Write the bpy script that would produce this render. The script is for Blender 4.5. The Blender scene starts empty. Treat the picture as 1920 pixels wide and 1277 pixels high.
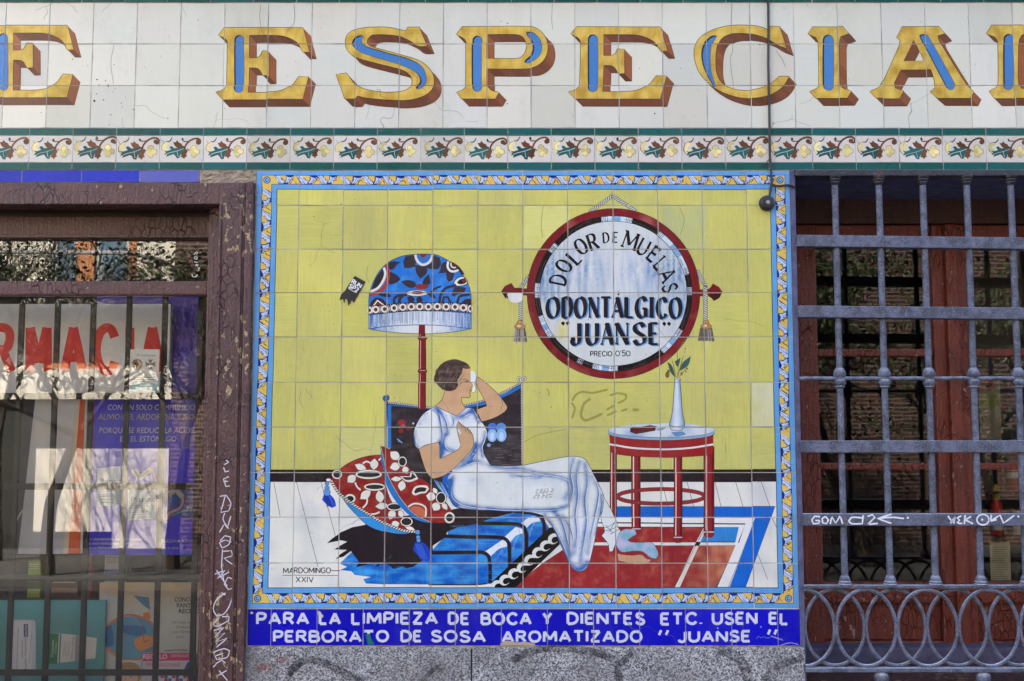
import bpy, bmesh, math, random
import numpy as np
from mathutils import Vector, Matrix, noise as mnoise
from mathutils.geometry import tessellate_polygon

# ---------------------------------------------------------------- camera, sky, sun, exposure
SC = bpy.context.scene
R_ = math.radians
FPX = 1920 * 40.0 / 36.0            # focal length in photo pixels
PITCH = R_(5.1)
CAM = (0.0, -3.76, 1.60)
cd = bpy.data.cameras.new('camera'); cam = bpy.data.objects.new('camera', cd)
SC.collection.objects.link(cam); SC.camera = cam
cd.lens = 40.0; cd.sensor_width = 36.0; cd.sensor_fit = 'HORIZONTAL'
cd.clip_start = 0.05; cd.clip_end = 2000
cam.location = CAM; cam.rotation_euler = (R_(90) + PITCH, 0, 0)

SUN_DIR = Vector((-0.42, 0.62, 0.80)).normalized()      # towards the sun: behind this facade
wd = bpy.data.worlds.new('World'); SC.world = wd; wd.use_nodes = True
wn = wd.node_tree; wn.nodes.clear()
sky = wn.nodes.new('ShaderNodeTexSky'); sky.sky_type = 'NISHITA'; sky.sun_disc = False
sky.sun_elevation = math.asin(SUN_DIR.z); sky.sun_rotation = math.atan2(SUN_DIR.x, SUN_DIR.y)
sky.air_density = 1.0; sky.dust_density = 3.0; sky.ozone_density = 0.6
bg = wn.nodes.new('ShaderNodeBackground'); bg.inputs[1].default_value = 0.15
wo = wn.nodes.new('ShaderNodeOutputWorld')
wn.links.new(sky.outputs[0], bg.inputs[0]); wn.links.new(bg.outputs[0], wo.inputs[0])
sl = bpy.data.lights.new('sun', 'SUN'); sl.energy = 5.0; sl.angle = R_(0.53); sl.color = (1.0, 0.93, 0.82)
so = bpy.data.objects.new('sun', sl); SC.collection.objects.link(so)
so.location = (0, 8, 12); so.rotation_euler = SUN_DIR.to_track_quat('Z', 'Y').to_euler()
SC.view_settings.view_transform = 'Standard'; SC.view_settings.look = 'None'
SC.view_settings.exposure = 2.66; SC.view_settings.gamma = 1.0
SC.view_settings.use_curve_mapping = False

rnd = random.Random(7)
COL = SC.collection

# ---------------------------------------------------------------- helpers
def U(px, py, Y=0.0):
    """photo pixel -> point on the vertical plane y = Y (metres)"""
    u = (px - 960.0) / FPX; v = (638.5 - py) / FPX
    dy = math.cos(PITCH) - v * math.sin(PITCH); dz = math.sin(PITCH) + v * math.cos(PITCH)
    t = (Y - CAM[1]) / dy
    return (CAM[0] + t * u, CAM[2] + t * dz)
def UX(px, py=640, Y=0.0): return U(px, py, Y)[0]
def UZ(py, Y=0.0, px=960): return U(px, py, Y)[1]

def lin(c):
    c = c / 255.0
    return c / 12.92 if c <= 0.04045 else ((c + 0.055) / 1.055) ** 2.4
def rgb(r, g, b, s=0.08): return (lin(r), lin(g), lin(b), s)

def tag(o, label=None, cat=None, group=None, kind=None):
    if label: o['label'] = label
    if cat: o['category'] = cat
    if group: o['group'] = group
    if kind: o['kind'] = kind
    return o
def wloc(o):
    v = Vector(o.location)
    return v + wloc(o.parent) if o.parent else v
def put(o, parent=None):
    COL.objects.link(o)
    if parent is not None:
        w = Vector(o.location); o.parent = parent; o.location = w - wloc(parent)
    return o
def thing(name, label, cat, loc=(0, 0, 0), group=None):
    o = bpy.data.objects.new(name, None); o.empty_display_size = 0.1; o.location = loc
    COL.objects.link(o); return tag(o, label, cat, group)

class MB:
    """collects shapes into one mesh"""
    def __init__(s): s.bm = bmesh.new()
    def box(s, x0, x1, y0, y1, z0, z1, bev=0.0):
        r = bmesh.ops.create_cube(s.bm, size=1.0)['verts']
        bmesh.ops.scale(s.bm, vec=(abs(x1 - x0), abs(y1 - y0), abs(z1 - z0)), verts=r)
        bmesh.ops.translate(s.bm, vec=((x0 + x1) / 2, (y0 + y1) / 2, (z0 + z1) / 2), verts=r)
        if bev:
            es = list({e for v in r for e in v.link_edges})
            bmesh.ops.bevel(s.bm, geom=es, offset=bev, segments=2, profile=0.6, affect='EDGES')
        return s
    def tube(s, pts, rad, seg=8, closed=False, cap=True, flat=1.0):
        pts = [Vector(p) for p in pts]; n = len(pts); rings = []
        rads = rad if isinstance(rad, (list, tuple)) else [rad] * n
        up = Vector((0, 1, 0))
        for i, p in enumerate(pts):
            if closed: t = pts[(i + 1) % n] - pts[i - 1]
            else: t = pts[min(i + 1, n - 1)] - pts[max(i - 1, 0)]
            t.normalize()
            a = up if abs(t.dot(up)) < 0.95 else Vector((1, 0, 0))
            b1 = t.cross(a).normalized(); b2 = b1.cross(t).normalized()
            rings.append([s.bm.verts.new(p + (b1 * math.cos(k * 2 * math.pi / seg) + b2 * flat * math.sin(k * 2 * math.pi / seg)) * rads[i]) for k in range(seg)])
        m = n if closed else n - 1
        for i in range(m):
            A = rings[i]; B = rings[(i + 1) % n]
            for k in range(seg):
                s.bm.faces.new((A[k], A[(k + 1) % seg], B[(k + 1) % seg], B[k]))
        if cap and not closed:
            s.bm.faces.new(list(reversed(rings[0]))); s.bm.faces.new(rings[-1])
        return s
    def lathe(s, cx, cy, prof, seg=14):
        """prof: list of (radius, z) from bottom to top"""
        rings = [[s.bm.verts.new((cx + r * math.cos(k * 2 * math.pi / seg), cy + r * math.sin(k * 2 * math.pi / seg), z)) for k in range(seg)] for r, z in prof]
        for A, B in zip(rings, rings[1:]):
            for k in range(seg): s.bm.faces.new((A[k], A[(k + 1) % seg], B[(k + 1) % seg], B[k]))
        s.bm.faces.new(list(reversed(rings[0]))); s.bm.faces.new(rings[-1])
        return s
    def poly(s, pts): s.bm.faces.new([s.bm.verts.new(p) for p in pts]); return s
    def build(s, name, mat, parent=None, smooth=False, origin=None):
        me = bpy.data.meshes.new(name)
        if origin is None:
            vs = [v.co for v in s.bm.verts]
            lo = [min(v[i] for v in vs) for i in range(3)]; hi = [max(v[i] for v in vs) for i in range(3)]
            origin = Vector([(lo[i] + hi[i]) / 2 for i in range(3)])
        bmesh.ops.translate(s.bm, vec=-Vector(origin), verts=s.bm.verts)
        bmesh.ops.recalc_face_normals(s.bm, faces=s.bm.faces)
        s.bm.to_mesh(me); s.bm.free()
        if smooth:
            for p in me.polygons: p.use_smooth = True
            if hasattr(me, 'set_sharp_from_angle'): me.set_sharp_from_angle(angle=R_(40))
        me.materials.append(mat)
        o = bpy.data.objects.new(name, me); o.location = origin
        return put(o, parent)
def copy_obj(o, parent, dloc=(0, 0, 0)):
    c = o.copy(); COL.objects.link(c); c.parent = parent
    c.location = Vector(o.location) + Vector(dloc)
    return c

# ---------------------------------------------------------------- node materials
class NT:
    def __init__(s, name):
        s.m = bpy.data.materials.new(name); s.m.use_nodes = True
        s.t = s.m.node_tree; s.t.nodes.clear()
        s.out = s.n('ShaderNodeOutputMaterial')
    def n(s, typ, ins=None, **kw):
        nd = s.t.nodes.new(typ)
        for k, v in kw.items(): setattr(nd, k, v)
        for k, v in (ins or {}).items():
            if isinstance(v, bpy.types.NodeSocket): s.t.links.new(v, nd.inputs[k])
            else: nd.inputs[k].default_value = v
        return nd
    def math(s, op, a, b=0.0, c=0.0, clamp=False):
        nd = s.t.nodes.new('ShaderNodeMath'); nd.operation = op; nd.use_clamp = clamp
        for i, v in enumerate((a, b, c)):
            if isinstance(v, bpy.types.NodeSocket): s.t.links.new(v, nd.inputs[i])
            else: nd.inputs[i].default_value = v
        return nd.outputs[0]
    def mix(s, f, a, b, mode='MIX'):
        nd = s.t.nodes.new('ShaderNodeMix'); nd.data_type = 'RGBA'; nd.blend_type = mode
        for i, v in ((0, f), (6, a), (7, b)):
            if isinstance(v, bpy.types.NodeSocket): s.t.links.new(v, nd.inputs[i])
            elif i == 0: nd.inputs[i].default_value = v
            else: nd.inputs[i].default_value = (v[0], v[1], v[2], 1)
        return nd.outputs[2]
    def noise(s, vec, scale, detail=3.0, rough=0.55, w=None, out=0, dist=0.0):
        nd = s.n('ShaderNodeTexNoise', {'Scale': scale, 'Detail': detail, 'Roughness': rough, 'Distortion': dist})
        if w is not None: nd.noise_dimensions = '4D'; s.t.links.new(w, nd.inputs['W'])
        if vec is not None: s.t.links.new(vec, nd.inputs['Vector'])
        return nd.outputs[out]
    def ramp(s, f, a, b, lo=0.0, hi=1.0):
        nd = s.n('ShaderNodeMapRange', {0: f, 1: a, 2: b, 3: lo, 4: hi}); nd.clamp = True
        return nd.outputs[0]
    def mapping(s, vec, scale=(1, 1, 1), loc=None, rot=(0, 0, 0)):
        nd = s.n('ShaderNodeMapping', {'Vector': vec, 'Scale': scale, 'Rotation': rot})
        if loc is not None:
            if isinstance(loc, bpy.types.NodeSocket): s.t.links.new(loc, nd.inputs['Location'])
            else: nd.inputs['Location'].default_value = loc
        return nd.outputs[0]
    def bsdf(s, col, rough=0.5, bump=None, strength=0.3, dist=0.002, **ins):
        d = {'Base Color': col if isinstance(col, bpy.types.NodeSocket) else (col[0], col[1], col[2], 1), 'Roughness': rough}
        for k, v in ins.items(): d[k.replace('_', ' ')] = v
        if bump is not None:
            b = s.n('ShaderNodeBump', {'Height': bump, 'Strength': strength, 'Distance': dist})
            d['Normal'] = b.outputs[0]
        p = s.n('ShaderNodeBsdfPrincipled', d)
        s.t.links.new(p.outputs[0], s.out.inputs[0]); return p

def mat_glaze(name, edge_dirt=0.6, rough=0.11):
    """hand painted glazed tile: colour from the painted shapes, streaks of the brush, crazing, dirty chipped edges"""
    t = NT(name)
    at = t.n('ShaderNodeVertexColor', layer_name='Col'); oi = t.n('ShaderNodeObjectInfo')
    tc = t.n('ShaderNodeTexCoord'); ob = tc.outputs['Object']; ge = t.n('ShaderNodeNewGeometry'); pos = ge.outputs['Position']
    r = oi.outputs['Random']; r2 = t.math('FRACT', t.math('MULTIPLY', r, 17.31)); r3 = t.math('FRACT', t.math('MULTIPLY', r, 71.7))
    w = t.math('MULTIPLY', r, 40.0)
    # brush streaks, upright or level from tile to tile
    s1 = t.noise(t.mapping(ob, (260, 1, 12)), 1.0, 3, w=w); s2 = t.noise(t.mapping(ob, (14, 1, 240)), 1.0, 3, w=w)
    st = t.n('ShaderNodeMix', {0: t.math('GREATER_THAN', r2, 0.72), 2: s1, 3: s2}).outputs[0]
    cloud = t.noise(ob, 16.0, 4, w=w)
    amp = at.outputs['Alpha']
    v = t.math('MULTIPLY', t.math('SUBTRACT', t.math('ADD', t.math('MULTIPLY', st, 0.62), t.math('MULTIPLY', cloud, 0.38)), 0.5), t.math('MULTIPLY', amp, 5.0))
    tilev = t.math('MULTIPLY', t.math('SUBTRACT', r3, 0.5), t.math('ADD', t.math('MULTIPLY', amp, 0.55), 0.06))
    val = t.math('ADD', t.math('ADD', v, tilev), 1.0)
    col = t.mix(1.0, at.outputs['Color'], t.n('ShaderNodeCombineColor', {0: val, 1: val, 2: val}).outputs[0], 'MULTIPLY')
    # slight hue drift between firings
    col = t.mix(t.math('MULTIPLY', t.math('GREATER_THAN', r2, 0.45), 0.5), col, t.mix(1.0, col, (0.93, 0.97, 0.93), 'MULTIPLY'))
    # edge wear from the 0..1 tile coordinates
    uv = t.n('ShaderNodeSeparateXYZ', {0: tc.outputs['UV']})
    eu = t.math('SUBTRACT', 0.5, t.math('ABSOLUTE', t.math('SUBTRACT', uv.outputs[0], 0.5)))
    ev = t.math('SUBTRACT', 0.5, t.math('ABSOLUTE', t.math('SUBTRACT', uv.outputs[1], 0.5)))
    e = t.math('MINIMUM', eu, ev)
    en = t.noise(pos, 90.0, 4); en2 = t.noise(pos, 9.0, 3)
    chip = t.math('LESS_THAN', e, t.math('MULTIPLY', t.math('SUBTRACT', t.math('ADD', t.math('MULTIPLY', en, 0.7), t.math('MULTIPLY', en2, 0.5)), 0.60), 0.075))
    col = t.mix(t.math('MULTIPLY', chip, 0.75), col, (0.62, 0.60, 0.56))
    dirt = t.math('MULTIPLY', t.ramp(e, 0.0, 0.022, 1.0, 0.0), t.ramp(en2, 0.46, 0.70))
    col = t.mix(t.math('MULTIPLY', dirt, edge_dirt), col, (0.16, 0.14, 0.12))
    # crazing lines: only here and there
    cr = t.n('ShaderNodeTexVoronoi', {'Vector': t.mapping(t.n('ShaderNodeVectorMath', {0: pos, 1: t.n('ShaderNodeVectorMath', {0: t.noise(pos, 7, 2, out=1), 'Scale': 0.10}, operation='SCALE').outputs[0]}, operation='ADD').outputs[0], (1, 1, 1)), 'Scale': 4.0}, feature='DISTANCE_TO_EDGE')
    crm = t.math('MULTIPLY', t.math('LESS_THAN', cr.outputs['Distance'], 0.0026), t.math('GREATER_THAN', t.noise(pos, 2.7, 1), 0.60))
    col = t.mix(t.math('MULTIPLY', crm, 0.55), col, (0.10, 0.09, 0.08))
    # pits and specks
    vo = t.n('ShaderNodeTexVoronoi', {'Vector': pos, 'Scale': 46.0, 'Randomness': 1.0})
    sp = t.math('MULTIPLY', t.math('LESS_THAN', vo.outputs['Distance'], t.math('MULTIPLY', t.noise(pos, 30, 1), 0.13)), t.math('GREATER_THAN', t.noise(pos, 6.0, 2), 0.55))
    col = t.mix(t.math('MULTIPLY', sp, 0.7), col, (0.05, 0.045, 0.04))
    # soot: broad patches and faint runs
    gm = t.math('MULTIPLY', t.ramp(t.noise(t.mapping(pos, (5, 5, 1.6)), 1.0, 6, .62), .50, .74), t.ramp(t.noise(pos, 38, 4, .7), .30, .66))
    col = t.mix(t.math('MULTIPLY', gm, 0.26), col, (0.17, 0.15, 0.10))
    # street dust film
    dust = t.ramp(t.noise(pos, 2.2, 5), 0.5, 0.8, 0.0, 0.05)
    col = t.mix(dust, col, (0.33, 0.31, 0.28))
    bh = t.math('ADD', t.math('MULTIPLY', t.noise(ob, 22, 2, w=w), 1.0), t.math('MULTIPLY', chip, -0.7))
    ro = t.math('ADD', rough, t.math('MULTIPLY', t.noise(pos, 5.0, 4), 0.18))
    t.bsdf(col, ro, bh, 0.35, 0.0016, Specular_IOR_Level=0.22)
    return t.m

def mat_print(name, rough=0.45, fade=0.0):
    t = NT(name); at = t.n('ShaderNodeVertexColor', layer_name='Col'); ge = t.n('ShaderNodeNewGeometry'); pos = ge.outputs['Position']
    v = t.math('ADD', t.math('MULTIPLY', t.math('SUBTRACT', t.noise(pos, 22, 4), 0.5), t.math('MULTIPLY', at.outputs['Alpha'], 2.0)), 1.0)
    col = t.mix(1.0, at.outputs['Color'], t.n('ShaderNodeCombineColor', {0: v, 1: v, 2: v}).outputs[0], 'MULTIPLY')
    t.bsdf(col, rough, t.noise(pos, 12, 3), 0.15, 0.003)
    return t.m

def mat_spray(name, lo=0.40, hi=0.6, scale=60.0, rough=0.6, amount=1.0):
    """worn paint or marker: breaks up where it has rubbed off"""
    t = NT(name); at = t.n('ShaderNodeVertexColor', layer_name='Col'); pos = t.n('ShaderNodeNewGeometry').outputs['Position']
    p = t.n('ShaderNodeBsdfPrincipled', {'Base Color': at.outputs['Color'], 'Roughness': rough})
    tr = t.n('ShaderNodeBsdfTransparent')
    f = t.math('MULTIPLY', t.ramp(t.noise(pos, scale, 4, 0.65), lo, hi), t.math('MULTIPLY', at.outputs['Alpha'], amount))
    mx = t.n('ShaderNodeMixShader', {0: f, 1: tr.outputs[0], 2: p.outputs[0]})
    t.t.links.new(mx.outputs[0], t.out.inputs[0]); return t.m

# ---------------------------------------------------------------- painted shapes
def Z(x0, y0, s):
    return lambda pts: [(x0 + p[0] / s, y0 + p[1] / s) for p in pts]
def catmull(pts, closed=False, step=4, corner=58):
    n = len(pts)
    if n < 3: return list(pts)
    P = [Vector((p[0], p[1])) for p in pts]
    def turn(i):
        if not closed and (i == 0 or i == n - 1): return False
        a = P[i] - P[i - 1]; b = P[(i + 1) % n] - P[i]
        if a.length < 1e-9 or b.length < 1e-9: return True
        return math.degrees(a.angle(b)) > corner
    sharp = [turn(i) for i in range(n)]
    def tan(i):
        if sharp[i]: return None
        if closed: return (P[(i + 1) % n] - P[i - 1]) * 0.5
        return (P[min(i + 1, n - 1)] - P[max(i - 1, 0)]) * 0.5
    out = []
    for i in range(n if closed else n - 1):
        a = P[i]; b = P[(i + 1) % n]; d = b - a
        ta = tan(i); tb = tan((i + 1) % n)
        if ta is None and tb is None: out.append((a.x, a.y)); continue
        if ta is None: ta = d
        if tb is None: tb = d
        L = d.length
        if ta.length > L * 1.2: ta = ta * (L * 1.2 / ta.length)
        if tb.length > L * 1.2: tb = tb * (L * 1.2 / tb.length)
        for k in range(step):
            s = k / step
            h = a * (2 * s ** 3 - 3 * s ** 2 + 1) + ta * (s ** 3 - 2 * s ** 2 + s) + b * (-2 * s ** 3 + 3 * s ** 2) + tb * (s ** 3 - s ** 2)
            out.append((h.x, h.y))
    if not closed: out.append(tuple(P[-1]))
    return out

def tri_poly(loops):
    vs = [Vector((p[0], p[1], 0)) for l in loops for p in l]
    return [[(vs[i].x, vs[i].y) for i in t] for t in tessellate_polygon([[Vector((p[0], p[1], 0)) for p in l] for l in loops])]

class Canvas:
    """painted shapes given in photo pixels, kept as triangles on the plane y = Y"""
    def __init__(s, Y=0.0): s.Y = Y; s.items = []
    def tris(s, T, col, fn=None):
        """T: list of 3-point lists in px"""
        V = []; C = []; memo = {}
        for t in T:
            for p in t:
                V.append(U(p[0], p[1], s.Y))
                if fn:
                    k = (round(p[0], 3), round(p[1], 3))
                    if k not in memo: memo[k] = fn(p[0], p[1])
                    C.append(memo[k])
                else: C.append(col)
        if V: s.items.append((np.array(V).reshape(-1, 3, 2), np.array(C, dtype=float).reshape(-1, 3, 4)))
    def poly(s, pts, col, sm=False, holes=(), fn=None, cell=None):
        loops = [catmull(pts, True) if sm else list(pts)] + [catmull(h, True) if sm else list(h) for h in holes]
        T = tri_poly(loops)
        if cell:
            out = []; stack = T
            while stack:
                t = stack.pop()
                L = [math.dist(t[i], t[(i + 1) % 3]) for i in range(3)]; k = L.index(max(L))
                if L[k] <= cell: out.append(t); continue
                a, b, c = t[k], t[(k + 1) % 3], t[(k + 2) % 3]; m = ((a[0] + b[0]) / 2, (a[1] + b[1]) / 2)
                stack.append([a, m, c]); stack.append([m, b, c])
            T = out
        s.tris(T, col, fn)
    def stroke(s, pts, w, col, sm=True, closed=False, taper=False, wf=None, step=4):
        P = catmull(pts, closed, step) if sm else list(pts)
        n = len(P); Lf = []; Rt = []
        for i in range(n):
            a = P[i - 1] if (closed or i > 0) else P[0]; b = P[(i + 1) % n] if (closed or i < n - 1) else P[-1]
            dx, dy = b[0] - a[0], b[1] - a[1]; L = math.hypot(dx, dy) or 1e-6
            ww = w
            if taper: ww = w * (0.15 + 0.85 * math.sin(math.pi * min(max(i / (n - 1), 0.0), 1.0)) ** 0.6)
            if wf: ww = wf(dx / L, dy / L)
            nx, ny = -dy / L * ww / 2, dx / L * ww / 2
            Lf.append((P[i][0] + nx, P[i][1] + ny)); Rt.append((P[i][0] - nx, P[i][1] - ny))
        T = []
        for i in range(n if closed else n - 1):
            j = (i + 1) % n
            T.append([Lf[i], Rt[i], Rt[j]]); T.append([Lf[i], Rt[j], Lf[j]])
        s.tris(T, col)
    def ell(s, cx, cy, rx, ry, col, rot=0, n=20, fn=None, cell=None):
        c, q = math.cos(rot), math.sin(rot)
        P = [(cx + rx * math.cos(a) * c - ry * math.sin(a) * q, cy + rx * math.cos(a) * q + ry * math.sin(a) * c) for a in [k * 2 * math.pi / n for k in range(n)]]
        s.poly(P, col, fn=fn, cell=cell); return P
    def arc(s, cx, cy, rx, ry, a0, a1, w, col, n=None):
        n = n or max(4, int(abs(a1 - a0) / 6))
        s.stroke([(cx + rx * math.cos(R_(a0 + (a1 - a0) * k / n)), cy + ry * math.sin(R_(a0 + (a1 - a0) * k / n))) for k in range(n + 1)], w, col, sm=False)
    def rope(s, pts, w, cl, cdk, pitch):
        """light cord with slanting dark marks"""
        P = catmull(pts, False, 6)
        s.stroke(P, w + 1.2, cdk, sm=False); s.stroke(P, w, cl, sm=False)
        acc = 0; T = []
        for a, b in zip(P, P[1:]):
            L = math.dist(a, b)
            if L < 1e-6: continue
            dx, dy = (b[0] - a[0]) / L, (b[1] - a[1]) / L
            while acc < L:
                x, y = a[0] + dx * acc, a[1] + dy * acc
                o = w * 0.5; nx, ny = -dy, dx; h = pitch * 0.22
                q = [(x + nx * o - dx * (o * .6 + h), y + ny * o - dy * (o * .6 + h)), (x + nx * o - dx * (o * .6 - h), y + ny * o - dy * (o * .6 - h)), (x - nx * o + dx * (o * .6 + h), y - ny * o + dy * (o * .6 + h)), (x - nx * o + dx * (o * .6 - h), y - ny * o + dy * (o * .6 - h))]
                T += [[q[0], q[1], q[2]], [q[0], q[2], q[3]]]; acc += pitch
            acc -= L
        s.tris(T, cdk)
    # ---- lettering
    def glyph(s, ch, tf, thick, thin, col, serif=0.0, nib=25, h=1.0):
        wd_, strokes = GL[ch]
        def wf_for(kind, fac):
            def wf(dx, dy):
                if kind == 't': return thin
                a = math.atan2(-dy, dx)
                return max(thin, thin + (thick - thin) * min(1.0, abs(math.sin(a - R_(nib) * fac)) ** 1.5 * 1.1))
            return wf
        if thick == thin: wfx = lambda kind: None
        for kind, pts in strokes:
            P = [tf(p) for p in pts]
            if kind == 'c': P = catmull(P, False, 5, corner=80)
            s.stroke(P, thick, col, sm=False, wf=None if thick == thin else wf_for(kind, 1.0))
            if serif and kind in 'lt':
                for k in (0, -1):
                    x, y = pts[k]
                    if y < 0.02 or y > 0.98:
                        yy = min(max(y, 0.02), 0.98)
                        s.stroke([tf((x - serif, yy)), tf((x + serif, yy))], thin * 1.2, col, sm=False)
    def text(s, txt, x0, y0, x1, y1, thick, col, thin=None, serif=0.0, gap=0.24, slant=0.0):
        """stroke lettering fitted in the px box (y0 top, y1 bottom)"""
        thin = thin or thick
        ws = [GL[c][0] for c in txt]; H = (y1 - y0) - thin
        tot = sum(ws) + gap * (len(txt) - 1); sx = (x1 - x0 - thick) / tot; x = x0 + thick / 2
        for c, w in zip(txt, ws):
            s.glyph(c, lambda p, x=x: (x + p[0] * sx + slant * p[1] * H, y1 - thin / 2 - p[1] * H), thick, thin, col, serif)
            x += (w + gap) * sx
    def font(s, txt, x0, y1, h, col, w=None, bold=0.0, slant=0.0, rot=0.0):
        """built-in font: baseline start (x0, y1), cap height h; w = fitted width"""
        cu = bpy.data.curves.new('t', 'FONT'); cu.body = txt; cu.offset = bold; cu.resolution_u = 2
        o = bpy.data.objects.new('t', cu); COL.objects.link(o)
        dg = bpy.context.evaluated_depsgraph_get(); dg.update()
        me = o.evaluated_get(dg).to_mesh(); me.calc_loop_triangles()
        vs = [v.co.copy() for v in me.vertices]; T = [tuple(t.vertices) for t in me.loop_triangles]
        o.evaluated_get(dg).to_mesh_clear(); bpy.data.objects.remove(o); bpy.data.curves.remove(cu)
        if not vs: return
        mx = max(v.x for v in vs); k = h / 0.70; kx = (w / mx) if w else k
        c_, s_ = math.cos(rot), math.sin(rot)
        def f(v):
            x = v.x * kx + slant * v.y * k; y = -v.y * k
            return (x0 + x * c_ - y * s_, y1 + x * s_ + y * c_)
        s.tris([[f(vs[i]) for i in t] for t in T], col)

GL = {
 'A': (.72, [('t', [(0, 0), (.36, 1)]), ('l', [(.36, 1), (.72, 0)]), ('h', [(.13, .32), (.59, .32)])]),
 'B': (.58, [('l', [(0, 0), (0, 1)]), ('c', [(0, 1), (.35, 1), (.5, .88), (.5, .65), (.35, .53), (0, .53)]), ('c', [(0, .53), (.38, .53), (.57, .4), (.57, .14), (.4, 0), (0, 0)])]),
 'C': (.66, [('c', [(.65, .78), (.55, .94), (.36, 1), (.12, .86), (0, .5), (.12, .14), (.36, 0), (.55, .06), (.65, .22)])]),
 'D': (.66, [('l', [(0, 0), (0, 1)]), ('c', [(0, 1), (.3, 1), (.55, .85), (.66, .5), (.55, .15), (.3, 0), (0, 0)])]),
 'E': (.5, [('l', [(0, 0), (0, 1)]), ('h', [(0, 1), (.5, 1)]), ('h', [(0, .52), (.42, .52)]), ('h', [(0, 0), (.5, 0)])]),
 'F': (.5, [('l', [(0, 0), (0, 1)]), ('h', [(0, 1), (.5, 1)]), ('h', [(0, .52), (.42, .52)])]),
 'G': (.7, [('c', [(.65, .8), (.55, .95), (.36, 1), (.12, .86), (0, .5), (.12, .14), (.36, 0), (.58, .06), (.66, .18)]), ('l', [(.66, .02), (.66, .44)]), ('h', [(.42, .44), (.74, .44)])]),
 'H': (.62, [('l', [(0, 0), (0, 1)]), ('l', [(.62, 0), (.62, 1)]), ('h', [(0, .52), (.62, .52)])]),
 'I': (.02, [('l', [(0.01, 0), (0.01, 1)])]),
 'J': (.42, [('c', [(.42, 1), (.42, .28), (.36, .08), (.2, 0), (.05, .06), (0, .22)])]),
 'K': (.6, [('l', [(0, 0), (0, 1)]), ('t', [(.56, 1), (0, .42)]), ('l', [(.2, .6), (.6, 0)])]),
 'L': (.48, [('l', [(0, 0), (0, 1)]), ('h', [(0, 0), (.48, 0)])]),
 'M': (.84, [('t', [(0, 0), (0.03, 1)]), ('l', [(.03, 1), (.42, .2)]), ('t', [(.42, .2), (.81, 1)]), ('l', [(.81, 1), (.84, 0)])]),
 'N': (.66, [('t', [(0, 0), (0, 1)]), ('l', [(0, 1), (.66, 0)]), ('t', [(.66, 0), (.66, 1)])]),
 'O': (.74, [('c', [(.37, 1), (.12, .88), (0, .5), (.12, .12), (.37, 0), (.62, .12), (.74, .5), (.62, .88), (.37, 1)])]),
 'P': (.54, [('l', [(0, 0), (0, 1)]), ('c', [(0, 1), (.34, 1), (.52, .9), (.54, .72), (.46, .52), (.3, .45), (0, .45)])]),
 'R': (.6, [('l', [(0, 0), (0, 1)]), ('c', [(0, 1), (.34, 1), (.52, .9), (.54, .74), (.46, .56), (.3, .5), (0, .5)]), ('l', [(.28, .5), (.6, 0)])]),
 'S': (.56, [('c', [(.53, .82), (.42, .97), (.24, 1), (.06, .88), (.06, .68), (.22, .55), (.4, .46), (.55, .32), (.52, .1), (.32, 0), (.13, .03), (0, .2)])]),
 'T': (.62, [('l', [(.31, 0), (.31, 1)]), ('h', [(0, 1), (.62, 1)])]),
 'U': (.64, [('c', [(0, 1), (0, .35), (.08, .1), (.3, 0), (.54, .1), (.64, .35), (.64, 1)])]),
 'V': (.68, [('l', [(0, 1), (.34, 0)]), ('t', [(.34, 0), (.68, 1)])]),
 'X': (.62, [('l', [(0, 1), (.62, 0)]), ('t', [(0, 0), (.62, 1)])]),
 'Y': (.64, [('l', [(0, 1), (.32, .48)]), ('t', [(.64, 1), (.32, .48)]), ('l', [(.32, .48), (.32, 0)])]),
 'Z': (.58, [('h', [(0, 1), (.58, 1)]), ('t', [(.58, 1), (0, 0)]), ('h', [(0, 0), (.58, 0)])]),
 '0': (.58, [('c', [(.29, .9), (.08, .8), (0, .45), (.08, .1), (.29, 0), (.5, .1), (.58, .45), (.5, .8), (.29, .9)])]),
 '5': (.5, [('h', [(.08, 1), (.5, 1)]), ('c', [(.1, 1), (.06, .55), (.3, .62), (.48, .45), (.46, .12), (.24, 0), (0, .1)])]),
 '2': (.5, [('c', [(0, .8), (.1, .97), (.3, 1), (.46, .85), (.42, .6), (.0, 0)]), ('h', [(0, 0), (.5, 0)])]),
 "'": (.06, [('l', [(.06, 1.0), (.0, .78)])]),
 '"': (.26, [('l', [(.06, 1.0), (.0, .74)]), ('l', [(.26, 1.0), (.2, .74)])]),
 '.': (.05, [('l', [(0.02, 0.0), (0.02, .10)])]),
 '-': (.3, [('h', [(0, .5), (.3, .5)])]),
 ' ': (.18, []),
}

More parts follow.
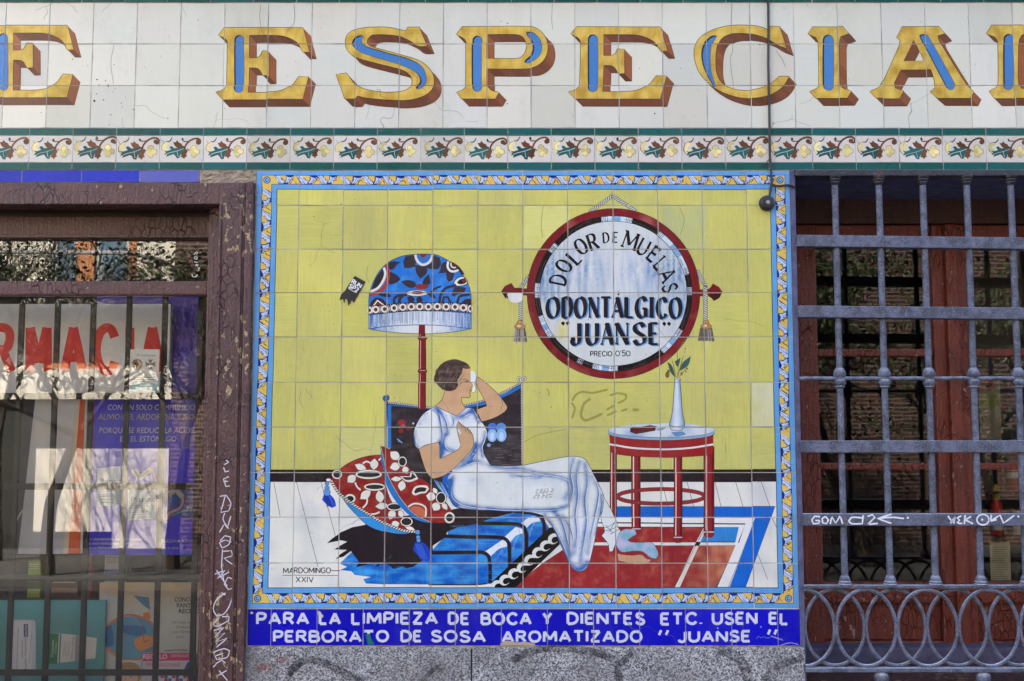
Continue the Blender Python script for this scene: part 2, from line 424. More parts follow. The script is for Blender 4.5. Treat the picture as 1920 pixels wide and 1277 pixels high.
# ---------------------------------------------------------------- tiles and prints from painted shapes
def clip_axis(poly, ax, lim, keep_less):
    out = []; n = len(poly)
    for i in range(n):
        a = poly[i]; b = poly[(i + 1) % n]
        ia = (a[ax] <= lim) if keep_less else (a[ax] >= lim); ib = (b[ax] <= lim) if keep_less else (b[ax] >= lim)
        if ia: out.append(a)
        if ia != ib:
            t = (lim - a[ax]) / (b[ax] - a[ax]); out.append(a + (b - a) * t)
    return out
LAYER = 0.00005
BB = {}; MAXLV = [0]
def paint_faces(items, x0, x1, z0, z1):
    """clip the painted triangles to a rectangle; returns [(level, poly Nx6)]"""
    placed = []; res = []
    for V, C in items:
        key = id(V)
        if key not in BB: BB[key] = (V, V.min(axis=1), V.max(axis=1), V[..., 0].min(), V[..., 0].max(), V[..., 1].min(), V[..., 1].max())
        _, mn, mx, bx0, bx1, bz0, bz1 = BB[key]
        if bx1 <= x0 or bx0 >= x1 or bz1 <= z0 or bz0 >= z1: continue
        m = (mx[:, 0] > x0) & (mn[:, 0] < x1) & (mx[:, 1] > z0) & (mn[:, 1] < z1)
        if not m.any(): continue
        inside = (mn[:, 0] >= x0) & (mx[:, 0] <= x1) & (mn[:, 1] >= z0) & (mx[:, 1] <= z1)
        polys = []
        for i in np.nonzero(m)[0]:
            p = np.concatenate([V[i], C[i]], axis=1)
            if not inside[i]:
                p = [r for r in p]
                for ax, lim, less in ((0, x0, False), (0, x1, True), (1, z0, False), (1, z1, True)):
                    if len(p) < 3: break
                    p = clip_axis(p, ax, lim, less)
                if len(p) < 3: continue
                p = np.array(p)
            # area test
            a = p[:, 0]; b = p[:, 1]
            ar = 0.5 * (float(np.dot(a[:-1], b[1:]) - np.dot(b[:-1], a[1:])) + a[-1] * b[0] - b[-1] * a[0])
            if abs(ar) < 2e-9: continue
            if ar < 0: p = p[::-1]
            polys.append(p)
        if not polys: continue
        al = np.concatenate(polys); bx = (al[:, 0].min(), al[:, 0].max(), al[:, 1].min(), al[:, 1].max())
        lv = 1
        for (q, l) in placed:
            if l >= lv and q[0] < bx[1] and q[1] > bx[0] and q[2] < bx[3] and q[3] > bx[2]: lv = l + 1
        placed.append((bx, lv)); MAXLV[0] = max(MAXLV[0], lv)
        res += [(lv, p) for p in polys]
    return res

def painted_slab(name, mat, x0, x1, z0, z1, items, base, parent=None, Y=0.0, thick=0.009, bev=0.0006, jit=True, edge=None, layer=None):
    """a tile / card whose front (towards -y) carries the painted shapes"""
    L = layer or LAYER
    cx, cz = (x0 + x1) / 2, (z0 + z1) / 2; hw, hh = (x1 - x0) / 2, (z1 - z0) / 2; b = bev
    V = []; F = []; Cc = []; UVs = []
    edge = edge or base
    def vid(x, y, z): V.append((x, y, z)); return len(V) - 1
    fr = [vid(sx * (hw - b), 0, sz * (hh - b)) for sx, sz in ((-1, -1), (1, -1), (1, 1), (-1, 1))]
    sd = [vid(sx * hw, b, sz * hh) for sx, sz in ((-1, -1), (1, -1), (1, 1), (-1, 1))]
    bk = [vid(sx * hw, thick, sz * hh) for sx, sz in ((-1, -1), (1, -1), (1, 1), (-1, 1))]
    def face(ids, cols):
        F.append(ids); Cc.extend(cols)
        for i in ids: UVs.append(((V[i][0] + hw) / (2 * hw), (V[i][2] + hh) / (2 * hh)))
    face(fr, [base] * 4)
    for k in range(4):
        j = (k + 1) % 4
        face([sd[k], sd[j], fr[j], fr[k]], [edge] * 4); face([bk[k], bk[j], sd[j], sd[k]], [edge] * 4)
    face([bk[3], bk[2], bk[1], bk[0]], [edge] * 4)
    if items:
        ox, oz = (rnd.gauss(0, .0007), rnd.gauss(0, .0007)) if jit else (0, 0)      # the drawing never quite meets at the joints
        for lv, p in paint_faces(items, cx + ox - hw + b, cx + ox + hw - b, cz + oz - hh + b, cz + oz + hh - b):
            ids = [vid(r[0] - cx - ox, -lv * L, r[1] - cz - oz) for r in p]
            face(ids, [tuple(r[2:6]) for r in p])
    me = bpy.data.meshes.new(name); me.from_pydata(V, [], F); me.update()
    ca = me.color_attributes.new('Col', 'FLOAT_COLOR', 'CORNER'); ca.data.foreach_set('color', np.clip(np.array(Cc, dtype=np.float32), 0, 1).ravel())
    uv = me.uv_layers.new(name='UVMap'); uv.data.foreach_set('uv', np.array(UVs, dtype=np.float32).ravel())
    me.materials.append(mat)
    o = bpy.data.objects.new(name, me)
    o.location = (cx, Y + (rnd.uniform(-.0005, .0005) if jit else 0), cz)
    if jit: o.rotation_euler = (rnd.gauss(0, .006), rnd.gauss(0, .0012), rnd.gauss(0, .006))
    return put(o, parent)

def print_sheet(name, mat, canvas, Y, parent=None, off=0.0004):
    """flat paint marks only (no slab behind): lettering, scribbles lying on a surface"""
    V = []; F = []; Cc = []
    for k, (T, C) in enumerate(canvas.items):
        for t, c in zip(T, C):
            i = len(V); a = t
            ar = (a[1][0] - a[0][0]) * (a[2][1] - a[0][1]) - (a[2][0] - a[0][0]) * (a[1][1] - a[0][1])
            if abs(ar) < 1e-10: continue
            o3 = (0, 1, 2) if ar > 0 else (0, 2, 1)
            V += [(t[q][0], Y - off - k * 0.00003, t[q][1]) for q in o3]; F.append((i, i + 1, i + 2)); Cc += [c[q] for q in o3]
    v = np.array(V); o0 = (v.min(axis=0) + v.max(axis=0)) / 2
    me = bpy.data.meshes.new(name); me.from_pydata([tuple(x) for x in (v - o0)], [], F); me.update()
    ca = me.color_attributes.new('Col', 'FLOAT_COLOR', 'CORNER'); ca.data.foreach_set('color', np.array(Cc, dtype=np.float32).ravel())
    me.materials.append(mat); o = bpy.data.objects.new(name, me); o.location = o0
    return put(o, parent)
# ================================================================ TILED FRONT
M_GLAZE = mat_glaze('glazed_tile')
M_GLAZE2 = mat_glaze('glazed_tile_coarse', edge_dirt=0.7, rough=0.2)
F1 = Z(0, 0, 3.992); F2 = Z(400, 0, 3.992); F3 = Z(840, 0, 3.992); F4 = Z(1280, 0, 3.0)
YEL = rgb(206, 166, 62, .10); YLINE = rgb(52, 40, 30); BR_S = rgb(146, 84, 52, .12); BR_B = rgb(104, 60, 42, .12); BR_T = rgb(128, 72, 46, .12)
BLU = rgb(66, 124, 186, .10); BDK = rgb(26, 28, 44)
fascia = Canvas()
def lerp(a, b, t): t = min(max(t, 0.0), 1.0); return tuple(a[i] + (b[i] - a[i]) * t for i in range(4))
def nz(x, y, s=1.0, o=0.0): return mnoise.noise((x * s, y * s, o))

def big_letter(zf, outer, holes=(), sweep=(56, 58), slots=(), sc=3.992, sm=True):
    """front face in yellow, block shade to the lower right in browns, blue inline with a dark edge"""
    k = sc; vx, vy = sweep[0] / 3.992, sweep[1] / 3.992
    O = catmull(zf(outer), True, 4, 40) if sm else zf(outer)
    H = [catmull(zf(h), True, 4, 40) for h in holes]
    def area(P): return 0.5 * sum(P[i][0] * P[(i + 1) % len(P)][1] - P[(i + 1) % len(P)][0] * P[i][1] for i in range(len(P)))
    if area(O) < 0: O = O[::-1]
    H = [h[::-1] if area(h) > 0 else h for h in H]
    quads = []
    for P in [O] + H:
        n = len(P)
        for i in range(n):
            a, b = P[i], P[(i + 1) % n]; dx, dy = b[0] - a[0], b[1] - a[1]; L = math.hypot(dx, dy)
            if L < 1e-6: continue
            nx, ny = dy / L, -dx / L
            if nx * vx + ny * vy <= 0.02: continue
            quads.append((ny, [a, b, (b[0] + vx, b[1] + vy), (a[0] + vx, a[1] + vy)]))
    # dark rim of the block shade, then its faces
    for ny, q in quads:
        c = [BR_S[i] * (1 - max(ny, 0)) + BR_B[i] * max(ny, 0) for i in range(3)] + [.12]
        kk = 1 + .35 * nz(q[0][0], q[0][1], .09, 4); fascia.poly(q, (c[0] * kk, c[1] * kk, c[2] * kk, .16))
    T = []
    for ny, q in quads: pass
    far = [[(p[0] + vx, p[1] + vy) for p in P] for P in [O] + H]
    for (ny, q) in quads:
        fascia.stroke([q[2], q[3]], 0.8, YLINE, sm=False)
    fascia.stroke(O, 2.1, YLINE, sm=False, closed=True)
    for h in H: fascia.stroke(h, 2.1, YLINE, sm=False, closed=True)
    fascia.poly(O, YEL, holes=H, cell=9, fn=lambda x, y: lerp(rgb(220, 186, 88, .14), rgb(186, 144, 50, .14), .42 + nz(x, y, .05, 3) * .9 + nz(x * 2, y * .4, .12, 5) * .5))
    for P in slots:
        Q = catmull(zf(P), True, 4, 75); fascia.poly(Q, BDK)
        cx = sum(p[0] for p in Q) / len(Q); cy = sum(p[1] for p in Q) / len(Q)
        R = []
        n = len(Q); sgn = 1 if area(Q) > 0 else -1
        for i in range(n):
            a, b = Q[i - 1], Q[(i + 1) % n]; dx, dy = b[0] - a[0], b[1] - a[1]; L = math.hypot(dx, dy) or 1
            nx, ny = dy / L * sgn, -dx / L * sgn          # outward
            ins = 0.6 + 2.7 * max(0.0, -(nx * .8 + ny * .6))
            R.append((Q[i][0] - nx * ins, Q[i][1] - ny * ins))
        fascia.poly(R, BLU)
def slot(x0, x1, y0, y1):
    r = (x1 - x0) / 2; m = (x0 + x1) / 2
    return [(x0, y0 + r), (x0 + r * .3, y0 + r * .3), (m, y0), (x1 - r * .3, y0 + r * .3), (x1, y0 + r), (x1, y1 - r), (x1 - r * .3, y1 - r * .3), (m, y1), (x0 + r * .3, y1 - r * .3), (x0, y1 - r)]
def letter_E(zf, mid=0):
    big_letter(zf, [(78, 207), (670, 207), (718, 385), (672, 385), (640, 330), (600, 298), (540, 272), (470, 262), (268, 262), (268, 438 + mid), (325, 436 + mid), (352, 420 + mid), (368, 385 + mid), (415, 385 + mid), (415, 565 + mid), (370, 567 + mid), (352, 532 + mid), (325, 511 + mid), (268, 508 + mid), (262, 690), (420, 690), (510, 678), (590, 635), (640, 570), (712, 570), (668, 742), (68, 742), (22, 690), (62, 682), (100, 650), (106, 320), (86, 285), (40, 262)], slots=[slot(157, 229, 262, 692)])
letter_E(F2)
_b = F3([(962, 202)])[0]
letter_E(lambda pts: [(_b[0] + (p[0] - 78) / 3.992 * 1.06, _b[1] + (p[1] - 207) / 3.992 * 1.005) for p in pts], -14)
letter_E(lambda pts: [((p[0] - 168) / 3.992, (p[1] - 14) / 3.992) for p in pts], -46)
big_letter(F2, [(1455, 207), (1540, 205), (1598, 345), (1530, 345), (1470, 305), (1380, 268), (1270, 258), (1190, 262), (1155, 290), (1150, 318), (1168, 345), (1230, 365), (1400, 412), (1500, 440), (1580, 480), (1632, 540), (1652, 600), (1640, 660), (1590, 708), (1500, 740), (1380, 750), (1220, 740), (1120, 727), (1075, 715), (1055, 742), (985, 742), (922, 555), (998, 548), (1060, 630), (1130, 668), (1250, 690), (1350, 692), (1430, 680), (1480, 650), (1490, 610), (1470, 562), (1420, 525), (1330, 500), (1150, 455), (1060, 425), (1010, 380), (990, 330), (995, 280), (1030, 240), (1100, 215), (1200, 205), (1320, 208), (1440, 235)],
    slots=[[(1045, 300), (1070, 275), (1110, 265), (1125, 280), (1112, 300), (1130, 338), (1200, 366), (1350, 408), (1450, 436), (1540, 478), (1585, 535), (1597, 600), (1572, 650), (1530, 668), (1515, 655), (1545, 615), (1540, 575), (1500, 532), (1400, 487), (1250, 442), (1120, 402), (1062, 362), (1038, 330)]])
big_letter(F3, [(105, 200), (610, 200), (680, 225), (730, 280), (747, 350), (735, 420), (690, 478), (610, 510), (292, 512), (292, 645), (325, 678), (380, 690), (352, 738), (100, 738), (65, 688), (110, 675), (137, 645), (137, 320), (115, 285), (62, 258)],
    holes=[[(292, 257), (510, 257), (560, 275), (587, 320), (587, 370), (562, 415), (520, 437), (292, 437)]],
    slots=[slot(182, 255, 266, 686), [(585, 238), (640, 245), (688, 290), (706, 350), (692, 410), (645, 455), (600, 472), (572, 465), (580, 447), (620, 410), (635, 360), (622, 300), (592, 264)]])
big_letter(F4, [(488, 150), (545, 150), (582, 270), (530, 250), (470, 215), (400, 192), (320, 184), (260, 190), (215, 215), (192, 260), (184, 340), (192, 420), (230, 475), (300, 505), (380, 510), (460, 490), (510, 460), (545, 430), (600, 430), (560, 490), (500, 530), (420, 550), (330, 550), (230, 520), (150, 470), (95, 410), (68, 340), (66, 270), (95, 215), (160, 170), (250, 145), (340, 140), (430, 150), (475, 168)],
    slots=[[(182, 197), (150, 205), (120, 240), (103, 300), (113, 370), (140, 430), (175, 487), (192, 487), (168, 430), (157, 360), (157, 300), (167, 240), (190, 203)]])
big_letter(F4, [(730, 150), (900, 150), (932, 188), (888, 205), (880, 235), (884, 475), (902, 500), (948, 515), (925, 552), (748, 552), (713, 515), (750, 500), (767, 475), (762, 235), (750, 207), (705, 188)], slots=[slot(788, 850, 192, 511)])
big_letter(F4, [(1235, 150), (1440, 150), (1472, 188), (1432, 202), (1442, 235), (1590, 470), (1638, 515), (1620, 552), (1435, 552), (1392, 515), (1420, 497), (1412, 440), (1395, 390), (1225, 390), (1187, 465), (1195, 495), (1242, 510), (1220, 552), (1085, 552), (1052, 515), (1105, 492), (1135, 440), (1215, 260), (1226, 225), (1206, 210)],
    holes=[[(1300, 222), (1356, 342), (1240, 342)]],
    slots=[[(1332, 205), (1345, 192), (1370, 195), (1388, 215), (1530, 470), (1530, 492), (1512, 508), (1490, 500), (1475, 480)]])
big_letter(F4, [(1735, 142), (1915, 142), (1950, 180), (1905, 198), (1890, 235), (1890, 470), (1905, 500), (2080, 500), (2125, 470), (2150, 400), (2180, 400), (2160, 552), (1752, 552), (1725, 512), (1765, 492), (1775, 465), (1772, 238), (1755, 207), (1706, 188)], slots=[slot(1803, 1860, 190, 506)])
# stray specks of soot and shot holes in the white glaze
for x, y, r in [(182, 150, 1.6), (198, 152, 1.2), (203, 161, 1.8), (181, 176, 1.4), (177, 189, 2.3), (194, 187, 1.5), (227, 193, 1.3), (229, 200, 1.0), (250, 205, 1.5), (208, 215, 1.3), (205, 234, 1.0), (136, 111, 1.4), (371, 37, 1.0), (315, 222, 1.1), (77, 211, 1.0), (214, 122, 1.1), (1199, 128, .9), (1228, 213, 1.3), (951, 194, 1.2), (1425, 84, 1.2), (186, 160, 1.0), (216, 166, .9), (212, 172, .8), (235, 182, .8), (939, 40, 1.1), (952, 44, 1.3), (915, 42, .8)]:
    fascia.ell(x, y, r, r * rnd.uniform(.7, 1.2), rgb(36, 33, 32), n=8)
for P in [[(489, 10), (487, 30), (491, 58), (500, 68)], [(1371, 5), (1370, 60), (1374, 95), (1369, 110), (1376, 165)], [(1455, 95), (1466, 110), (1473, 125)], [(214, 85), (208, 118), (213, 158)], [(551, 8), (552, 40), (540, 56), (535, 68)], [(1036, 8), (1035, 38), (1037, 55)]]:
    fascia.stroke(P, 0.7, rgb(95, 88, 80))

# ---- fascia of lettered white tiles, green edging
zt = lambda y: UZ(y)
XW = [UX(12.5 + 81.92 * k, 5) for k in range(-6, 31)]; ZW = [zt(5), zt(82.5), zt(160.5), zt(240)]
GAP = 0.0005
sign = thing('tile_sign', 'long white tile fascia with big yellow and blue capital letters above the mural', 'sign', (0, 0.009, ZW[3]))
WB = rgb(218, 214, 198, .028)
for i in range(len(XW) - 1):
    for j in range(3):
        k = rnd.uniform(.90, 1.03); w_ = rnd.uniform(-.02, .02)
        b_ = (WB[0] * k * (1 + w_), WB[1] * k, WB[2] * k * (1 - w_ * 1.6), .028)
        painted_slab('tile', M_GLAZE, XW[i] + GAP, XW[i + 1] - GAP, ZW[j + 1] + GAP, ZW[j] - GAP, fascia.items, b_, sign)
GREEN = rgb(8, 84, 82, .16)
def green_row(parent, xs, ztop, zbot, name='green_tile'):
    for a, b in zip(xs, xs[1:]):
        k = rnd.uniform(.75, 1.2); painted_slab(name, M_GLAZE2, a + GAP * 1.3, b - GAP * 1.3, zbot + GAP, ztop - GAP, None, (GREEN[0] * k, GREEN[1] * k, GREEN[2] * rnd.uniform(.85, 1.1) * k, .16), parent, Y=-.002, edge=rgb(190, 190, 180))
XG = [UX(73 + 80.5 * k, 3) for k in range(-7, 31)]
green_row(sign, XG, zt(-10), zt(5))

# ---- leaf frieze: one painted pattern on every tile
fz = Canvas()
def lz(pts): return [(870.0 + (p[0]) / 3.992, 253.0 + (p[1]) / 3.992) for p in pts]
BRN = rgb(104, 64, 40, .16); TEA = rgb(28, 92, 88, .16); YL2 = rgb(226, 208, 140, .06); DKP = rgb(58, 40, 56)
fz.stroke(lz([(8, 30), (30, 70), (18, 110), (40, 140), (80, 120)]), 1.0, DKP, taper=True)
fz.poly(lz([(22, 122), (14, 95), (24, 66), (48, 50), (66, 58), (62, 76), (44, 80), (40, 98), (58, 112), (60, 128), (40, 134)]), YL2, True)
fz.stroke(lz([(22, 122), (12, 92), (26, 64), (50, 50)]), .6, DKP)
fz.stroke(lz([(48, 46), (66, 50), (84, 36), (92, 14)]), 2.2, DKP, taper=True)
fz.poly(lz([(188, 98), (150, 92), (112, 100), (88, 84), (70, 92), (84, 112), (52, 122), (28, 116), (44, 134), (30, 152), (52, 150), (46, 168), (80, 156), (104, 148), (118, 160), (130, 178), (150, 180), (156, 156), (176, 132), (196, 116)]), TEA, True)
fz.stroke(lz([(180, 104), (130, 122), (80, 134), (48, 146)]), .9, rgb(205, 200, 196))
fz.stroke(lz([(130, 122), (134, 150), (140, 168)]), .7, rgb(205, 200, 196))
fz.poly(lz([(196, 108), (178, 122), (158, 140), (164, 152), (154, 164), (172, 168), (184, 182), (194, 166), (208, 160), (200, 144), (210, 122), (206, 106)]), BRN, True)
fz.poly(lz([(188, 100), (160, 98), (126, 92), (112, 76), (102, 56), (122, 56), (130, 40), (146, 58), (164, 66), (172, 80), (190, 88)]), BRN, True)
fz.stroke(lz([(192, 112), (196, 80), (222, 46), (256, 26), (290, 22), (310, 36), (312, 56), (298, 66), (284, 58), (286, 46)]), 3.4, BRN)
fz.ell(*lz([(293, 48)])[0], 4.6, 4.2, BRN, n=10)
fz.stroke(lz([(230, 42), (200, 46), (176, 44), (164, 30)]), 2.2, BRN, taper=True)
fz.poly(lz([(172, 44), (164, 28), (172, 18), (184, 34)]), DKP, True)
fz.stroke(lz([(204, 100), (224, 118), (242, 118)]), 2.0, BRN, taper=True)
for cx, cy, r in ((252, 96, 24), (282, 124, 22), (256, 146, 22), (240, 122, 18)): fz.ell(*lz([(cx, cy)])[0], r / 3.992, r / 3.992 * .94, YL2, n=12)
fz.stroke(lz([(236, 112), (234, 90), (252, 74), (274, 82), (280, 102), (304, 112), (302, 138), (278, 146), (268, 166), (248, 166), (240, 150)]), .6, rgb(110, 84, 60))
zf0, zf1, zf2, zf3 = zt(240.5), zt(254), zt(304.5), zt(318.5)
frieze = thing('leaf_frieze', 'narrow tile frieze of brown and green leaf scrolls between green strips', 'frieze', (0, 0.009, zf3))
XF = [UX(55 + 81.55 * k, 280) for k in range(-6, 31)]
proto = None; x_ref = UX(870, 280)
for i, (a, b) in enumerate(zip(XF, XF[1:])):
    k = rnd.uniform(.9, 1.06)
    dx = a - x_ref
    jx, jz, js = rnd.uniform(-.0022, .0022), rnd.uniform(-.0014, .0014), rnd.uniform(.95, 1.04); c0 = np.array([x_ref + .072, (zf1 + zf2) / 2])
    its = []
    for V, C in fz.items:
        kc = rnd.uniform(.72, 1.28); d = np.array([rnd.uniform(-.0012, .0012), rnd.uniform(-.0010, .0010)])
        its.append(((V - c0) * js * rnd.uniform(.96, 1.04) + c0 + d + np.array([dx + jx, jz]), C * np.array([k * kc, k * kc * rnd.uniform(.94, 1.06), k * kc, 1])))
    painted_slab('leaf_tile', M_GLAZE2, a + GAP, b - GAP, zf2 + GAP, zf1 - GAP, its, (lin(212) * k, lin(204) * k, lin(193) * k, .05), frieze)
green_row(frieze, XF, zf0, zf1); green_row(frieze, XF, zf2, zf3)

# ================================================================ the mural
mu = Canvas()
M1 = Z(450, 310, 3.99); ZL = Z(630, 460, 6.387); ZR = Z(930, 350, 4.258); ZR2 = Z(960, 560, 5.047); ZW_ = Z(700, 660, 6.387)
ZP = Z(590, 820, 5.32); ZD = Z(840, 820, 4.403); ZT = Z(1080, 760, 4.2575); ZB1 = Z(450, 930, 3.679); ZB2 = Z(900, 930, 3.097); ZQ = Z(700, 820, 6.387)
YF = rgb(207, 199, 104, .12); WH = rgb(228, 224, 212, .035); BK = rgb(32, 26, 34, .25); RED = rgb(138, 26, 34, .20); LBL = rgb(124, 166, 208, .06)
CB = rgb(10, 100, 196, .20); INK = rgb(14, 14, 20, .05); OFF = rgb(226, 222, 210, .03); SKIN = rgb(204, 162, 122, .05)
LINE = rgb(34, 34, 38)
def lerp(a, b, t): t = min(max(t, 0.0), 1.0); return tuple(a[i] + (b[i] - a[i]) * t for i in range(4))
def nz(x, y, s=1.0, o=0.0): return mnoise.noise((x * s, y * s, o))
def lr(y): t = (y - 320) / 821.0; return 482.5 - 19.5 * t, 1481.3 + 16.5 * t     # the panel's sides at photo row y
# field, with a cloudy wash
SPOTS = [(1135, 845, 22, .7), (1112, 822, 12, .5), (610, 852, 26, .5), (660, 868, 30, .6), (560, 742, 14, .3), (940, 640, 26, .35), (690, 425, 22, .3), (1370, 540, 26, .3), (1360, 850, 26, .35), (1005, 760, 18, .35), (530, 860, 20, .4), (1420, 870, 24, .5), (700, 690, 22, .25), (1290, 480, 22, .35)]
def GRM(x, y): return sum(k * math.exp(-((x - a) ** 2 + ((y - b) * .8) ** 2) / (2 * r * r)) for a, b, r, k in SPOTS) * (1 + nz(x, y, .12, 2)) + max(0, (y - 850) / 60) * .25
def field_fn(x, y):
    n = nz(x, y, .008, 3) * .5 + nz(x, y * .25, .03, 1) * .35
    return lerp(YF, rgb(190, 184, 110, .12), .35 + n + GRM(x, y))
mu.poly([(470, 315), (1510, 315), (1510, 890), (460, 890)], YF, fn=field_fn, cell=14)
for P, c_ in (([(1241, 386), (1326, 386), (1326, 466), (1242, 466)], rgb(190, 190, 128, .07)), ([(1411, 718), (1470, 718), (1470, 800), (1411, 800)], rgb(214, 210, 170, .05)), ([(641, 469), (725, 469), (724, 548), (640, 548)], rgb(198, 194, 112, .07)), ([(1068, 470), (1152, 470), (1152, 548), (1068, 548)], rgb(206, 204, 126, .07)), ([(637, 803), (722, 803), (722, 880), (636, 880)], rgb(204, 198, 124, .07)), ([(895, 719), (980, 719), (980, 800), (895, 800)], rgb(216, 208, 122, .07)), ([(1154, 803), (1239, 803), (1240, 880), (1154, 880)], rgb(196, 192, 118, .07)), ([(983, 386), (1068, 386), (1068, 466), (982, 466)], rgb(216, 210, 128, .07))):
    mu.poly(P, c_, fn=lambda x, y, c_=c_: lerp(c_, YF, nz(x, y, .03, 6) * .8 + .15), cell=20)
mu.poly([(455, 903), (1515, 903), (1515, 1150), (455, 1150)], WH, fn=lambda x, y: lerp(WH, rgb(186, 190, 192, .035), nz(x, y, .02, 5) * .7 + .1), cell=24)
mu.poly([(455, 881), (1515, 881), (1515, 904), (455, 904)], BK)
mu.stroke([(455, 881), (1515, 881)], 1.2, INK, sm=False)
def fl(zf, *segs):
    for a, b in segs: mu.stroke(zf([a, b]), 0.9, rgb(60, 58, 56), sm=False)
fl(ZB1, ((235, -90), (278, 140)), ((390, -98), (540, 490)), ((560, -98), (660, 280)))
fl(ZT, ((685, 612), (735, 810)), ((885, 612), (940, 815)), ((1110, 612), (1160, 812)), ((1275, 612), (1335, 812)), ((1475, 612), (1545, 812)), ((1565, 900), (1600, 975)), ((1440, 1160), (1530, 1390)))
# rug
mu.poly(ZB2([(690, 120), (1612, 122), (1450, 532), (60, 532), (420, 200)]), rgb(228, 226, 220, .03))
mu.poly(ZB2([(780, 62), (1712, 62), (1690, 124), (780, 122)]), CB); mu.poly(ZB2([(1610, 90), (1703, 90), (1540, 533), (1447, 533)]), CB)
mu.stroke(ZB2([(780, 62), (1712, 62), (1540, 533)]), .9, LINE, sm=False)
mu.stroke(ZB2([(780, 124), (1600, 126), (1440, 533)]), .9, LINE, sm=False)
dots = catmull(ZB2([(690, 155), (1540, 162), (1508, 262), (1480, 280), (1470, 310), (1372, 533)]), False, 3, 10)
mu.stroke(ZB2([(690, 155), (1540, 162), (1500, 272)]), 2.2, rgb(66, 66, 58), sm=False); mu.stroke(ZB2([(1480, 285), (1372, 533)]), 2.4, rgb(66, 66, 58), sm=False)
for a, b in ((ZB2([(690, 149)])[0], ZB2([(1540, 156)])[0]),):
    for k in range(60):
        t = k / 60.0; mu.ell(a[0] + (b[0] - a[0]) * t, a[1] + (b[1] - a[1]) * t + 2.2, 1.5, 1.5, rgb(66, 66, 58), n=6)
def red_fn(x, y):
    n = nz(x, y, .05, 2) + .6 * nz(x, y, .15, 7)
    return lerp(rgb(146, 34, 40, .2), rgb(186, 98, 76, .2), n * .75 - .02)
mu.poly(ZB2([(560, 180), (1302, 180), (1256, 268), (560, 268)]), RED, fn=red_fn, cell=8)
mu.poly(ZB2([(180, 533), (380, 380), (520, 287), (1246, 287), (1132, 533)]), RED, fn=red_fn, cell=8)
mu.poly(ZB2([(1272, 290), (1482, 290), (1368, 533), (1160, 533)]), RED, fn=lambda x, y: lerp(rgb(150, 44, 42, .2), rgb(196, 124, 92, .2), (x - 1290) / 90 + nz(x, y, .06, 4) * .8), cell=7)
mu.poly(ZB2([(1318, 182), (1502, 182), (1482, 266), (1278, 266)]), rgb(40, 128, 198, .22))
mu.stroke(ZB2([(1318, 182), (1502, 182), (1482, 266), (1278, 266)]), .8, LINE, sm=False, closed=True)
mu.poly(ZB2([(1308, 180), (1322, 180), (1156, 533), (1130, 533)]), rgb(222, 210, 196, .05)); mu.stroke(ZB2([(1308, 180), (1130, 533)]), .8, LINE, sm=False)
mu.stroke(ZB2([(560, 278), (1480, 278)]), 5.6, rgb(222, 214, 204, .05), sm=False)
for yy in (268, 288): mu.stroke(ZB2([(560, yy), (1482, yy)]), .8, LINE, sm=False)
mu.poly(ZB2([(1256, 266), (1284, 266), (1274, 288), (1246, 288)]), BK)
mu.stroke(ZB2([(560, 180), (1302, 180)]), .9, LINE, sm=False)
# daybed: shaggy dark throw, blue cushions, chain border
BODY = lambda x, y: lerp(rgb(8, 92, 188, .2), rgb(70, 168, 226, .2), .30 + nz(x * .35, y, .09, 3) * .75 + nz(x, y, .2, 8) * .3)
mu.poly(ZB1([(690, 468), (770, 392), (812, 380), (840, 430), (1000, 440), (1190, 470), (1300, 400), (1400, 290), (1640, 190), (1800, 120), (1850, 600), (1640, 612), (1320, 612), (1000, 610), (870, 605), (850, 575), (905, 560), (790, 545), (770, 520), (690, 512), (740, 490)]), CB, fn=BODY, cell=7)
mu.poly(ZD([(0, 640), (250, 640), (500, 625), (700, 620), (775, 650), (830, 735), (845, 765), (640, 955), (500, 1100), (350, 1205), (240, 1215), (0, 1210)]), CB, fn=BODY, cell=7)
for P in ([(300, 950), (455, 845), (488, 868), (486, 905), (420, 925), (352, 985), (330, 965)], [(455, 835), (560, 742), (618, 760), (620, 795), (560, 815), (506, 880), (490, 850)], [(600, 712), (690, 652), (752, 660), (764, 694), (700, 706), (650, 750), (640, 730)]):
    mu.poly(ZD(P), rgb(226, 230, 234, .06), True)
    for k in range(12):
        a = P[1]; b = P[-2]; t = k / 11; x = a[0] + (b[0] - a[0]) * t + 24; y = a[1] + (b[1] - a[1]) * t + 30
        mu.stroke(ZD([(x, y), (x + rnd.uniform(2, 8), y + rnd.uniform(20, 44))]), 1.5, rgb(200, 214, 230), taper=True)
SW = 30 / 4.403
for P in ([(-130, 950), (100, 948), (240, 948), (310, 962), (342, 1005), (346, 1205)], [(-40, 812), (100, 818), (300, 824), (450, 832), (500, 872), (508, 940), (508, 1092)], [(250, 712), (400, 714), (560, 718), (624, 742), (648, 800), (650, 940)], [(230, 612), (480, 606), (620, 614), (720, 626), (776, 660), (796, 730), (796, 800)]):
    mu.stroke(ZD(P), SW, BK)
mu.poly(ZB1([(600, 325), (640, 290), (700, 250), (780, 215), (860, 200), (1000, 150), (1320, 120), (1640, 60), (1900, 60), (1900, 110), (1780, 140), (1640, 190), (1500, 215), (1430, 245), (1410, 288), (1330, 340), (1330, 395), (1260, 448), (1195, 490), (1150, 500), (1120, 490), (1060, 506), (1030, 480), (1000, 468), (930, 492), (950, 468), (880, 475), (800, 492), (826, 452), (800, 420), (770, 380), (720, 418), (660, 434), (690, 405), (742, 372), (650, 368), (690, 345), (745, 315), (700, 305)]), BK)
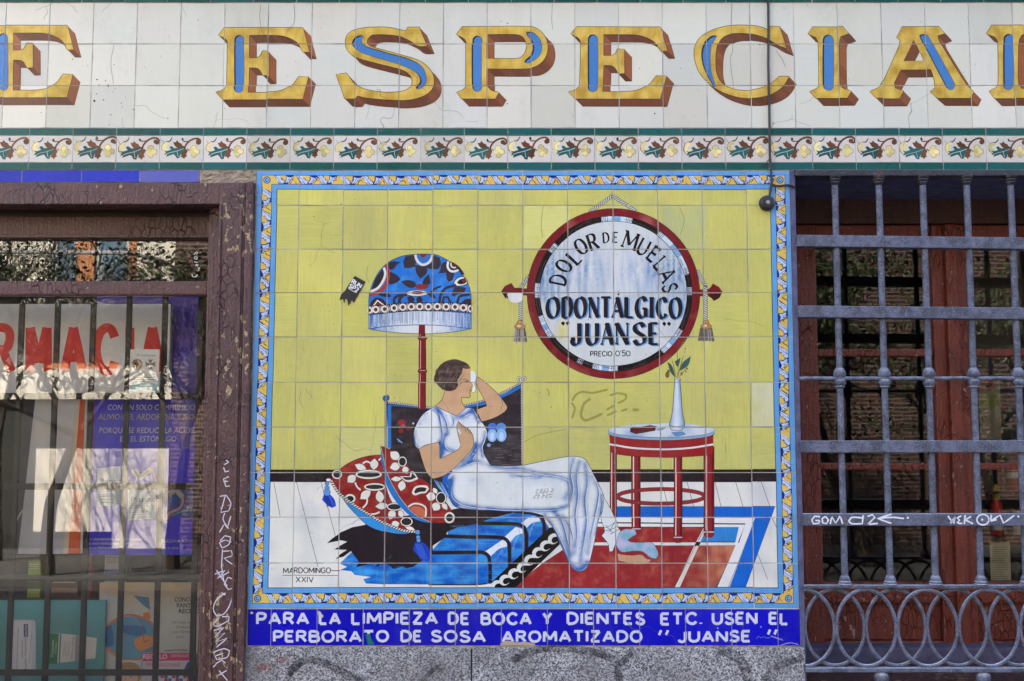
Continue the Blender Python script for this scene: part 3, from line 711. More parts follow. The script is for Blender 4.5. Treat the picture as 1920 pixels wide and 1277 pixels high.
for k in range(36):
    x = rnd.uniform(1330, 1766); y = rnd.choice([225, 320, 360, 430, 500, 560]) + rnd.uniform(-30, 30)
    mu.stroke(ZB1([(x, y), (x + rnd.uniform(40, 130), y + rnd.uniform(-6, 6))]), rnd.uniform(.8, 2.2), rnd.choice([rgb(60, 160, 222), rgb(6, 74, 170), rgb(120, 192, 232)]), taper=True)
for k in range(30):
    x = rnd.uniform(860, 1600); y = rnd.uniform(480, 600)
    mu.stroke(ZB1([(x, y), (x + rnd.uniform(40, 140), y + rnd.uniform(-4, 4))]), rnd.uniform(.8, 2.0), rnd.choice([rgb(60, 160, 222), rgb(6, 74, 170), rgb(100, 182, 228)]), taper=True)
mu.stroke(ZB1([(1300, 612), (1640, 612), (1700, 606)]), 2.2, BK)
mu.poly(ZD([(240, 1222), (360, 1215), (352, 1262), (200, 1262)]), WH)
mu.poly(ZD([(352, 1262), (365, 1195), (845, 745), (880, 740), (925, 880), (530, 1262)]), INK)
for cx, cy in ((398, 1226), (466, 1180), (540, 1128), (612, 1076), (676, 1014), (742, 952), (806, 896), (872, 838)):
    q = ZD([(cx, cy)])[0]; a = R_(-42)
    mu.ell(q[0], q[1], 11.0, 9.6, rgb(222, 222, 212, .04), a, 16); mu.ell(q[0] + 2.6, q[1] + 2.0, 6.6, 5.6, INK, a, 14); mu.ell(q[0] + 6.4, q[1] + .4, 5.4, 4.6, INK, a, 12)
mu.stroke(ZD([(360, 1200), (845, 745)]), 1.2, INK, sm=False)
mu.stroke(ZD([(530, 1262), (925, 880)]), 1.0, INK, sm=False)
# winged dark back of the daybed with cord and blue binding
mu.poly([(724, 752), (745, 757), (808, 764), (850, 772), (872, 762), (910, 751), (945, 738), (976, 720), (977, 800), (979, 873), (930, 874), (850, 900), (810, 964), (770, 930), (735, 880), (727, 800)], BK, fn=lambda x, y: lerp(rgb(40, 34, 42, .25), rgb(78, 74, 74, .25), nz(x * .6, y * 2, .06, 1) * .9 + (.35 if x > 905 and y > 815 else 0)), cell=9)
for k in range(26):
    x = rnd.uniform(912, 960); y = rnd.uniform(828, 872); mu.stroke([(x, y), (x + rnd.uniform(8, 16), y + rnd.uniform(-1.5, 1.5))], .7, rnd.choice([rgb(112, 106, 100), rgb(30, 26, 30)]))
mu.stroke(ZW_([(195, 630), (195, 900), (196, 1155)]), 6.6, rgb(24, 116, 196, .15), sm=False)
mu.stroke(ZW_([(180, 632), (440, 655), (700, 680)]), 1.6, rgb(24, 116, 196, .15))
mu.stroke(ZW_([(1080, 662), (1240, 630), (1360, 606)]), 5.4, rgb(30, 110, 186, .15)); mu.stroke(ZW_([(1500, 545), (1640, 480), (1762, 412)]), 5.8, rgb(30, 110, 186, .15))
CL, CK = rgb(216, 212, 206), rgb(46, 42, 46)
mu.rope(ZW_([(150, 570), (150, 900), (152, 1160)]), 3.2, CL, CK, 2.6); mu.rope(ZW_([(175, 605), (440, 635), (700, 668)]), 2.6, CL, CK, 3.4)
mu.rope(ZW_([(1075, 645), (1340, 575), (1560, 480), (1765, 372)]), 2.6, CL, CK, 3.2); mu.rope(ZW_([(1776, 380), (1776, 700), (1780, 1000), (1782, 1340)]), 2.6, CL, CK, 3.0)
for cx, cy in ((140, 560), (170, 548)): mu.ell(*ZW_([(cx, cy)])[0], 4.2, 5.4, INK); mu.ell(*ZW_([(cx, cy)])[0], 3.4, 4.6, rgb(44, 92, 150))
for cx, cy in ((1745, 318), (1805, 318), (1775, 335)): q = ZW_([(cx, cy)])[0]; mu.ell(*q, 4.6, 4.2, INK); mu.ell(*q, 3.9, 3.5, rgb(214, 210, 196)); mu.ell(*q, 1.7, 1.5, rgb(120, 116, 108))
for cx, cy, r, c in ((340, 850, 8, rgb(150, 40, 54)), (335, 950, 5, rgb(140, 30, 40)), (425, 920, 4, rgb(130, 30, 40)), (360, 885, 4, rgb(186, 84, 96)), (300, 880, 4, rgb(60, 70, 50)), (480, 855, 2.2, rgb(206, 206, 206))): mu.ell(*ZW_([(cx, cy)])[0], r, r * .85, c, n=10)
for a, b in (((290, 1045), (350, 1095)), ((300, 1070), (340, 1080))): mu.stroke(ZW_([a, b]), 2.2, rgb(110, 160, 200))
for cx, cy, rx, ry, c in ((1425, 905, 9, 9, rgb(60, 116, 196)), (1530, 905, 9.5, 9, rgb(84, 140, 212)), (1425, 1000, 9, 12, rgb(140, 182, 226)), (1535, 995, 9.5, 12.5, rgb(140, 182, 226)), (1425, 1010, 4, 8, rgb(190, 212, 236)), (1535, 1010, 4, 8, rgb(190, 212, 236)), (1385, 1115, 3.4, 3.4, rgb(120, 160, 206))):
    mu.ell(*ZW_([(cx, cy)])[0], rx, ry, c, n=16)
# cushions
RC = rgb(146, 34, 34, .2)
def redc(x, y): return lerp(rgb(138, 28, 30, .2), rgb(190, 70, 50, .2), .12 + nz(x, y, .08, 6) * .6 + max(0, (x - 760) / 260) * .35)
def petal(zf, x, y, L, w, ang):
    a = R_(ang); c, s = math.cos(a), math.sin(a)
    P = [(0, 0), (L * .3, -w * .45), (L * .65, -w * .5), (L, 0), (L * .65, w * .5), (L * .3, w * .45)]
    Q = zf([(x + p[0] * c - p[1] * s, y + p[0] * s + p[1] * c) for p in P])
    mu.stroke(Q, 1.6, rgb(70, 20, 22), closed=True); mu.poly(Q, rgb(228, 222, 208, .04), True)
p1 = ZP([(160, 420), (250, 325), (360, 250), (500, 198), (640, 180), (680, 190), (690, 300), (710, 480), (770, 650), (900, 800), (960, 862), (1022, 942), (900, 937), (750, 872), (560, 772), (400, 672), (280, 592)])
mu.poly(ZP([(270, 585), (400, 672), (560, 772), (750, 872), (900, 935), (1022, 945), (860, 968), (700, 942), (560, 892), (440, 795), (340, 692)]), rgb(50, 140, 206, .18), True)
mu.stroke(ZP([(270, 590), (340, 692), (440, 795), (560, 892), (700, 942), (860, 968), (1000, 955)]), .9, LINE)
mu.poly(p1, RC, True, fn=redc, cell=9); mu.stroke(p1, 1.0, LINE, closed=True)
W1 = rgb(228, 222, 208, .04)
def ring(zf, cx, cy, rx, ry, wd=16, rot=0):
    q = zf([(cx, cy)])[0]; k = zf([(1, 0)])[0][0] - zf([(0, 0)])[0][0]
    mu.ell(q[0], q[1], rx * k + .9, ry * k + .9, rgb(60, 20, 22), rot); mu.ell(q[0], q[1], rx * k, ry * k, W1, rot); mu.ell(q[0], q[1], (rx - wd) * k + .4, (ry - wd) * k + .4, INK, rot); mu.ell(q[0], q[1], (rx - wd - 4) * k, (ry - wd - 4) * k, rgb(40, 40, 40, .2), rot)
for a in ((520, 330, 130, 60, 205), (590, 330, 115, 75, 275), (410, 380, 105, 75, 140), (560, 530, 135, 75, 140), (640, 530, 130, 75, 80), (740, 680, 135, 60, 175), (790, 720, 110, 70, 110), (850, 860, 90, 65, 165), (840, 730, 80, 50, 60), (900, 890, 120, 36, 22)): petal(ZP, *a)
ring(ZP, 540, 372, 132, 44, 20); ring(ZP, 600, 495, 106, 38, 18); ring(ZP, 795, 695, 74, 38, 12); ring(ZP, 225, 370, 50, 46, 14); ring(ZP, 355, 612, 54, 46, 20); ring(ZP, 920, 845, 60, 46, 12)
for P in ([(405, 450), (425, 495), (460, 525)], [(525, 610), (520, 660), (480, 705)], [(540, 765), (600, 765), (650, 745)], [(480, 265), (520, 245), (560, 262)], [(640, 235), (660, 215), (675, 215)]): mu.stroke(ZP(P), 3.0, W1)
mu.rope(ZP([(160, 425), (230, 540), (300, 604), (420, 692), (560, 778), (720, 866), (880, 930), (1025, 946)]), 4.4, rgb(224, 216, 206), rgb(40, 34, 36), 5.0)
p2 = ZP([(660, 90), (720, 112), (800, 152), (900, 235), (1000, 375), (1100, 432), (1170, 492), (1270, 602), (1340, 692), (1400, 800), (1395, 848), (1280, 852), (1150, 845), (1000, 772), (880, 642), (790, 502), (720, 352), (690, 222)])
mu.poly(ZP([(662, 140), (690, 220), (720, 350), (790, 500), (880, 640), (1000, 772), (1150, 848), (1195, 856), (1100, 850), (980, 805), (870, 710), (780, 600), (715, 470), (690, 330), (664, 220)]), rgb(28, 116, 196, .18), True)
mu.poly(p2, RC, True, fn=redc, cell=9); mu.stroke(p2, 1.0, LINE, closed=True)
for a in ((850, 225, 120, 80, 220), (860, 280, 110, 75, 165), (895, 290, 80, 60, 70), (870, 415, 110, 45, 178), (880, 430, 110, 70, 100), (1210, 600, 100, 80, 190), (1235, 650, 95, 80, 120), (1270, 650, 90, 46, 55), (1180, 505, 70, 40, 55)): petal(ZP, *a)
ring(ZP, 878, 245, 44, 50, 12); ring(ZP, 1260, 605, 52, 60, 12); ring(ZP, 1345, 800, 52, 54, 20)
for zf, P, Q in ((ZP, [(972, 545), (1000, 495), (1060, 480), (1120, 485), (1140, 515), (1110, 555), (1060, 562), (1010, 580), (980, 570)], [(992, 545), (1015, 510), (1070, 498), (1118, 508), (1100, 540), (1050, 546), (1005, 562)]),):
    mu.poly(zf(P), W1, True); mu.poly(zf(Q), rgb(40, 40, 40, .2), True)
mu.poly(ZP([(850, 390), (950, 390), (960, 350), (985, 340), (1025, 400), (1030, 418), (960, 445), (905, 440)]), W1, True); mu.poly(ZP([(872, 398), (960, 398), (975, 355), (1015, 400), (960, 425), (905, 424)]), rgb(44, 44, 42, .2), True)
mu.poly(ZP([(950, 715), (980, 690), (1040, 690), (1090, 720), (1105, 770), (1090, 800), (1010, 770)]), rgb(198, 106, 76, .15), True); mu.stroke(ZP([(930, 700), (985, 665), (1050, 668), (1105, 700), (1110, 760), (1105, 800)]), 3.2, W1)
mu.rope(ZP([(662, 95), (690, 222), (720, 352), (790, 502), (880, 642), (1000, 772), (1150, 846)]), 2.0, rgb(214, 208, 200), rgb(30, 28, 30), 2.4)
def tassel(zf, x, y, w, h, tilt):
    mu.poly(zf([(x - w * .35, y), (x + w * .3, y), (x + w * .55 + tilt, y + h * .4), (x + w * .7 + tilt, y + h * .85), (x + w * .3 + tilt, y + h), (x - w * .1 + tilt * .5, y + h * .8), (x - w * .55, y + h * .4)]), rgb(24, 64, 176, .25), True)
    for k in range(7): mu.stroke(zf([(x - w * .3 + k * w * .1, y + h * .1), (x - w * .3 + k * w * .14 + tilt, y + h * .9)]), .7, rnd.choice([rgb(70, 120, 214), rgb(10, 24, 110)]))
tassel(ZP, 125, 570, 90, 135, 26); tassel(ZP, 1045, 1050, 110, 190, 46)
for cx, cy, r in ((125, 460, 20), (125, 505, 24), (125, 550, 34), (1035, 1000, 20), (1040, 1030, 20), (1030, 950, 24)):
    q = ZP([(cx, cy)])[0]; mu.ell(*q, r / 5.32 + .6, r / 5.32 + .4, INK, n=12); mu.ell(*q, r / 5.32, r / 5.32 - .2, rgb(90, 146, 206), n=12)
mu.ell(*ZP([(140, 425)])[0], 5.2, 3.4, INK); mu.ell(*ZP([(140, 425)])[0], 4.4, 2.7, WH)

# ---- lamp
LP = rgb(122, 28, 36, .15)
mu.poly(ZL([(992, 940), (1070, 940), (1076, 1290), (1080, 1960), (985, 1960), (986, 1290)]), LP)
mu.stroke(ZL([(1012, 950), (1008, 1300), (1004, 1950)]), 1.3, rgb(210, 170, 160)); mu.stroke(ZL([(1064, 950), (1070, 1300), (1074, 1950)]), 1.6, rgb(70, 14, 22))
for y in (1112, 1508):
    q = ZL([(1032, y)])[0]; mu.ell(*q, 9.2, 4.6, INK); mu.ell(*q, 8.4, 3.9, rgb(130, 36, 42)); mu.stroke([(q[0] - 6, q[1] - 1.4), (q[0] + 6, q[1] - 1.4)], .9, rgb(206, 160, 150))
shade = ZL([(395, 835), (400, 620), (420, 510), (470, 390), (550, 272), (660, 182), (800, 125), (950, 105), (1080, 102), (1200, 116), (1320, 170), (1430, 252), (1530, 372), (1590, 482), (1615, 572), (1620, 830)])
SB = rgb(24, 112, 200, .16)
mu.poly(shade, SB, True, fn=lambda x, y: lerp(SB, rgb(80, 166, 226, .16), nz(x, y, .06, 9) * .7), cell=8)
DK = rgb(46, 42, 56, .2)
def lp(P, c=None, sm=True): mu.poly(ZL(P), c or DK, sm)
lp([(830, 132), (940, 112), (960, 180), (945, 255), (880, 272), (815, 268), (805, 200)]); lp([(945, 235), (1090, 240), (1088, 330), (1010, 398), (962, 330)]); lp([(1085, 240), (1150, 200), (1160, 118), (1245, 150), (1258, 230), (1222, 292), (1150, 286), (1100, 272)])
mu.stroke(ZL([(950, 112), (968, 175), (1008, 220), (1050, 232), (1100, 212), (1140, 168), (1155, 112)]), 4.6, W1); lp([(975, 110), (1130, 110), (1100, 165), (1045, 190), (1000, 165)], rgb(50, 110, 180)); lp([(1000, 105), (1085, 105), (1068, 130), (1045, 150), (1020, 132)], rgb(130, 36, 40))
lp([(632, 205), (700, 190), (772, 200), (720, 245), (690, 282), (640, 292), (622, 250)]); lp([(640, 312), (722, 350), (776, 402), (722, 450), (640, 472), (622, 400)])
lp([(418, 545), (480, 388), (575, 262), (590, 350), (545, 445), (480, 510)], rgb(40, 38, 46, .2))
mu.stroke(ZL([(605, 235), (624, 350), (595, 475), (505, 560), (405, 592)]), 7.0, rgb(164, 62, 60, .2)); mu.stroke(ZL([(575, 265), (592, 340), (562, 430), (500, 512), (412, 552)]), 4.6, W1)
lp([(500, 590), (580, 560), (640, 580), (660, 620), (580, 615)])
lp([(1335, 196), (1270, 220), (1250, 290), (1222, 342), (1318, 330), (1325, 400), (1350, 440), (1400, 415), (1418, 335), (1480, 320), (1500, 350), (1545, 352), (1480, 262), (1400, 205)]); mu.stroke(ZL([(1345, 196), (1338, 260), (1370, 308), (1420, 315), (1468, 298)]), 4.2, W1); mu.stroke(ZL([(1380, 205), (1378, 245), (1405, 270), (1440, 265)]), 2.4, W1); mu.ell(*ZL([(1412, 236)])[0], 3, 3, rgb(124, 36, 38))
lp([(1405, 450), (1440, 400), (1510, 372), (1560, 395), (1585, 440), (1560, 480), (1480, 495), (1430, 485)], INK); lp([(1415, 450), (1445, 408), (1510, 380), (1555, 400), (1578, 440), (1550, 472), (1480, 486), (1435, 478)], W1); lp([(1450, 452), (1480, 415), (1540, 395), (1572, 430), (1540, 462), (1480, 468)], INK); lp([(1500, 430), (1540, 398), (1570, 430), (1530, 452)], rgb(122, 36, 38))
lp([(780, 432), (862, 414), (942, 440), (962, 492), (900, 512), (832, 482)]); lp([(1032, 450), (1060, 395), (1110, 345), (1132, 440), (1100, 476), (1050, 470)])
lp([(940, 490), (985, 465), (1060, 465), (1115, 490), (1080, 520), (985, 522)], rgb(138, 40, 44)); mu.ell(*ZL([(970, 572)])[0], 20.5, 6.0, INK); mu.ell(*ZL([(970, 572)])[0], 19.4, 5.2, W1); mu.ell(*ZL([(975, 566)])[0], 11.5, 3.2, rgb(124, 36, 42))
for P, w in (([(700, 700), (698, 640), (750, 602), (850, 590)], 5), ([(760, 700), (765, 640), (800, 600)], 6), ([(1240, 700), (1250, 600), (1320, 515), (1440, 480)], 5), ([(1272, 700), (1290, 625), (1340, 622), (1372, 700)], 4), ([(1450, 700), (1482, 615), (1600, 588)], 5), ([(1120, 600), (1160, 540), (1260, 490)], 4)): mu.stroke(ZL(P), w, DK)
lp([(850, 620), (900, 600), (945, 640), (930, 685), (870, 680)]); lp([(960, 640), (1000, 605), (1042, 640), (1030, 680), (975, 685)]); lp([(1490, 715), (1520, 668), (1575, 640), (1616, 645), (1616, 730)]); lp([(1380, 600), (1420, 500), (1480, 500), (1560, 510), (1530, 570), (1450, 590), (1420, 615)]); lp([(1090, 575), (1160, 570), (1200, 640), (1140, 620)])
lp([(412, 740), (422, 680), (480, 628), (560, 640), (612, 705), (600, 740)]); lp([(440, 728), (500, 650), (590, 715)], W1, False); lp([(462, 725), (503, 668), (565, 715)], rgb(140, 34, 38), False)
bandP = [(398, 775), (480, 768), (587, 762), (697, 750), (800, 740), (903, 735), (1003, 733), (1108, 735), (1212, 735), (1318, 738), (1425, 740), (1525, 750), (1615, 762)]
mu.stroke(ZL(bandP), 16.5, INK)
for i, (x, y) in enumerate(bandP):
    q = ZL([(min(max(x, 408), 1608), y)])[0]; r = 6.9 if 0 < i < 12 else 4.6
    mu.ell(*q, r, 6.9, W1, n=18); mu.ell(*q, r * .52, 3.7, rgb(112, 40, 44), n=14)
for i in range(12):
    a, b = bandP[i], bandP[i + 1]; mu.stroke(ZL([(a[0] + 40, a[1] - 45), (b[0] - 40, b[1] + 45)]), .7, W1); mu.stroke(ZL([(a[0] + 40, a[1] + 45), (b[0] - 40, b[1] - 45)]), .7, W1)
xL, xR = ZL([(395, 0)])[0][0], ZL([(1620, 0)])[0][0]
def fringe_fn(x, y):
    t = abs((x - (xL + xR) / 2) / ((xR - xL) / 2)); n = nz(x * 1.3, y * .06, .55, 2)
    return lerp(rgb(212, 218, 226, .05), rgb(52, 112, 176, .1), (t - .35) * 1.25 + n * .75)
fr_ = ZL([(395, 840), (600, 812), (800, 795), (1000, 786), (1300, 796), (1620, 820), (1620, 1000), (1300, 965), (1000, 950), (600, 970), (395, 998)])
mu.poly(fr_, LBL, True, fn=fringe_fn, cell=3.2)
for k in range(86):
    t = k / 85.0; x = 400 + 1215 * t; yt = 785 + 200 * (t - .5) ** 2; yb = 950 + 190 * (t - .5) ** 2
    mu.stroke(ZL([(x, yt + 6), (x + rnd.uniform(-3, 3), yb - rnd.uniform(2, 60))]), rnd.uniform(.35, .8), rnd.choice([rgb(60, 92, 130), rgb(120, 156, 196), rgb(36, 56, 86), rgb(220, 226, 232)]), sm=False)
mu.stroke(fr_, .8, rgb(40, 66, 96), closed=True)
und = ZL([(395, 1002), (600, 972), (1000, 953), (1300, 967), (1622, 1001), (1400, 1040), (1100, 1058), (800, 1050), (550, 1025)])
mu.poly(und, LBL, True, fn=lambda x, y: lerp(rgb(222, 222, 220, .03), rgb(76, 132, 190, .1), (abs((x - (xL + xR) / 2) / ((xR - xL) / 2)) - .4) * 1.9 + nz(x, y * .2, .5, 1) * .5), cell=4); mu.stroke(und, .9, rgb(40, 66, 96), closed=True)
mu.poly(ZL([(993, 952), (1068, 955), (1070, 1062), (990, 1062)]), LP)
mu.stroke(shade[:], .9, LINE)

# ---- round wall plaque with its cords
cx0, cy0 = 1150.0, 550.8
for P in ([(745, 205), (930, 72)], [(930, 72), (1118, 200)], [(262, 715), (195, 812)], [(195, 812), (195, 1080)], [(1603, 665), (1676, 800)], [(1672, 795), (1672, 1072)]): mu.rope(ZR(P), 6.4, rgb(206, 204, 192), rgb(84, 84, 74), 4.2)
mu.poly(ZR([(45, 835), (72, 795), (125, 770), (150, 808), (235, 812), (260, 812), (260, 872), (235, 868), (160, 870), (150, 915), (110, 905), (70, 880)]), rgb(110, 24, 32, .15)); mu.poly(ZR([(88, 858), (120, 845), (215, 850), (212, 905), (170, 928), (110, 915)]), rgb(224, 222, 214), True)
mu.poly(ZR([(45, 840), (80, 850), (80, 900), (60, 872)]), INK, True)
mu.poly(ZR([(1622, 818), (1690, 820), (1712, 805), (1730, 773), (1780, 800), (1808, 840), (1785, 885), (1738, 912), (1720, 890), (1690, 872), (1622, 872)]), rgb(120, 26, 34, .15)); mu.poly(ZR([(1700, 860), (1800, 848), (1780, 888), (1738, 912), (1712, 880)]), rgb(60, 18, 26), True)
mu.rope(ZR([(1672, 800), (1672, 1072)]), 6.4, rgb(206, 204, 192), rgb(84, 84, 74), 4.2)
for sx, x, y in ((0, 190, 1105), (1, 1676, 1100)):
    w = 50 if sx == 0 else 58
    mu.poly(ZR([(x - w * .8, y + 25), (x + w * .8, y + 25), (x + w, y + 70), (x + w * 1.15, y + 135), (x - w * 1.1, y + 130), (x - w * .95, y + 70)]), rgb(122, 112, 104, .15))
    for k in range(13): mu.stroke(ZR([(x - w * .8 + k * w * .13, y + 26), (x - w * 1.05 + k * w * .175, y + 120 + rnd.uniform(0, 26))]), .8, rnd.choice([rgb(50, 44, 42), rgb(196, 186, 172), rgb(84, 76, 70)]))
    q = ZR([(x, y)])[0]; mu.ell(q[0], q[1] - 4, 6, 5, INK); mu.ell(q[0], q[1] - 4, 5.3, 4.3, rgb(186, 140, 84)); mu.ell(q[0], q[1] + 3, 10.4, 5.6, INK); mu.ell(q[0], q[1] + 3, 9.7, 5, rgb(178, 128, 76)); mu.ell(q[0] - 2, q[1] + 2, 4, 2.4, rgb(226, 196, 146))
mu.ell(cx0, cy0, 162.6, 160.2, LINE, n=72); 
def ringred(x, y): return lerp(rgb(122, 20, 32, .2), rgb(166, 84, 80, .2), nz(x, y, .035, 11) * 1.2 - .12)
mu.ell(cx0, cy0, 161.6, 159.2, RED, n=72, fn=ringred, cell=11)
mu.ell(cx0, cy0, 148.6, 146.6, INK, n=72)
for a0, a1 in ((-99, -76), (214, 221), (-54, -15), (-5, 0.5), (28, 50), (87, 106), (114, 118), (145, 163), (177, 188)):
    mu.arc(cx0, cy0, 142.6, 140.6, a0, a1, 9.6, rgb(206, 218, 228, .05))
    if a1 - a0 > 12: mu.arc(cx0, cy0, 142.6, 140.6, a0 + (a1 - a0) * .35, a0 + (a1 - a0) * .62, 9.4, rgb(130, 168, 204, .06))
    for b0 in (a0, a1):
        for k in range(4):
            an = R_(b0 + (k * 1.3 + .5) * (1 if b0 == a0 else -1)); mu.stroke([(cx0 + 138 * math.cos(an), cy0 + 136 * math.sin(an)), (cx0 + 147.5 * math.cos(an), cy0 + 145.5 * math.sin(an))], .8, INK, sm=False)
for k in range(40):
    an = R_(rnd.uniform(0, 360)); mu.arc(cx0, cy0, rnd.uniform(139, 146), rnd.uniform(137, 144), math.degrees(an), math.degrees(an) + rnd.uniform(4, 14), .7, rgb(70, 64, 66))
mu.ell(cx0, cy0, 138.6, 136.4, INK, n=72)
def disc_fn(x, y):
    dx = (x - cx0) / 138.0; dy = (y - cy0) / 137.0; s_ = nz(x * .9, y * .055, .20, 3) * .8 + nz(x * .8, y * .05, .5, 9) * .55
    reg = max(0.0, 1 - abs(dy + .30) * 1.7) * (1.0 - .75 * math.exp(-((dx - .05) / .16) ** 2)) + (.35 if abs(dx) > .72 else .0) * max(0, 1 - abs(dy) * 1.3)
    c = lerp(rgb(208, 210, 206, .06), rgb(104, 142, 184, .10), reg * (.5 + s_ * 1.1) + max(0, s_) * .12)
    yl = math.exp(-(((x - 1054) / 10) ** 2 + ((y - 620) / 18) ** 2)); return lerp(c, rgb(214, 204, 120, .05), yl)
mu.ell(cx0, cy0, 137.6, 135.4, WH, n=72, fn=disc_fn, cell=5)
for c_, x, y, rot, h in (('D', 497, 742, -78, 122), ('O', 540, 632, -62, 122), ('L', 622, 562, -47, 122), ('O', 677, 477, -33, 122), ('R', 772, 440, -19, 122), ('D', 878, 408, -4, 78), ('E', 952, 405, 3, 78), ('M', 1072, 430, 18, 132), ('U', 1176, 482, 28, 128), ('E', 1258, 540, 38, 122), ('L', 1318, 614, 48, 122), ('A', 1368, 704, 62, 128), ('S', 1388, 806, 74, 112)):
    q = ZR([(x, y)])[0]; H = h / 4.258; w = GL[c_][0]; a = R_(rot); ca, sa = math.cos(a), math.sin(a)
    sx_ = .80 if c_ in 'DORU' else (.9 if c_ == 'M' else .85)
    def tf(p, q=q, H=H, w=w, ca=ca, sa=sa, sx_=sx_):
        X = (p[0] - w / 2) * H * sx_; Y_ = -(p[1] - .5) * H; return (q[0] + X * ca - Y_ * sa, q[1] + X * sa + Y_ * ca)
    mu.glyph(c_, tf, H * .19, H * .085, INK, serif=.12)
def serif_word(word, boxes, y0, y1, thick, thin, base_sh=True):
    H = y1 - y0
    for dx, dy, col, tk in (((2.6, 1.6, rgb(96, 146, 196, .1), 1.06), (0, 0, rgb(20, 24, 34, .12), 1.0)) if base_sh else ((0, 0, INK, 1.0),)):
        for c_, (xa, xb) in zip(word, boxes):
            w = GL[c_][0]; sx_ = (xb - xa - thick * .9) / max(w, .3); x_ = xa + thick * .45
            if c_ == 'I': x_ = (xa + xb) / 2; sx_ = 6
            mu.glyph(c_, lambda p, x_=x_, sx_=sx_: (x_ + dx + p[0] * sx_, y1 + dy - thin / 2 - p[1] * (H - thin)), thick * tk, thin, col, serif=.085 if c_ not in 'I' else .75)
rx_ = lambda a: 930 + a / 4.258
ry_ = lambda a: 350 + a / 4.258
serif_word('ODONTALGICO', [(rx_(a), rx_(b)) for a, b in ((392, 512), (520, 615), (618, 728), (730, 828), (822, 928), (912, 1022), (1024, 1108), (1106, 1214), (1222, 1262), (1274, 1372), (1376, 1488))], ry_(880), ry_(1050), 8.2, 2.5)
mu.poly(ZR([(968, 862), (990, 845), (980, 870)]), INK)
r2x = lambda a: 960 + a / 5.047
serif_word('JUANSE', [(r2x(a), r2x(b)) for a, b in ((545, 655), (690, 822), (825, 965), (968, 1110), (1135, 1270), (1288, 1395))], 605.0, 647.4, 8.8, 2.6)
q = ZR2([(575, 385)])[0]; mu.ell(*q, 4.6, 4.4, INK)
for x, y in ((480, 232), (525, 232), (1440, 232), (1485, 232)):
    q = ZR2([(x, y)])[0]; mu.ell(*q, 3.4, 3.2, INK, n=12); mu.poly([(q[0] + 3.2, q[1] - 1), (q[0] + 3.0, q[1] + 2.5), (q[0] - 1.5, q[1] + 6.0), (q[0] + .6, q[1] + 2)], INK)
mu.text('PRECIO', 1105.6, 658.2, 1147.5, 668.6, 1.7, INK, gap=.26); mu.text("0'50", 1153.0, 657.0, 1181.6, 668.8, 1.5, INK, gap=.16)

# ---- side table, box and vase
TR = rgb(140, 30, 36, .18)
def leg(x, w, y0, y1, band=True):
    mu.poly(ZT([(x - w / 2, y0), (x + w / 2, y0), (x + w / 2, y1 - 20), (x + w * .3, y1), (x - w * .3, y1), (x - w / 2, y1 - 20)]), TR)
    mu.stroke(ZT([(x - w * .26, y0 + 12), (x - w * .26, y1 - 60)]), w * .13 / 4.2575, rgb(224, 200, 190), sm=False); mu.stroke(ZT([(x + w * .36, y0), (x + w * .36, y1 - 30)]), w * .2 / 4.2575, rgb(98, 16, 24), sm=False)
    for sx in (-.5, .5): mu.stroke(ZT([(x + sx * w, y0), (x + sx * w, y1 - 20)]), .8, LINE, sm=False)
    if band: mu.stroke(ZT([(x - w / 2, y1 - 44), (x + w / 2, y1 - 44)]), 2.4, rgb(190, 186, 186), sm=False); mu.stroke(ZT([(x - w / 2, y1 - 38), (x + w / 2, y1 - 38)]), .8, INK, sm=False)
leg(300, 54, 320, 912, False); leg(480, 72, 400, 1032)
E_ = [(680 + 346 * math.cos(R_(a)), 728 + 58 * math.sin(R_(a))) for a in range(0, 360, 9)]
mu.stroke(ZT(E_), 7.6, LINE, sm=False, closed=True); mu.stroke(ZT(E_), 6.2, rgb(146, 44, 48, .15), sm=False, closed=True)
leg(815, 66, 400, 1098); leg(1062, 82, 330, 1056)
mu.poly(ZT([(265, 235), (680, 270), (1098, 235), (1096, 330), (1088, 395), (1020, 402), (850, 414), (680, 418), (450, 408), (330, 392), (278, 372)]), rgb(150, 30, 36, .18))
mu.stroke(ZT([(265, 308), (450, 342), (680, 352), (900, 342), (1096, 312)]), 3.8, rgb(226, 214, 206), sm=True)
for P in ([(265, 300), (450, 333), (680, 344), (900, 333), (1096, 303)], [(278, 372), (330, 392), (450, 408), (680, 418), (850, 414), (1020, 402), (1090, 394)]): mu.stroke(ZT(P), .9, LINE)
EL = lambda cy, rx, ry: [(683 + rx * math.cos(R_(a)), cy + ry * math.sin(R_(a))) for a in range(0, 360, 8)]
mu.poly(ZT(EL(222, 427, 62)), LINE); mu.poly(ZT(EL(219, 425, 61)), rgb(136, 164, 188, .08)); mu.poly(ZT(EL(200, 426, 60)), LINE)
mu.poly(ZT(EL(199, 423, 58)), WH, fn=lambda x, y: lerp(rgb(206, 212, 214, .04), rgb(140, 172, 200, .05), nz(x, y, .04, 2) * .9 + (y - 800) / 40 - .05), cell=10)
mu.poly(ZT([(435, 185), (590, 154), (642, 164), (636, 205), (480, 232), (435, 216)]), INK); mu.poly(ZT([(440, 187), (590, 158), (636, 166), (478, 196)]), rgb(120, 30, 36, .1)); mu.poly(ZT([(440, 192), (476, 200), (632, 170), (630, 202), (480, 228), (440, 214)]), rgb(96, 18, 26, .1))
mu.poly(ZT([(640, 190), (720, 178), (700, 195), (650, 205)]), rgb(120, 150, 176), True); mu.poly(ZT([(760, 215), (850, 210), (880, 235), (800, 250)]), rgb(96, 140, 180), True)
vase = ZR2([(1532, 758), (1598, 758), (1590, 780), (1600, 900), (1612, 1080), (1634, 1190), (1612, 1246), (1508, 1246), (1488, 1195), (1515, 1080), (1530, 900), (1540, 780)])
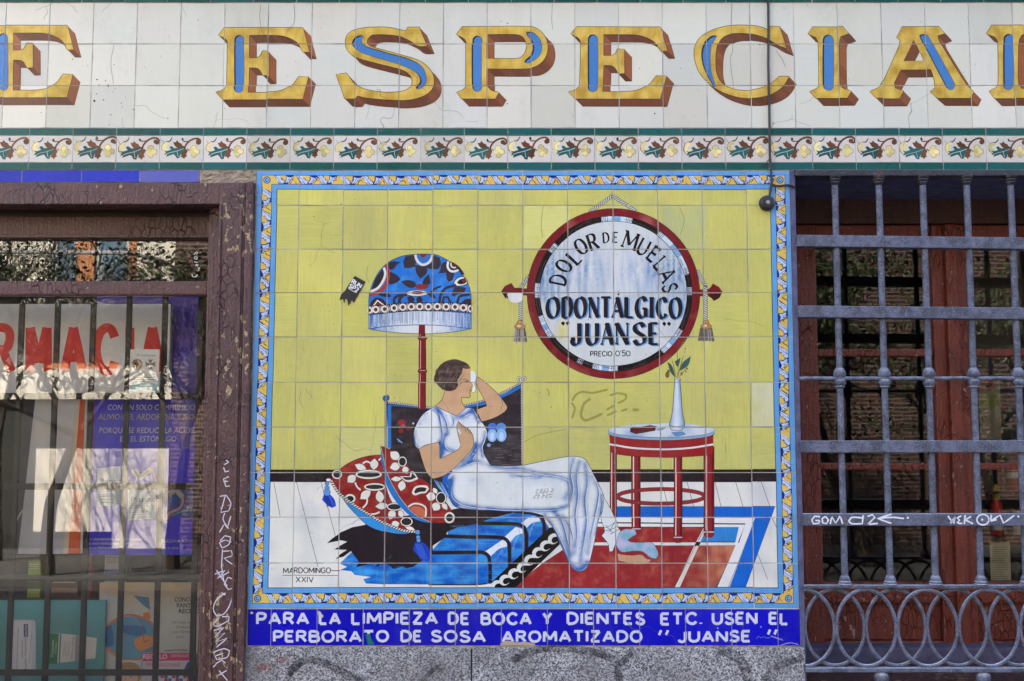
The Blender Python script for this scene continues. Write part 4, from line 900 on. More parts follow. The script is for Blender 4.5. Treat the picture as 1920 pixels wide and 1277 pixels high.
mu.poly(vase, WH, True, fn=lambda x, y: lerp(rgb(214, 222, 230, .03), rgb(96, 130, 172, .05), abs(x - 1268.5) / (4 + max(0, (y - 710)) * .10) - .25), cell=4); mu.stroke(vase, 1.0, LINE, closed=True)
mu.stroke(ZR2([(1490, 1195), (1560, 1212), (1634, 1192)]), .8, rgb(70, 90, 116)); mu.ell(*ZR2([(1565, 760)])[0], 6.6, 1.6, LINE); mu.ell(*ZR2([(1565, 760)])[0], 5.8, 1.0, rgb(206, 214, 220))
GRN = rgb(42, 92, 84, .2)
for P in ([(1472, 598), (1515, 640), (1545, 745), (1500, 690)], [(1692, 545), (1665, 630), (1588, 682), (1618, 606)], [(1542, 595), (1592, 562), (1582, 612), (1562, 645)]): mu.poly(ZR2(P), GRN, True); mu.stroke(ZR2(P), .6, LINE, closed=True)
for P in ([(1555, 755), (1530, 640), (1510, 560)], [(1562, 755), (1575, 640), (1562, 520), (1575, 450)], [(1572, 755), (1620, 690), (1660, 660)], [(1565, 755), (1605, 600), (1625, 540)], [(1575, 480), (1610, 430), (1640, 380)]): mu.stroke(ZR2(P), 1.1, rnd.choice([rgb(60, 74, 40), rgb(120, 110, 60)]), taper=True)
for x, y, r in ((1470, 720, 6), (1480, 690, 4), (1605, 710, 3), (1655, 660, 2.4), (1640, 475, 1.6), (1632, 505, 1.4), (1645, 690, 2)): mu.ell(*ZR2([(x, y)])[0], r * .7, r, rgb(120, 96, 56, .2), n=9)

# ---- the woman
hairc = rgb(70, 54, 50, .3)
def shadeskin(x, y): return lerp(SKIN, rgb(180, 138, 102, .05), nz(x, y, .05, 2) * .6 + .1)
mu.poly(ZW_([(900, 250), (1060, 190), (1166, 190), (1170, 240), (1166, 300), (1182, 360), (1192, 405), (1168, 428), (1172, 462), (1154, 486), (1162, 525), (1140, 546), (1055, 545), (1058, 600), (1108, 680), (1000, 770), (870, 730), (748, 642), (820, 572), (855, 470), (880, 400)]), SKIN, True, fn=shadeskin, cell=8)
for P in ([(1168, 240), (1166, 300), (1182, 360), (1192, 405), (1168, 428), (1172, 462), (1154, 486), (1162, 525), (1140, 546), (1055, 545), (1058, 600), (1108, 680)], [(855, 470), (820, 572), (748, 642)]): mu.stroke(ZW_(P), .9, LINE)
mu.stroke(ZW_([(1060, 338), (1095, 322), (1135, 326)]), 1.0, rgb(84, 60, 48), taper=True); mu.stroke(ZW_([(1088, 355), (1120, 342), (1148, 352)]), 1.2, rgb(40, 30, 30), taper=True); mu.ell(*ZW_([(1130, 352)])[0], 1.0, 1.2, INK, n=8); mu.stroke(ZW_([(1150, 462), (1172, 456)]), 1.3, rgb(150, 70, 60))
mu.poly(ZW_([(733, 290), (775, 190), (830, 130), (900, 96), (980, 84), (1060, 104), (1130, 140), (1166, 192), (1120, 200), (1072, 190), (1060, 250), (1022, 310), (1000, 360), (1016, 400), (982, 450), (920, 470), (850, 460), (790, 420), (755, 380), (728, 340)]), hairc, True, fn=lambda x, y: lerp(rgb(62, 48, 46, .3), rgb(116, 98, 86, .3), nz(x * .6, y * 1.4, .10, 6) * 1.1 + .1), cell=5)
for k in range(70):
    t = rnd.random(); x = 770 + rnd.uniform(0, 330); y = 130 + rnd.uniform(0, 250)
    if (x - 930) ** 2 / 190 ** 2 + (y - 270) ** 2 / 170 ** 2 > 1: continue
    mu.stroke(ZW_([(x, y), (x - 22, y + 22), (x - 30, y + 52)]), rnd.uniform(.5, 1.0), rnd.choice([rgb(40, 30, 32), rgb(132, 114, 100), rgb(90, 74, 66)]), taper=True)
for k in range(10): mu.stroke(ZW_([(790 + k * 24, 372), (800 + k * 21, 415), (830 + k * 15, 455)]), 1.0, rnd.choice([rgb(24, 18, 26), rgb(98, 84, 84), rgb(40, 32, 40)]), taper=True)
# raised arm
arm = ZW_([(1228, 282), (1330, 352), (1480, 490), (1590, 630), (1602, 672), (1565, 720), (1460, 782), (1310, 832), (1288, 815), (1232, 690), (1360, 642), (1312, 540), (1252, 430), (1228, 360)])
mu.poly(arm, SKIN, True, fn=shadeskin, cell=8); mu.stroke(arm, .9, LINE, closed=True)
for P in ([(1232, 330), (1250, 370), (1240, 420)], [(1220, 380), (1236, 410), (1232, 445)], [(1390, 645), (1420, 650)], [(1530, 560), (1545, 620), (1525, 700)]): mu.stroke(ZW_(P), .7, rgb(110, 80, 62))
mu.poly(ZW_([(1166, 222), (1200, 230), (1232, 292), (1226, 350), (1210, 382), (1226, 448), (1206, 490), (1178, 482), (1192, 402), (1168, 350), (1164, 280)]), rgb(228, 228, 224, .03), True); mu.stroke(ZW_([(1232, 292), (1226, 350), (1210, 382), (1226, 448), (1206, 490), (1178, 482)]), .8, rgb(90, 96, 104))
# dress: white with blue fold washes that follow these lines
FOLDS = []
def fold(zf, pts, s, k=1.0):
    P = np.array(catmull(zf(pts), False, 16)); FOLDS.append((P, s, k, P[:, 0].min() - 14, P[:, 0].max() + 14, P[:, 1].min() - 14, P[:, 1].max() + 14))
for P, s, k in (([(350, 232), (480, 258), (600, 262), (760, 300), (900, 320), (985, 350), (1000, 420), (970, 500)], 3.6, .8), ([(40, 330), (20, 420), (30, 500), (120, 560), (300, 585), (520, 600), (760, 598), (900, 590), (985, 560)], 3.6, 1.0), ([(520, 315), (640, 322), (760, 330)], 2.6, .55), ([(1030, 180), (1010, 300), (1030, 420), (1010, 520)], 3.2, .7), ([(1085, 200), (1060, 320), (1070, 480), (1050, 640), (1060, 800), (1040, 960)], 3.2, .8), ([(1130, 220), (1150, 360), (1130, 520), (1140, 700), (1110, 900), (1090, 1040)], 3.4, .8), ([(1190, 320), (1240, 430), (1230, 560), (1190, 740), (1150, 960)], 3.0, .6), ([(1270, 480), (1268, 580), (1215, 800)], 2.4, .7), ([(880, 610), (940, 700), (980, 840), (1010, 980)], 3.6, .9), ([(800, 640), (880, 760), (950, 900), (1000, 1030)], 3.0, .9), ([(950, 640), (1010, 760), (1040, 900)], 2.8, .6), ([(1020, 1050), (1060, 1085), (1110, 1080), (1150, 1040)], 4.6, 1.1), ([(60, 260), (160, 220), (240, 200), (320, 220)], 3.4, .7), ([(120, 200), (200, 130), (235, 60)], 3.4, .7), ([(0, 360), (10, 480), (60, 570)], 4.5, 1.3)):
    fold(ZD, P, s, k)
for P, s, k in (([(760, 660), (830, 760), (870, 850), (890, 980)], 3.0, .9), ([(730, 680), (780, 740), (800, 840), (820, 1000), (790, 1080)], 2.8, .8), ([(1000, 780), (1090, 760), (1180, 700)], 4.2, .9), ([(1190, 700), (1230, 790), (1260, 840)], 2.4, .9), ([(860, 1000), (840, 1080), (870, 1160), (960, 1190)], 3.0, .8), ([(800, 1120), (815, 1200), (800, 1260)], 4.5, 1.2), ([(1340, 960), (1320, 1060), (1290, 1130), (1310, 1250)], 3.0, .8), ([(1230, 1120), (1200, 1240), (1150, 1320)], 4.0, .9), ([(940, 760), (960, 840), (940, 900)], 2.6, .5), ([(500, 960), (500, 1060), (530, 1150)], 2.8, .6), ([(620, 740), (560, 860)], 2.2, .35)):
    fold(ZW_, P, s, k)
DW = rgb(224, 226, 222, .05); DB = rgb(48, 100, 164, .12)
def dress_fn(x, y):
    v = 0.0; p = np.array((x, y))
    for P, s, k, xa, xb, ya, yb in FOLDS:
        if x < xa or x > xb or y < ya or y > yb: continue
        q = P - p; d2 = (q * q).sum(axis=1).min(); v += k * math.exp(-d2 / (s * s) * .5)
    v = v * (.85 + nz(x * .6, y * .25, .12, 3) * .35) + max(0, nz(x, y, .035, 8)) * .25
    return lerp(DW, DB, v * .95 + max(0, nz(x * .5, y * 1.6, .22, 12)) * .22 * (1 if v > .12 else .3))
torso = ZW_([(735, 645), (870, 712), (998, 768), (1106, 678), (1200, 682), (1240, 760), (1302, 842), (1352, 920), (1366, 990), (1332, 1080), (1308, 1130), (1316, 1200), (1335, 1255), (1390, 1340), (1500, 1400), (1300, 1500), (1000, 1450), (900, 1400), (800, 1280), (790, 1000), (690, 700)])
skirt = ZD([(320, 0), (290, 60), (292, 130), (350, 232), (470, 236), (600, 232), (800, 192), (990, 158), (1080, 160), (1140, 190), (1190, 280), (1242, 380), (1292, 500), (1276, 600), (1240, 680), (1210, 850), (1162, 1050), (1120, 1100), (1060, 1102), (1010, 1052), (930, 880), (862, 735), (780, 640), (600, 606), (400, 602), (200, 596), (80, 575), (20, 522), (4, 480), (0, 400), (0, 330), (60, 270), (130, 210), (190, 130), (215, 30)])
mu.poly(ZD([(-30, 300), (60, 230), (60, 330), (20, 420), (40, 540), (100, 590), (40, 560), (-20, 440), (-45, 380)]), rgb(30, 96, 178, .15), True)
for k in range(14): mu.stroke(ZQ([(712 + k * 12, 500 + k * 4), (770 + k * 13, 590 + k * 8), (870 + k * 8, 700 + k * 8)]), .9, rnd.choice([rgb(20, 70, 150), rgb(90, 150, 210), rgb(150, 190, 226)]), taper=True)
mu.poly(skirt, DW, True, fn=dress_fn, cell=4.4); mu.poly(torso, DW, True, fn=dress_fn, cell=4.4)
sleeve = ZW_([(735, 645), (690, 680), (600, 742), (532, 840), (496, 930), (488, 1020), (508, 1130), (545, 1166), (640, 1115), (792, 1086), (800, 1000), (790, 880), (770, 760)])
mu.poly(sleeve, DW, True, fn=dress_fn, cell=4.4)
for P in ([(735, 645), (690, 680), (600, 742), (532, 840), (496, 930), (488, 1020), (508, 1130), (545, 1166), (640, 1115), (792, 1086)], [(735, 645), (870, 712), (998, 768), (1106, 678)], [(1240, 760), (1302, 842), (1352, 920), (1366, 990), (1332, 1080), (1308, 1130), (1316, 1200), (1390, 1330)], [(700, 690), (770, 760), (800, 860)], [(780, 1110), (800, 1277)], [(1190, 690), (1240, 790), (1300, 845)]): mu.stroke(ZW_(P), 1.0, rgb(52, 74, 104))
for P in ([(350, 232), (470, 236), (600, 232), (800, 192), (990, 158), (1080, 160), (1140, 190), (1190, 280), (1242, 380), (1292, 500), (1276, 600), (1240, 680), (1210, 850), (1162, 1050), (1120, 1100), (1060, 1102), (1010, 1052), (930, 880), (862, 735), (780, 640)], [(780, 640), (600, 606), (400, 602), (200, 596), (80, 575), (20, 522)]): mu.stroke(ZD(P), 1.1, rgb(44, 66, 98))
mu.stroke(ZD([(880, 660), (900, 640), (925, 640)]), 1.2, rgb(40, 50, 66)); mu.stroke(ZD([(300, 590), (460, 604), (620, 606)]), 2.6, rgb(30, 78, 160), taper=True)
for P, s_, k_, *_r in FOLDS:
    if s_ > 4.4: continue
    Q = [tuple(q) for q in P[::6]]
    if len(Q) > 3: mu.stroke(Q[1:-1], 1.7, rgb(66, 114, 176, .10), taper=True, step=2); mu.stroke([(q[0] + 2.6, q[1] + 1.0) for q in Q[2:-1]], 1.0, rgb(232, 234, 236, .02), taper=True, step=2)
# lowered arm with the hand on the breast
la = ZQ([(548, 140), (640, 96), (780, 60), (792, 100), (796, 262), (900, 210), (1010, 150), (1046, 100), (1030, 40), (1000, -100), (998, -140), (1018, -190), (1060, -150), (1120, -110), (1170, -60), (1196, 0), (1200, 80), (1170, 160), (1080, 260), (980, 360), (860, 452), (740, 492), (700, 490), (640, 420), (590, 280)])
mu.poly(la, SKIN, True, fn=shadeskin, cell=8); mu.stroke(la, .9, rgb(60, 44, 36), closed=True)
mu.poly(ZW_([(998, 900), (1030, 915), (1062, 985), (1040, 990), (1020, 960)]), DW, True)
for P in ([(1010, 825), (1060, 885), (1130, 915)], [(1000, 905), (1035, 940), (1055, 990)], [(1085, 895), (1110, 960)], [(1120, 915), (1150, 975)], [(1155, 935), (1170, 990)]): mu.stroke(ZW_(P), .8, rgb(90, 62, 48))
# shin, stocking and strapped shoe
shoe = ZD([(1292, 500), (1345, 590), (1385, 680), (1402, 740), (1440, 800), (1420, 850), (1385, 872), (1382, 880), (1358, 942), (1332, 944), (1322, 880), (1300, 850), (1268, 812), (1292, 770), (1262, 668), (1278, 600)])
mu.poly(shoe, rgb(214, 218, 216, .03), True); mu.stroke(shoe, .9, LINE, closed=True)
for P in ([(1285, 745), (1330, 735), (1375, 700)], [(1300, 770), (1345, 760), (1400, 735)], [(1330, 780), (1375, 700)], [(1340, 800), (1410, 760)], [(1300, 725), (1360, 790)]): mu.stroke(ZD(P), .8, LINE)
# worn patch where the glaze has gone
mu.poly(ZT([(330, 1185), (380, 1195), (450, 1200), (520, 1195), (560, 1225), (600, 1235), (560, 1262), (450, 1262), (340, 1240)]), rgb(196, 150, 116, .15), True)
blob = ZT([(352, 1010), (400, 988), (470, 996), (484, 1030), (440, 1055), (412, 1078), (440, 1092), (520, 1096), (600, 1095), (640, 1140), (655, 1190), (640, 1226), (590, 1214), (530, 1168), (450, 1164), (370, 1172), (330, 1135), (326, 1080), (335, 1040)])
mu.poly(blob, WH, True, fn=lambda x, y: lerp(rgb(124, 172, 190, .2), rgb(196, 176, 206, .2), .15 + nz(x, y, .07, 4) * 1.1 + math.exp(-(((x - 1163) / 8) ** 2 + ((y - 1015) / 10) ** 2)) * .7), cell=5); mu.stroke(blob, .7, rgb(96, 90, 100), closed=True)
for k in range(9):
    y = 918 + k * 2.1 + rnd.uniform(-.5, .5)
    for m in range(5): x = 999 + m * 7 + rnd.uniform(0, 3) + (9 - k) * .6; mu.stroke([(x, y - m * .5), (x + rnd.uniform(2, 6), y - m * .5 - 1)], .9, rgb(112, 112, 116), sm=False)
# painter's signature
mu.text('MARDOMINGO', *ZB1([(296, 493)])[0], *ZB1([(630, 534)])[0], 1.6, INK, gap=.2); mu.text('XXIV', *ZB1([(386, 555)])[0], *ZB1([(512, 598)])[0], 1.5, INK, gap=.2)
mu.stroke(ZB1([(292, 546), (676, 549)]), 1.0, INK, sm=False); mu.stroke(ZB1([(637, 516), (690, 516)]), 1.4, INK, sm=False)

# ---- painted frame: pale blue lines and an acanthus band
def side(y): return lr(y)
TOP, BOT = 320.0, 1141.0
def frame_poly(o0, o1, col):
    """band between insets o0 < o1 (px at mid height) drawn as four strips"""
    def corner(o, y): a, b = lr(y); return a + o, b - o
    yt0, yt1, yb0, yb1 = TOP + o0 * .92, TOP + o1 * .92, BOT - o0 * 1.02, BOT - o1 * 1.02
    L0t, R0t = corner(o0, yt0); L1t, R1t = corner(o1, yt1); L0b, R0b = corner(o0, yb0); L1b, R1b = corner(o1, yb1)
    for P in ([(L0t, yt0), (R0t, yt0), (R1t, yt1), (L1t, yt1)], [(L0b, yb0), (R0b, yb0), (R1b, yb1), (L1b, yb1)], [(L0t, yt0), (L1t, yt1), (L1b, yb1), (L0b, yb0)], [(R0t, yt0), (R1t, yt1), (R1b, yb1), (R0b, yb0)]): mu.poly(P, col)
LB2 = rgb(96, 158, 212, .14)
frame_poly(-4, 38.6, LB2); frame_poly(9.4, 28.6, rgb(24, 30, 50)); frame_poly(10.3, 27.7, rgb(222, 186, 92, .08))
frame_poly(37.6, 38.9, rgb(30, 34, 44))
def motif(fx):
    """one swing of the garland: two white leaf arms, dark blue where they meet; u along 0..1, v across 0..1"""
    ju, jv = rnd.uniform(-.05, .05), rnd.uniform(.9, 1.12); h_ = rnd.uniform(-.04, .04)
    g = lambda P: [fx(min(max(p[0] * jv + ju + rnd.uniform(-.02, .02), -.04), 1.12), min(max(p[1] + (h_ + rnd.uniform(-.04, .04) if .02 < p[1] < .98 else 0), 0), 1)) for p in P]
    WL = rgb(204, 214, 232, .05); NV = rgb(22, 40, 120, .12); OL = rgb(40, 52, 92)
    mu.poly(g([(.00, 0), (.26, 0), (.34, .14), (.33, .30), (.42, .32), (.42, .50), (.52, .56), (.54, .80), (.62, 1), (.24, 1), (.16, .62), (.08, .30)]), OL)
    mu.poly(g([(.03, .03), (.25, .03), (.31, .16), (.30, .34), (.39, .36), (.39, .54), (.49, .60), (.51, .82), (.58, .97), (.27, .97), (.19, .62), (.11, .30)]), WL)
    mu.poly(g([(.27, .97), (.20, .66), (.30, .70), (.44, .97)]), rgb(150, 180, 218, .05))
    mu.poly(g([(.66, 0), (1.0, 0), (.98, .30), (.90, .36), (.92, .56), (.82, .56), (.80, .84), (.68, 1), (.50, 1), (.56, .70), (.62, .40), (.60, .16)]), OL)
    mu.poly(g([(.68, .05), (.97, .05), (.95, .28), (.87, .34), (.89, .52), (.79, .53), (.77, .82), (.67, .96), (.54, .96), (.60, .70), (.66, .40), (.64, .16)]), rgb(186, 204, 230, .05))
    mu.poly(g([(.60, .0), (1.02, .0), (.96, .16), (.84, .26), (.72, .20)]), NV); mu.poly(g([(.46, 1), (.52, .84), (.64, .88), (.74, .80), (.72, 1)]), NV)
    mu.stroke(g([(.10, .04), (.22, .40), (.40, .98)]), .9, rgb(50, 76, 150), sm=False); mu.stroke(g([(.19, .04), (.33, .48), (.50, .96)]), .6, rgb(96, 132, 192), sm=False)
    mu.stroke(g([(.82, .22), (.74, .55), (.63, .92)]), .8, rgb(56, 84, 158), sm=False)
    mu.poly(g([(.80, 1), (.90, .62), (.97, .44), (1.03, .66), (1.14, 1)]), rgb(60, 52, 48)); mu.poly(g([(.82, 1), (.915, .66), (.97, .50), (1.01, .68), (1.11, 1)]), rgb(226, 188, 90, .08))
n_top = 23
for k in range(n_top):
    def ft(u, v, k=k):
        y = TOP + (10.3 + v * 17.4) * .92; a, b = lr(y); a += 32; b -= 32; return (a + (b - a) * (k + u * .985) / n_top, y)
    def fb(u, v, k=k):
        y = BOT - (10.3 + (1 - v) * 17.4) * 1.02; a, b = lr(y); a += 32; b -= 32; return (a + (b - a) * (k + u * .985) / n_top, y)
    motif(ft); motif(fb)
n_sd = 18
for k in range(n_sd):
    def fl_(u, v, k=k):
        y = TOP + 30 + (BOT - TOP - 62) * (k + u) / n_sd; return (lr(y)[0] + 10.3 + v * 17.4, y)
    def fr2(u, v, k=k):
        y = TOP + 30 + (BOT - TOP - 62) * (k + u) / n_sd; return (lr(y)[1] - 10.3 - (1 - v) * 17.4, y)
    motif(fl_); motif(fr2)
for sx in (0, 1):
    for y in (TOP + 18, BOT - 19):
        a = lr(y)[sx] + (19 if sx == 0 else -19); mu.ell(a, y, 7, 7, rgb(36, 62, 120), n=14); mu.ell(a, y, 5.4, 5.4, rgb(130, 170, 206), n=14); mu.arc(a, y, 2.8, 2.8, 0, 290, 1.4, rgb(36, 62, 120))
# rubbed-out marker scrawl and soot on the yellow ground
SMU = rgb(158, 152, 74, .1)
for P, w in (([(565, 965), (600, 910), (660, 880), (760, 890), (900, 858)], 4), ([(740, 945), (680, 990), (650, 1080), (660, 1130), (700, 1150), (800, 1110), (850, 1085)], 5), ([(560, 985), (590, 1040), (565, 1130)], 4), ([(920, 915), (1000, 890), (1080, 905), (1070, 950), (1000, 985)], 4), ([(890, 1050), (960, 1010)], 4), ([(895, 1105), (990, 1060)], 4), ([(1030, 1060), (1090, 1040)], 4), ([(1140, 1045), (1200, 1050)], 5)): mu.stroke(ZR2(P), w, SMU)
for P in ([(330, 850), (350, 880), (345, 920)], [(365, 1020), (375, 1030)]): mu.stroke(ZR2(P), 1.6, rgb(130, 126, 70))
for P in ([(563, 735), (561, 752), (568, 765)], [(580, 733), (584, 748)], [(572, 728), (578, 740)]): mu.stroke(P, 1.1, rgb(150, 146, 96))
for k in range(70):
    x, y = rnd.uniform(520, 1440), rnd.uniform(360, 1095); mu.ell(x, y, rnd.uniform(.4, 1.1), rnd.uniform(.4, 1.1), rgb(70, 62, 48), n=6)
for P in ([(690, 500), (688, 515), (692, 530)], [(1018, 385), (1014, 420), (1017, 445)], [(1275, 390), (1283, 412), (1276, 440)], [(980, 830), (1010, 815), (1060, 805)], [(1360, 835), (1362, 850)]): mu.stroke(P, .7, rgb(112, 108, 66))

XM = [U(482.5, 320)[0]]
cols_px = [465, 550.5, 636, 721.6, 808, 894.5, 980.5, 1067, 1154, 1240, 1325.5, 1411, 1496.5]
XM = [UX(c - (1.0 if i == 0 else 0), 970) for i, c in enumerate(cols_px)]
XM[0] = (UX(482.5, 320) + UX(463.5, 1135)) / 2; XM[-1] = (UX(1481.3, 320) + UX(1497.5, 1135)) / 2
ZM = [zt(y) for y in (320, 385, 467.5, 549, 632, 717, 801, 886, 970, 1055.8, 1141)]
mural = thing('tile_mural', 'yellow tile picture of a seated woman, lamp and round plaque in a blue leaf frame', 'mural', ((XM[0] + XM[-1]) / 2, 0.009, ZM[-1]))
for i in range(len(XM) - 1):
    for j in range(len(ZM) - 1):
        painted_slab('tile', M_GLAZE, XM[i] + GAP * 1.5, XM[i + 1] - GAP * 1.5, ZM[j + 1] + GAP * 1.5, ZM[j] - GAP * 1.5, mu.items, rgb(206, 202, 108, .08), mural, edge=rgb(198, 196, 170) if j < 7 else rgb(214, 210, 202))

# ================================================================ blue caption strip
cp = Canvas()
CW = rgb(206, 206, 214, .10)
for t_, a, b in (('PARA', 480, 580.5), ('LA', 597, 639), ('LIMPIEZA', 658, 821), ('DE', 839, 881), ('BOCA', 901, 997), ('Y', 1016, 1035.6), ('DIENTES', 1062, 1210), ('ETC.', 1238, 1317), ('USEN', 1334, 1420.5), ('EL', 1441, 1478)): cp.text(t_, a, 1147.4, b, 1172.2, 5.2, CW, gap=.30)
for t_, a, b in (('PERBORATO', 512, 730), ('DE', 751, 791), ('SOSA', 807, 911.5), ('AROMATIZADO', 940, 1205), ('JUANSE', 1271, 1408)): cp.text(t_, a, 1181.6, b, 1205.2, 5.0, CW, gap=.28)
for x in (1236, 1249, 1440, 1452): cp.stroke([(x + 4, 1181), (x, 1190)], 4.6, CW, sm=False)
for x, y, r in ((472, 1149, 3), (598, 1150, 4), (603, 1155, 3), (690, 1196, 3), (853, 1168, 3.4), (760, 1200, 1.2), (1427, 1176, 1.4), (1345, 1178, 1.4), (1500, 1150, 2)): cp.poly([(x + r * rnd.uniform(.6, 1.2) * math.cos(a), y + r * rnd.uniform(.6, 1.2) * math.sin(a)) for a in [q * .9 for q in range(7)]], rgb(196, 190, 176))
cp.poly([(686, 1190), (694, 1189), (697, 1200), (703, 1208), (690, 1211), (688, 1200)], rgb(30, 110, 96), True)
cp.poly([(938, 1206), (950, 1201), (968, 1204), (985, 1203), (1003, 1207), (1003, 1213), (938, 1213)], rgb(178, 160, 132), True)
for k in range(12):
    x = 1418 + k * 4; cp.stroke([(x, 1196 + rnd.uniform(-3, 3)), (x + 4, 1195 + rnd.uniform(-3, 3))], .9, rgb(120, 124, 196))
cp.stroke([(1445, 1192), (1455, 1197), (1468, 1200)], .8, rgb(180, 184, 214)); cp.stroke([(1462, 1210), (1480, 1205), (1496, 1208)], .9, rgb(206, 206, 214))
ZC = (zt(1141.6), zt(1211))
XC = [XM[0]] + [UX(508 + 86.4 * k, 1175) for k in range(0, 12)] + [UX(1500.5, 1180)]
cap = thing('caption_sign', 'deep blue tile strip with two lines of white lettering under the mural', 'sign', (0, 0.009, ZC[1]))
for a, b in zip(XC, XC[1:]):
    k = rnd.uniform(.85, 1.1); painted_slab('tile', M_GLAZE2, a + GAP, b - GAP, ZC[1] + GAP, ZC[0] - GAP, cp.items, (lin(8) * k, lin(10) * k, lin(178) * k, .12), cap, edge=rgb(170, 170, 180))

# ---- short strip of blue tiles over the shop window
strip = thing('blue_tile_strip', 'short row of cobalt blue tiles above the brown shop window frame', 'tile strip', (UX(150, 330), .009, zt(341.5)))
XB = [UX(x, 330) for x in (-330, -219, -108, 1.5 - 70, 41, 153, 262, 374)]
for i, (a, b) in enumerate(zip(XB, XB[1:])):
    c = rgb(14, 44, 176, .16) if i < 6 else rgb(88, 96, 178, .16)
    painted_slab('tile', M_GLAZE2, a + GAP, b - GAP, zt(341.5), zt(319.2), None, c, strip, edge=rgb(190, 190, 196))
# ================================================================ WALL, PLINTH, OPENINGS
def mat_mortar():
    t = NT('grout'); pos = t.n('ShaderNodeNewGeometry').outputs['Position']
    col = t.mix(t.ramp(t.noise(pos, 7, 5), .35, .7), (.66, .64, .60), (.30, .27, .24))
    t.bsdf(col, .9, t.noise(pos, 300, 3), .5, .001); return t.m
def mat_plaster(name, a, b, bump=.6):
    t = NT(name); pos = t.n('ShaderNodeNewGeometry').outputs['Position']
    col = t.mix(t.ramp(t.noise(pos, 18, 6, .65), .35, .7), a, b)
    col = t.mix(t.ramp(t.noise(pos, 55, 4), .6, .75, 0, .7), col, (.08, .06, .05))
    t.bsdf(col, .92, t.noise(pos, 45, 8, .7), bump, .012); return t.m
def mat_granite():
    t = NT('granite'); pos = t.n('ShaderNodeNewGeometry').outputs['Position']
    n1 = t.noise(pos, 230, 2, .6); n2 = t.noise(t.mapping(pos, loc=(3.1, 1.7, 9.2)), 150, 2, .6); n3 = t.noise(pos, 5, 4)
    v = t.n('ShaderNodeTexVoronoi', {'Vector': pos, 'Scale': 260.0}); vc = t.n('ShaderNodeSeparateColor', {0: v.outputs['Color']})
    g = t.ramp(t.math('ADD', t.math('MULTIPLY', vc.outputs[0], .62), t.math('MULTIPLY', n1, .5)), .30, .92, .0, 1.0)
    col = t.mix(g, (.045, .045, .055), (.66, .65, .65))
    col = t.mix(t.math('MULTIPLY', t.ramp(n2, .56, .64), .55), col, (.05, .05, .06))
    col = t.mix(t.ramp(n3, .40, .68, 0, .7), col, (.10, .095, .095))
    col = t.mix(t.ramp(t.noise(t.mapping(pos, loc=(2, 5, 8)), 11, 5, .7), .60, .74, 0, .35), col, (.20, .11, .06))
    t.bsdf(col, .72, t.noise(pos, 180, 4), .5, .003); return t.m
def mat_wood(name, base, under, chip=.62, rough=.45, grain=(30, 30, 3), dark=.35, crack=.5):
    """old gloss paint over timber: grain, alligator cracks, flakes down to the wood"""
    t = NT(name); pos = t.n('ShaderNodeNewGeometry').outputs['Position']
    gr = t.noise(t.mapping(pos, grain), 3.0, 5, .6); cl = t.noise(pos, 4.5, 5); fine = t.noise(pos, 110, 4)
    col = t.mix(t.ramp(cl, .35, .72), base, tuple(c * (1 - dark) for c in base))
    col = t.mix(t.ramp(gr, .4, .75, 0, .4), col, tuple(min(1, c * 1.7 + .01) for c in base))
    fl = t.math('ADD', t.math('MULTIPLY', t.noise(t.mapping(pos, tuple(.5 * g / max(grain) + .5 for g in grain)), 52, 5, .62), .75), t.math('MULTIPLY', cl, .30))
    m = t.math('MULTIPLY', t.math('GREATER_THAN', fl, chip), 1.0)
    col = t.mix(m, col, t.mix(t.noise(pos, 160, 3), under, tuple(c * .55 for c in under)))
    edge = t.math('MULTIPLY', t.math('GREATER_THAN', fl, chip - .012), t.math('SUBTRACT', 1.0, m))
    col = t.mix(t.math('MULTIPLY', edge, .6), col, tuple(c * .3 for c in base))
    vo = t.n('ShaderNodeTexVoronoi', {'Vector': t.mapping(pos, tuple(.6 + g / max(grain) for g in grain)), 'Scale': 30.0}, feature='DISTANCE_TO_EDGE')
    ck = t.math('MULTIPLY', t.ramp(vo.outputs['Distance'], 0, .05, 1, 0), t.ramp(t.noise(pos, 6, 2), .5, .62))
    col = t.mix(t.math('MULTIPLY', ck, crack), col, tuple(c * .3 for c in base))
    # dust caught in the relief
    col = t.mix(t.ramp(fine, .60, .78, 0, .22), col, (.50, .46, .44))
    h = t.math('ADD', t.math('ADD', t.math('MULTIPLY', fine, .5), t.math('MULTIPLY', gr, .5)), t.math('ADD', t.math('MULTIPLY', m, -.8), t.math('MULTIPLY', ck, -.7)))
    t.bsdf(col, t.math('ADD', rough, t.math('MULTIPLY', m, .4)), h, 1.0, .006); return t.m
def mat_iron(name, base, spec, rough=.5):
    t = NT(name); pos = t.n('ShaderNodeNewGeometry').outputs['Position']
    n = t.noise(pos, 26, 5, .65); f = t.noise(pos, 240, 3, .7)
    col = t.mix(t.ramp(n, .40, .60), tuple(min(1, c * 1.7) for c in base), tuple(c * .7 for c in base))
    col = t.mix(t.ramp(f, .54, .7, 0, .65), col, spec)
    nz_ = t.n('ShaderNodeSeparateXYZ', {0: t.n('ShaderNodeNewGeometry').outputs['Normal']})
    col = t.mix(t.math('MULTIPLY', t.ramp(nz_.outputs[2], .35, .9), t.ramp(t.noise(pos, 60, 3), .3, .6, .3, .85)), col, tuple(min(1, c * 1.15 + .12) for c in spec))  # upward faces tinted lighter: a highlight put into the colour
    rust = t.ramp(t.noise(t.mapping(pos, loc=(7, 2, 1)), 9, 6, .7), .60, .68, 0, .6)
    col = t.mix(rust, col, (.12, .05, .03))
    t.bsdf(col, rough, t.math('ADD', f, t.math('MULTIPLY', n, 2.5)), .8, .003); return t.m
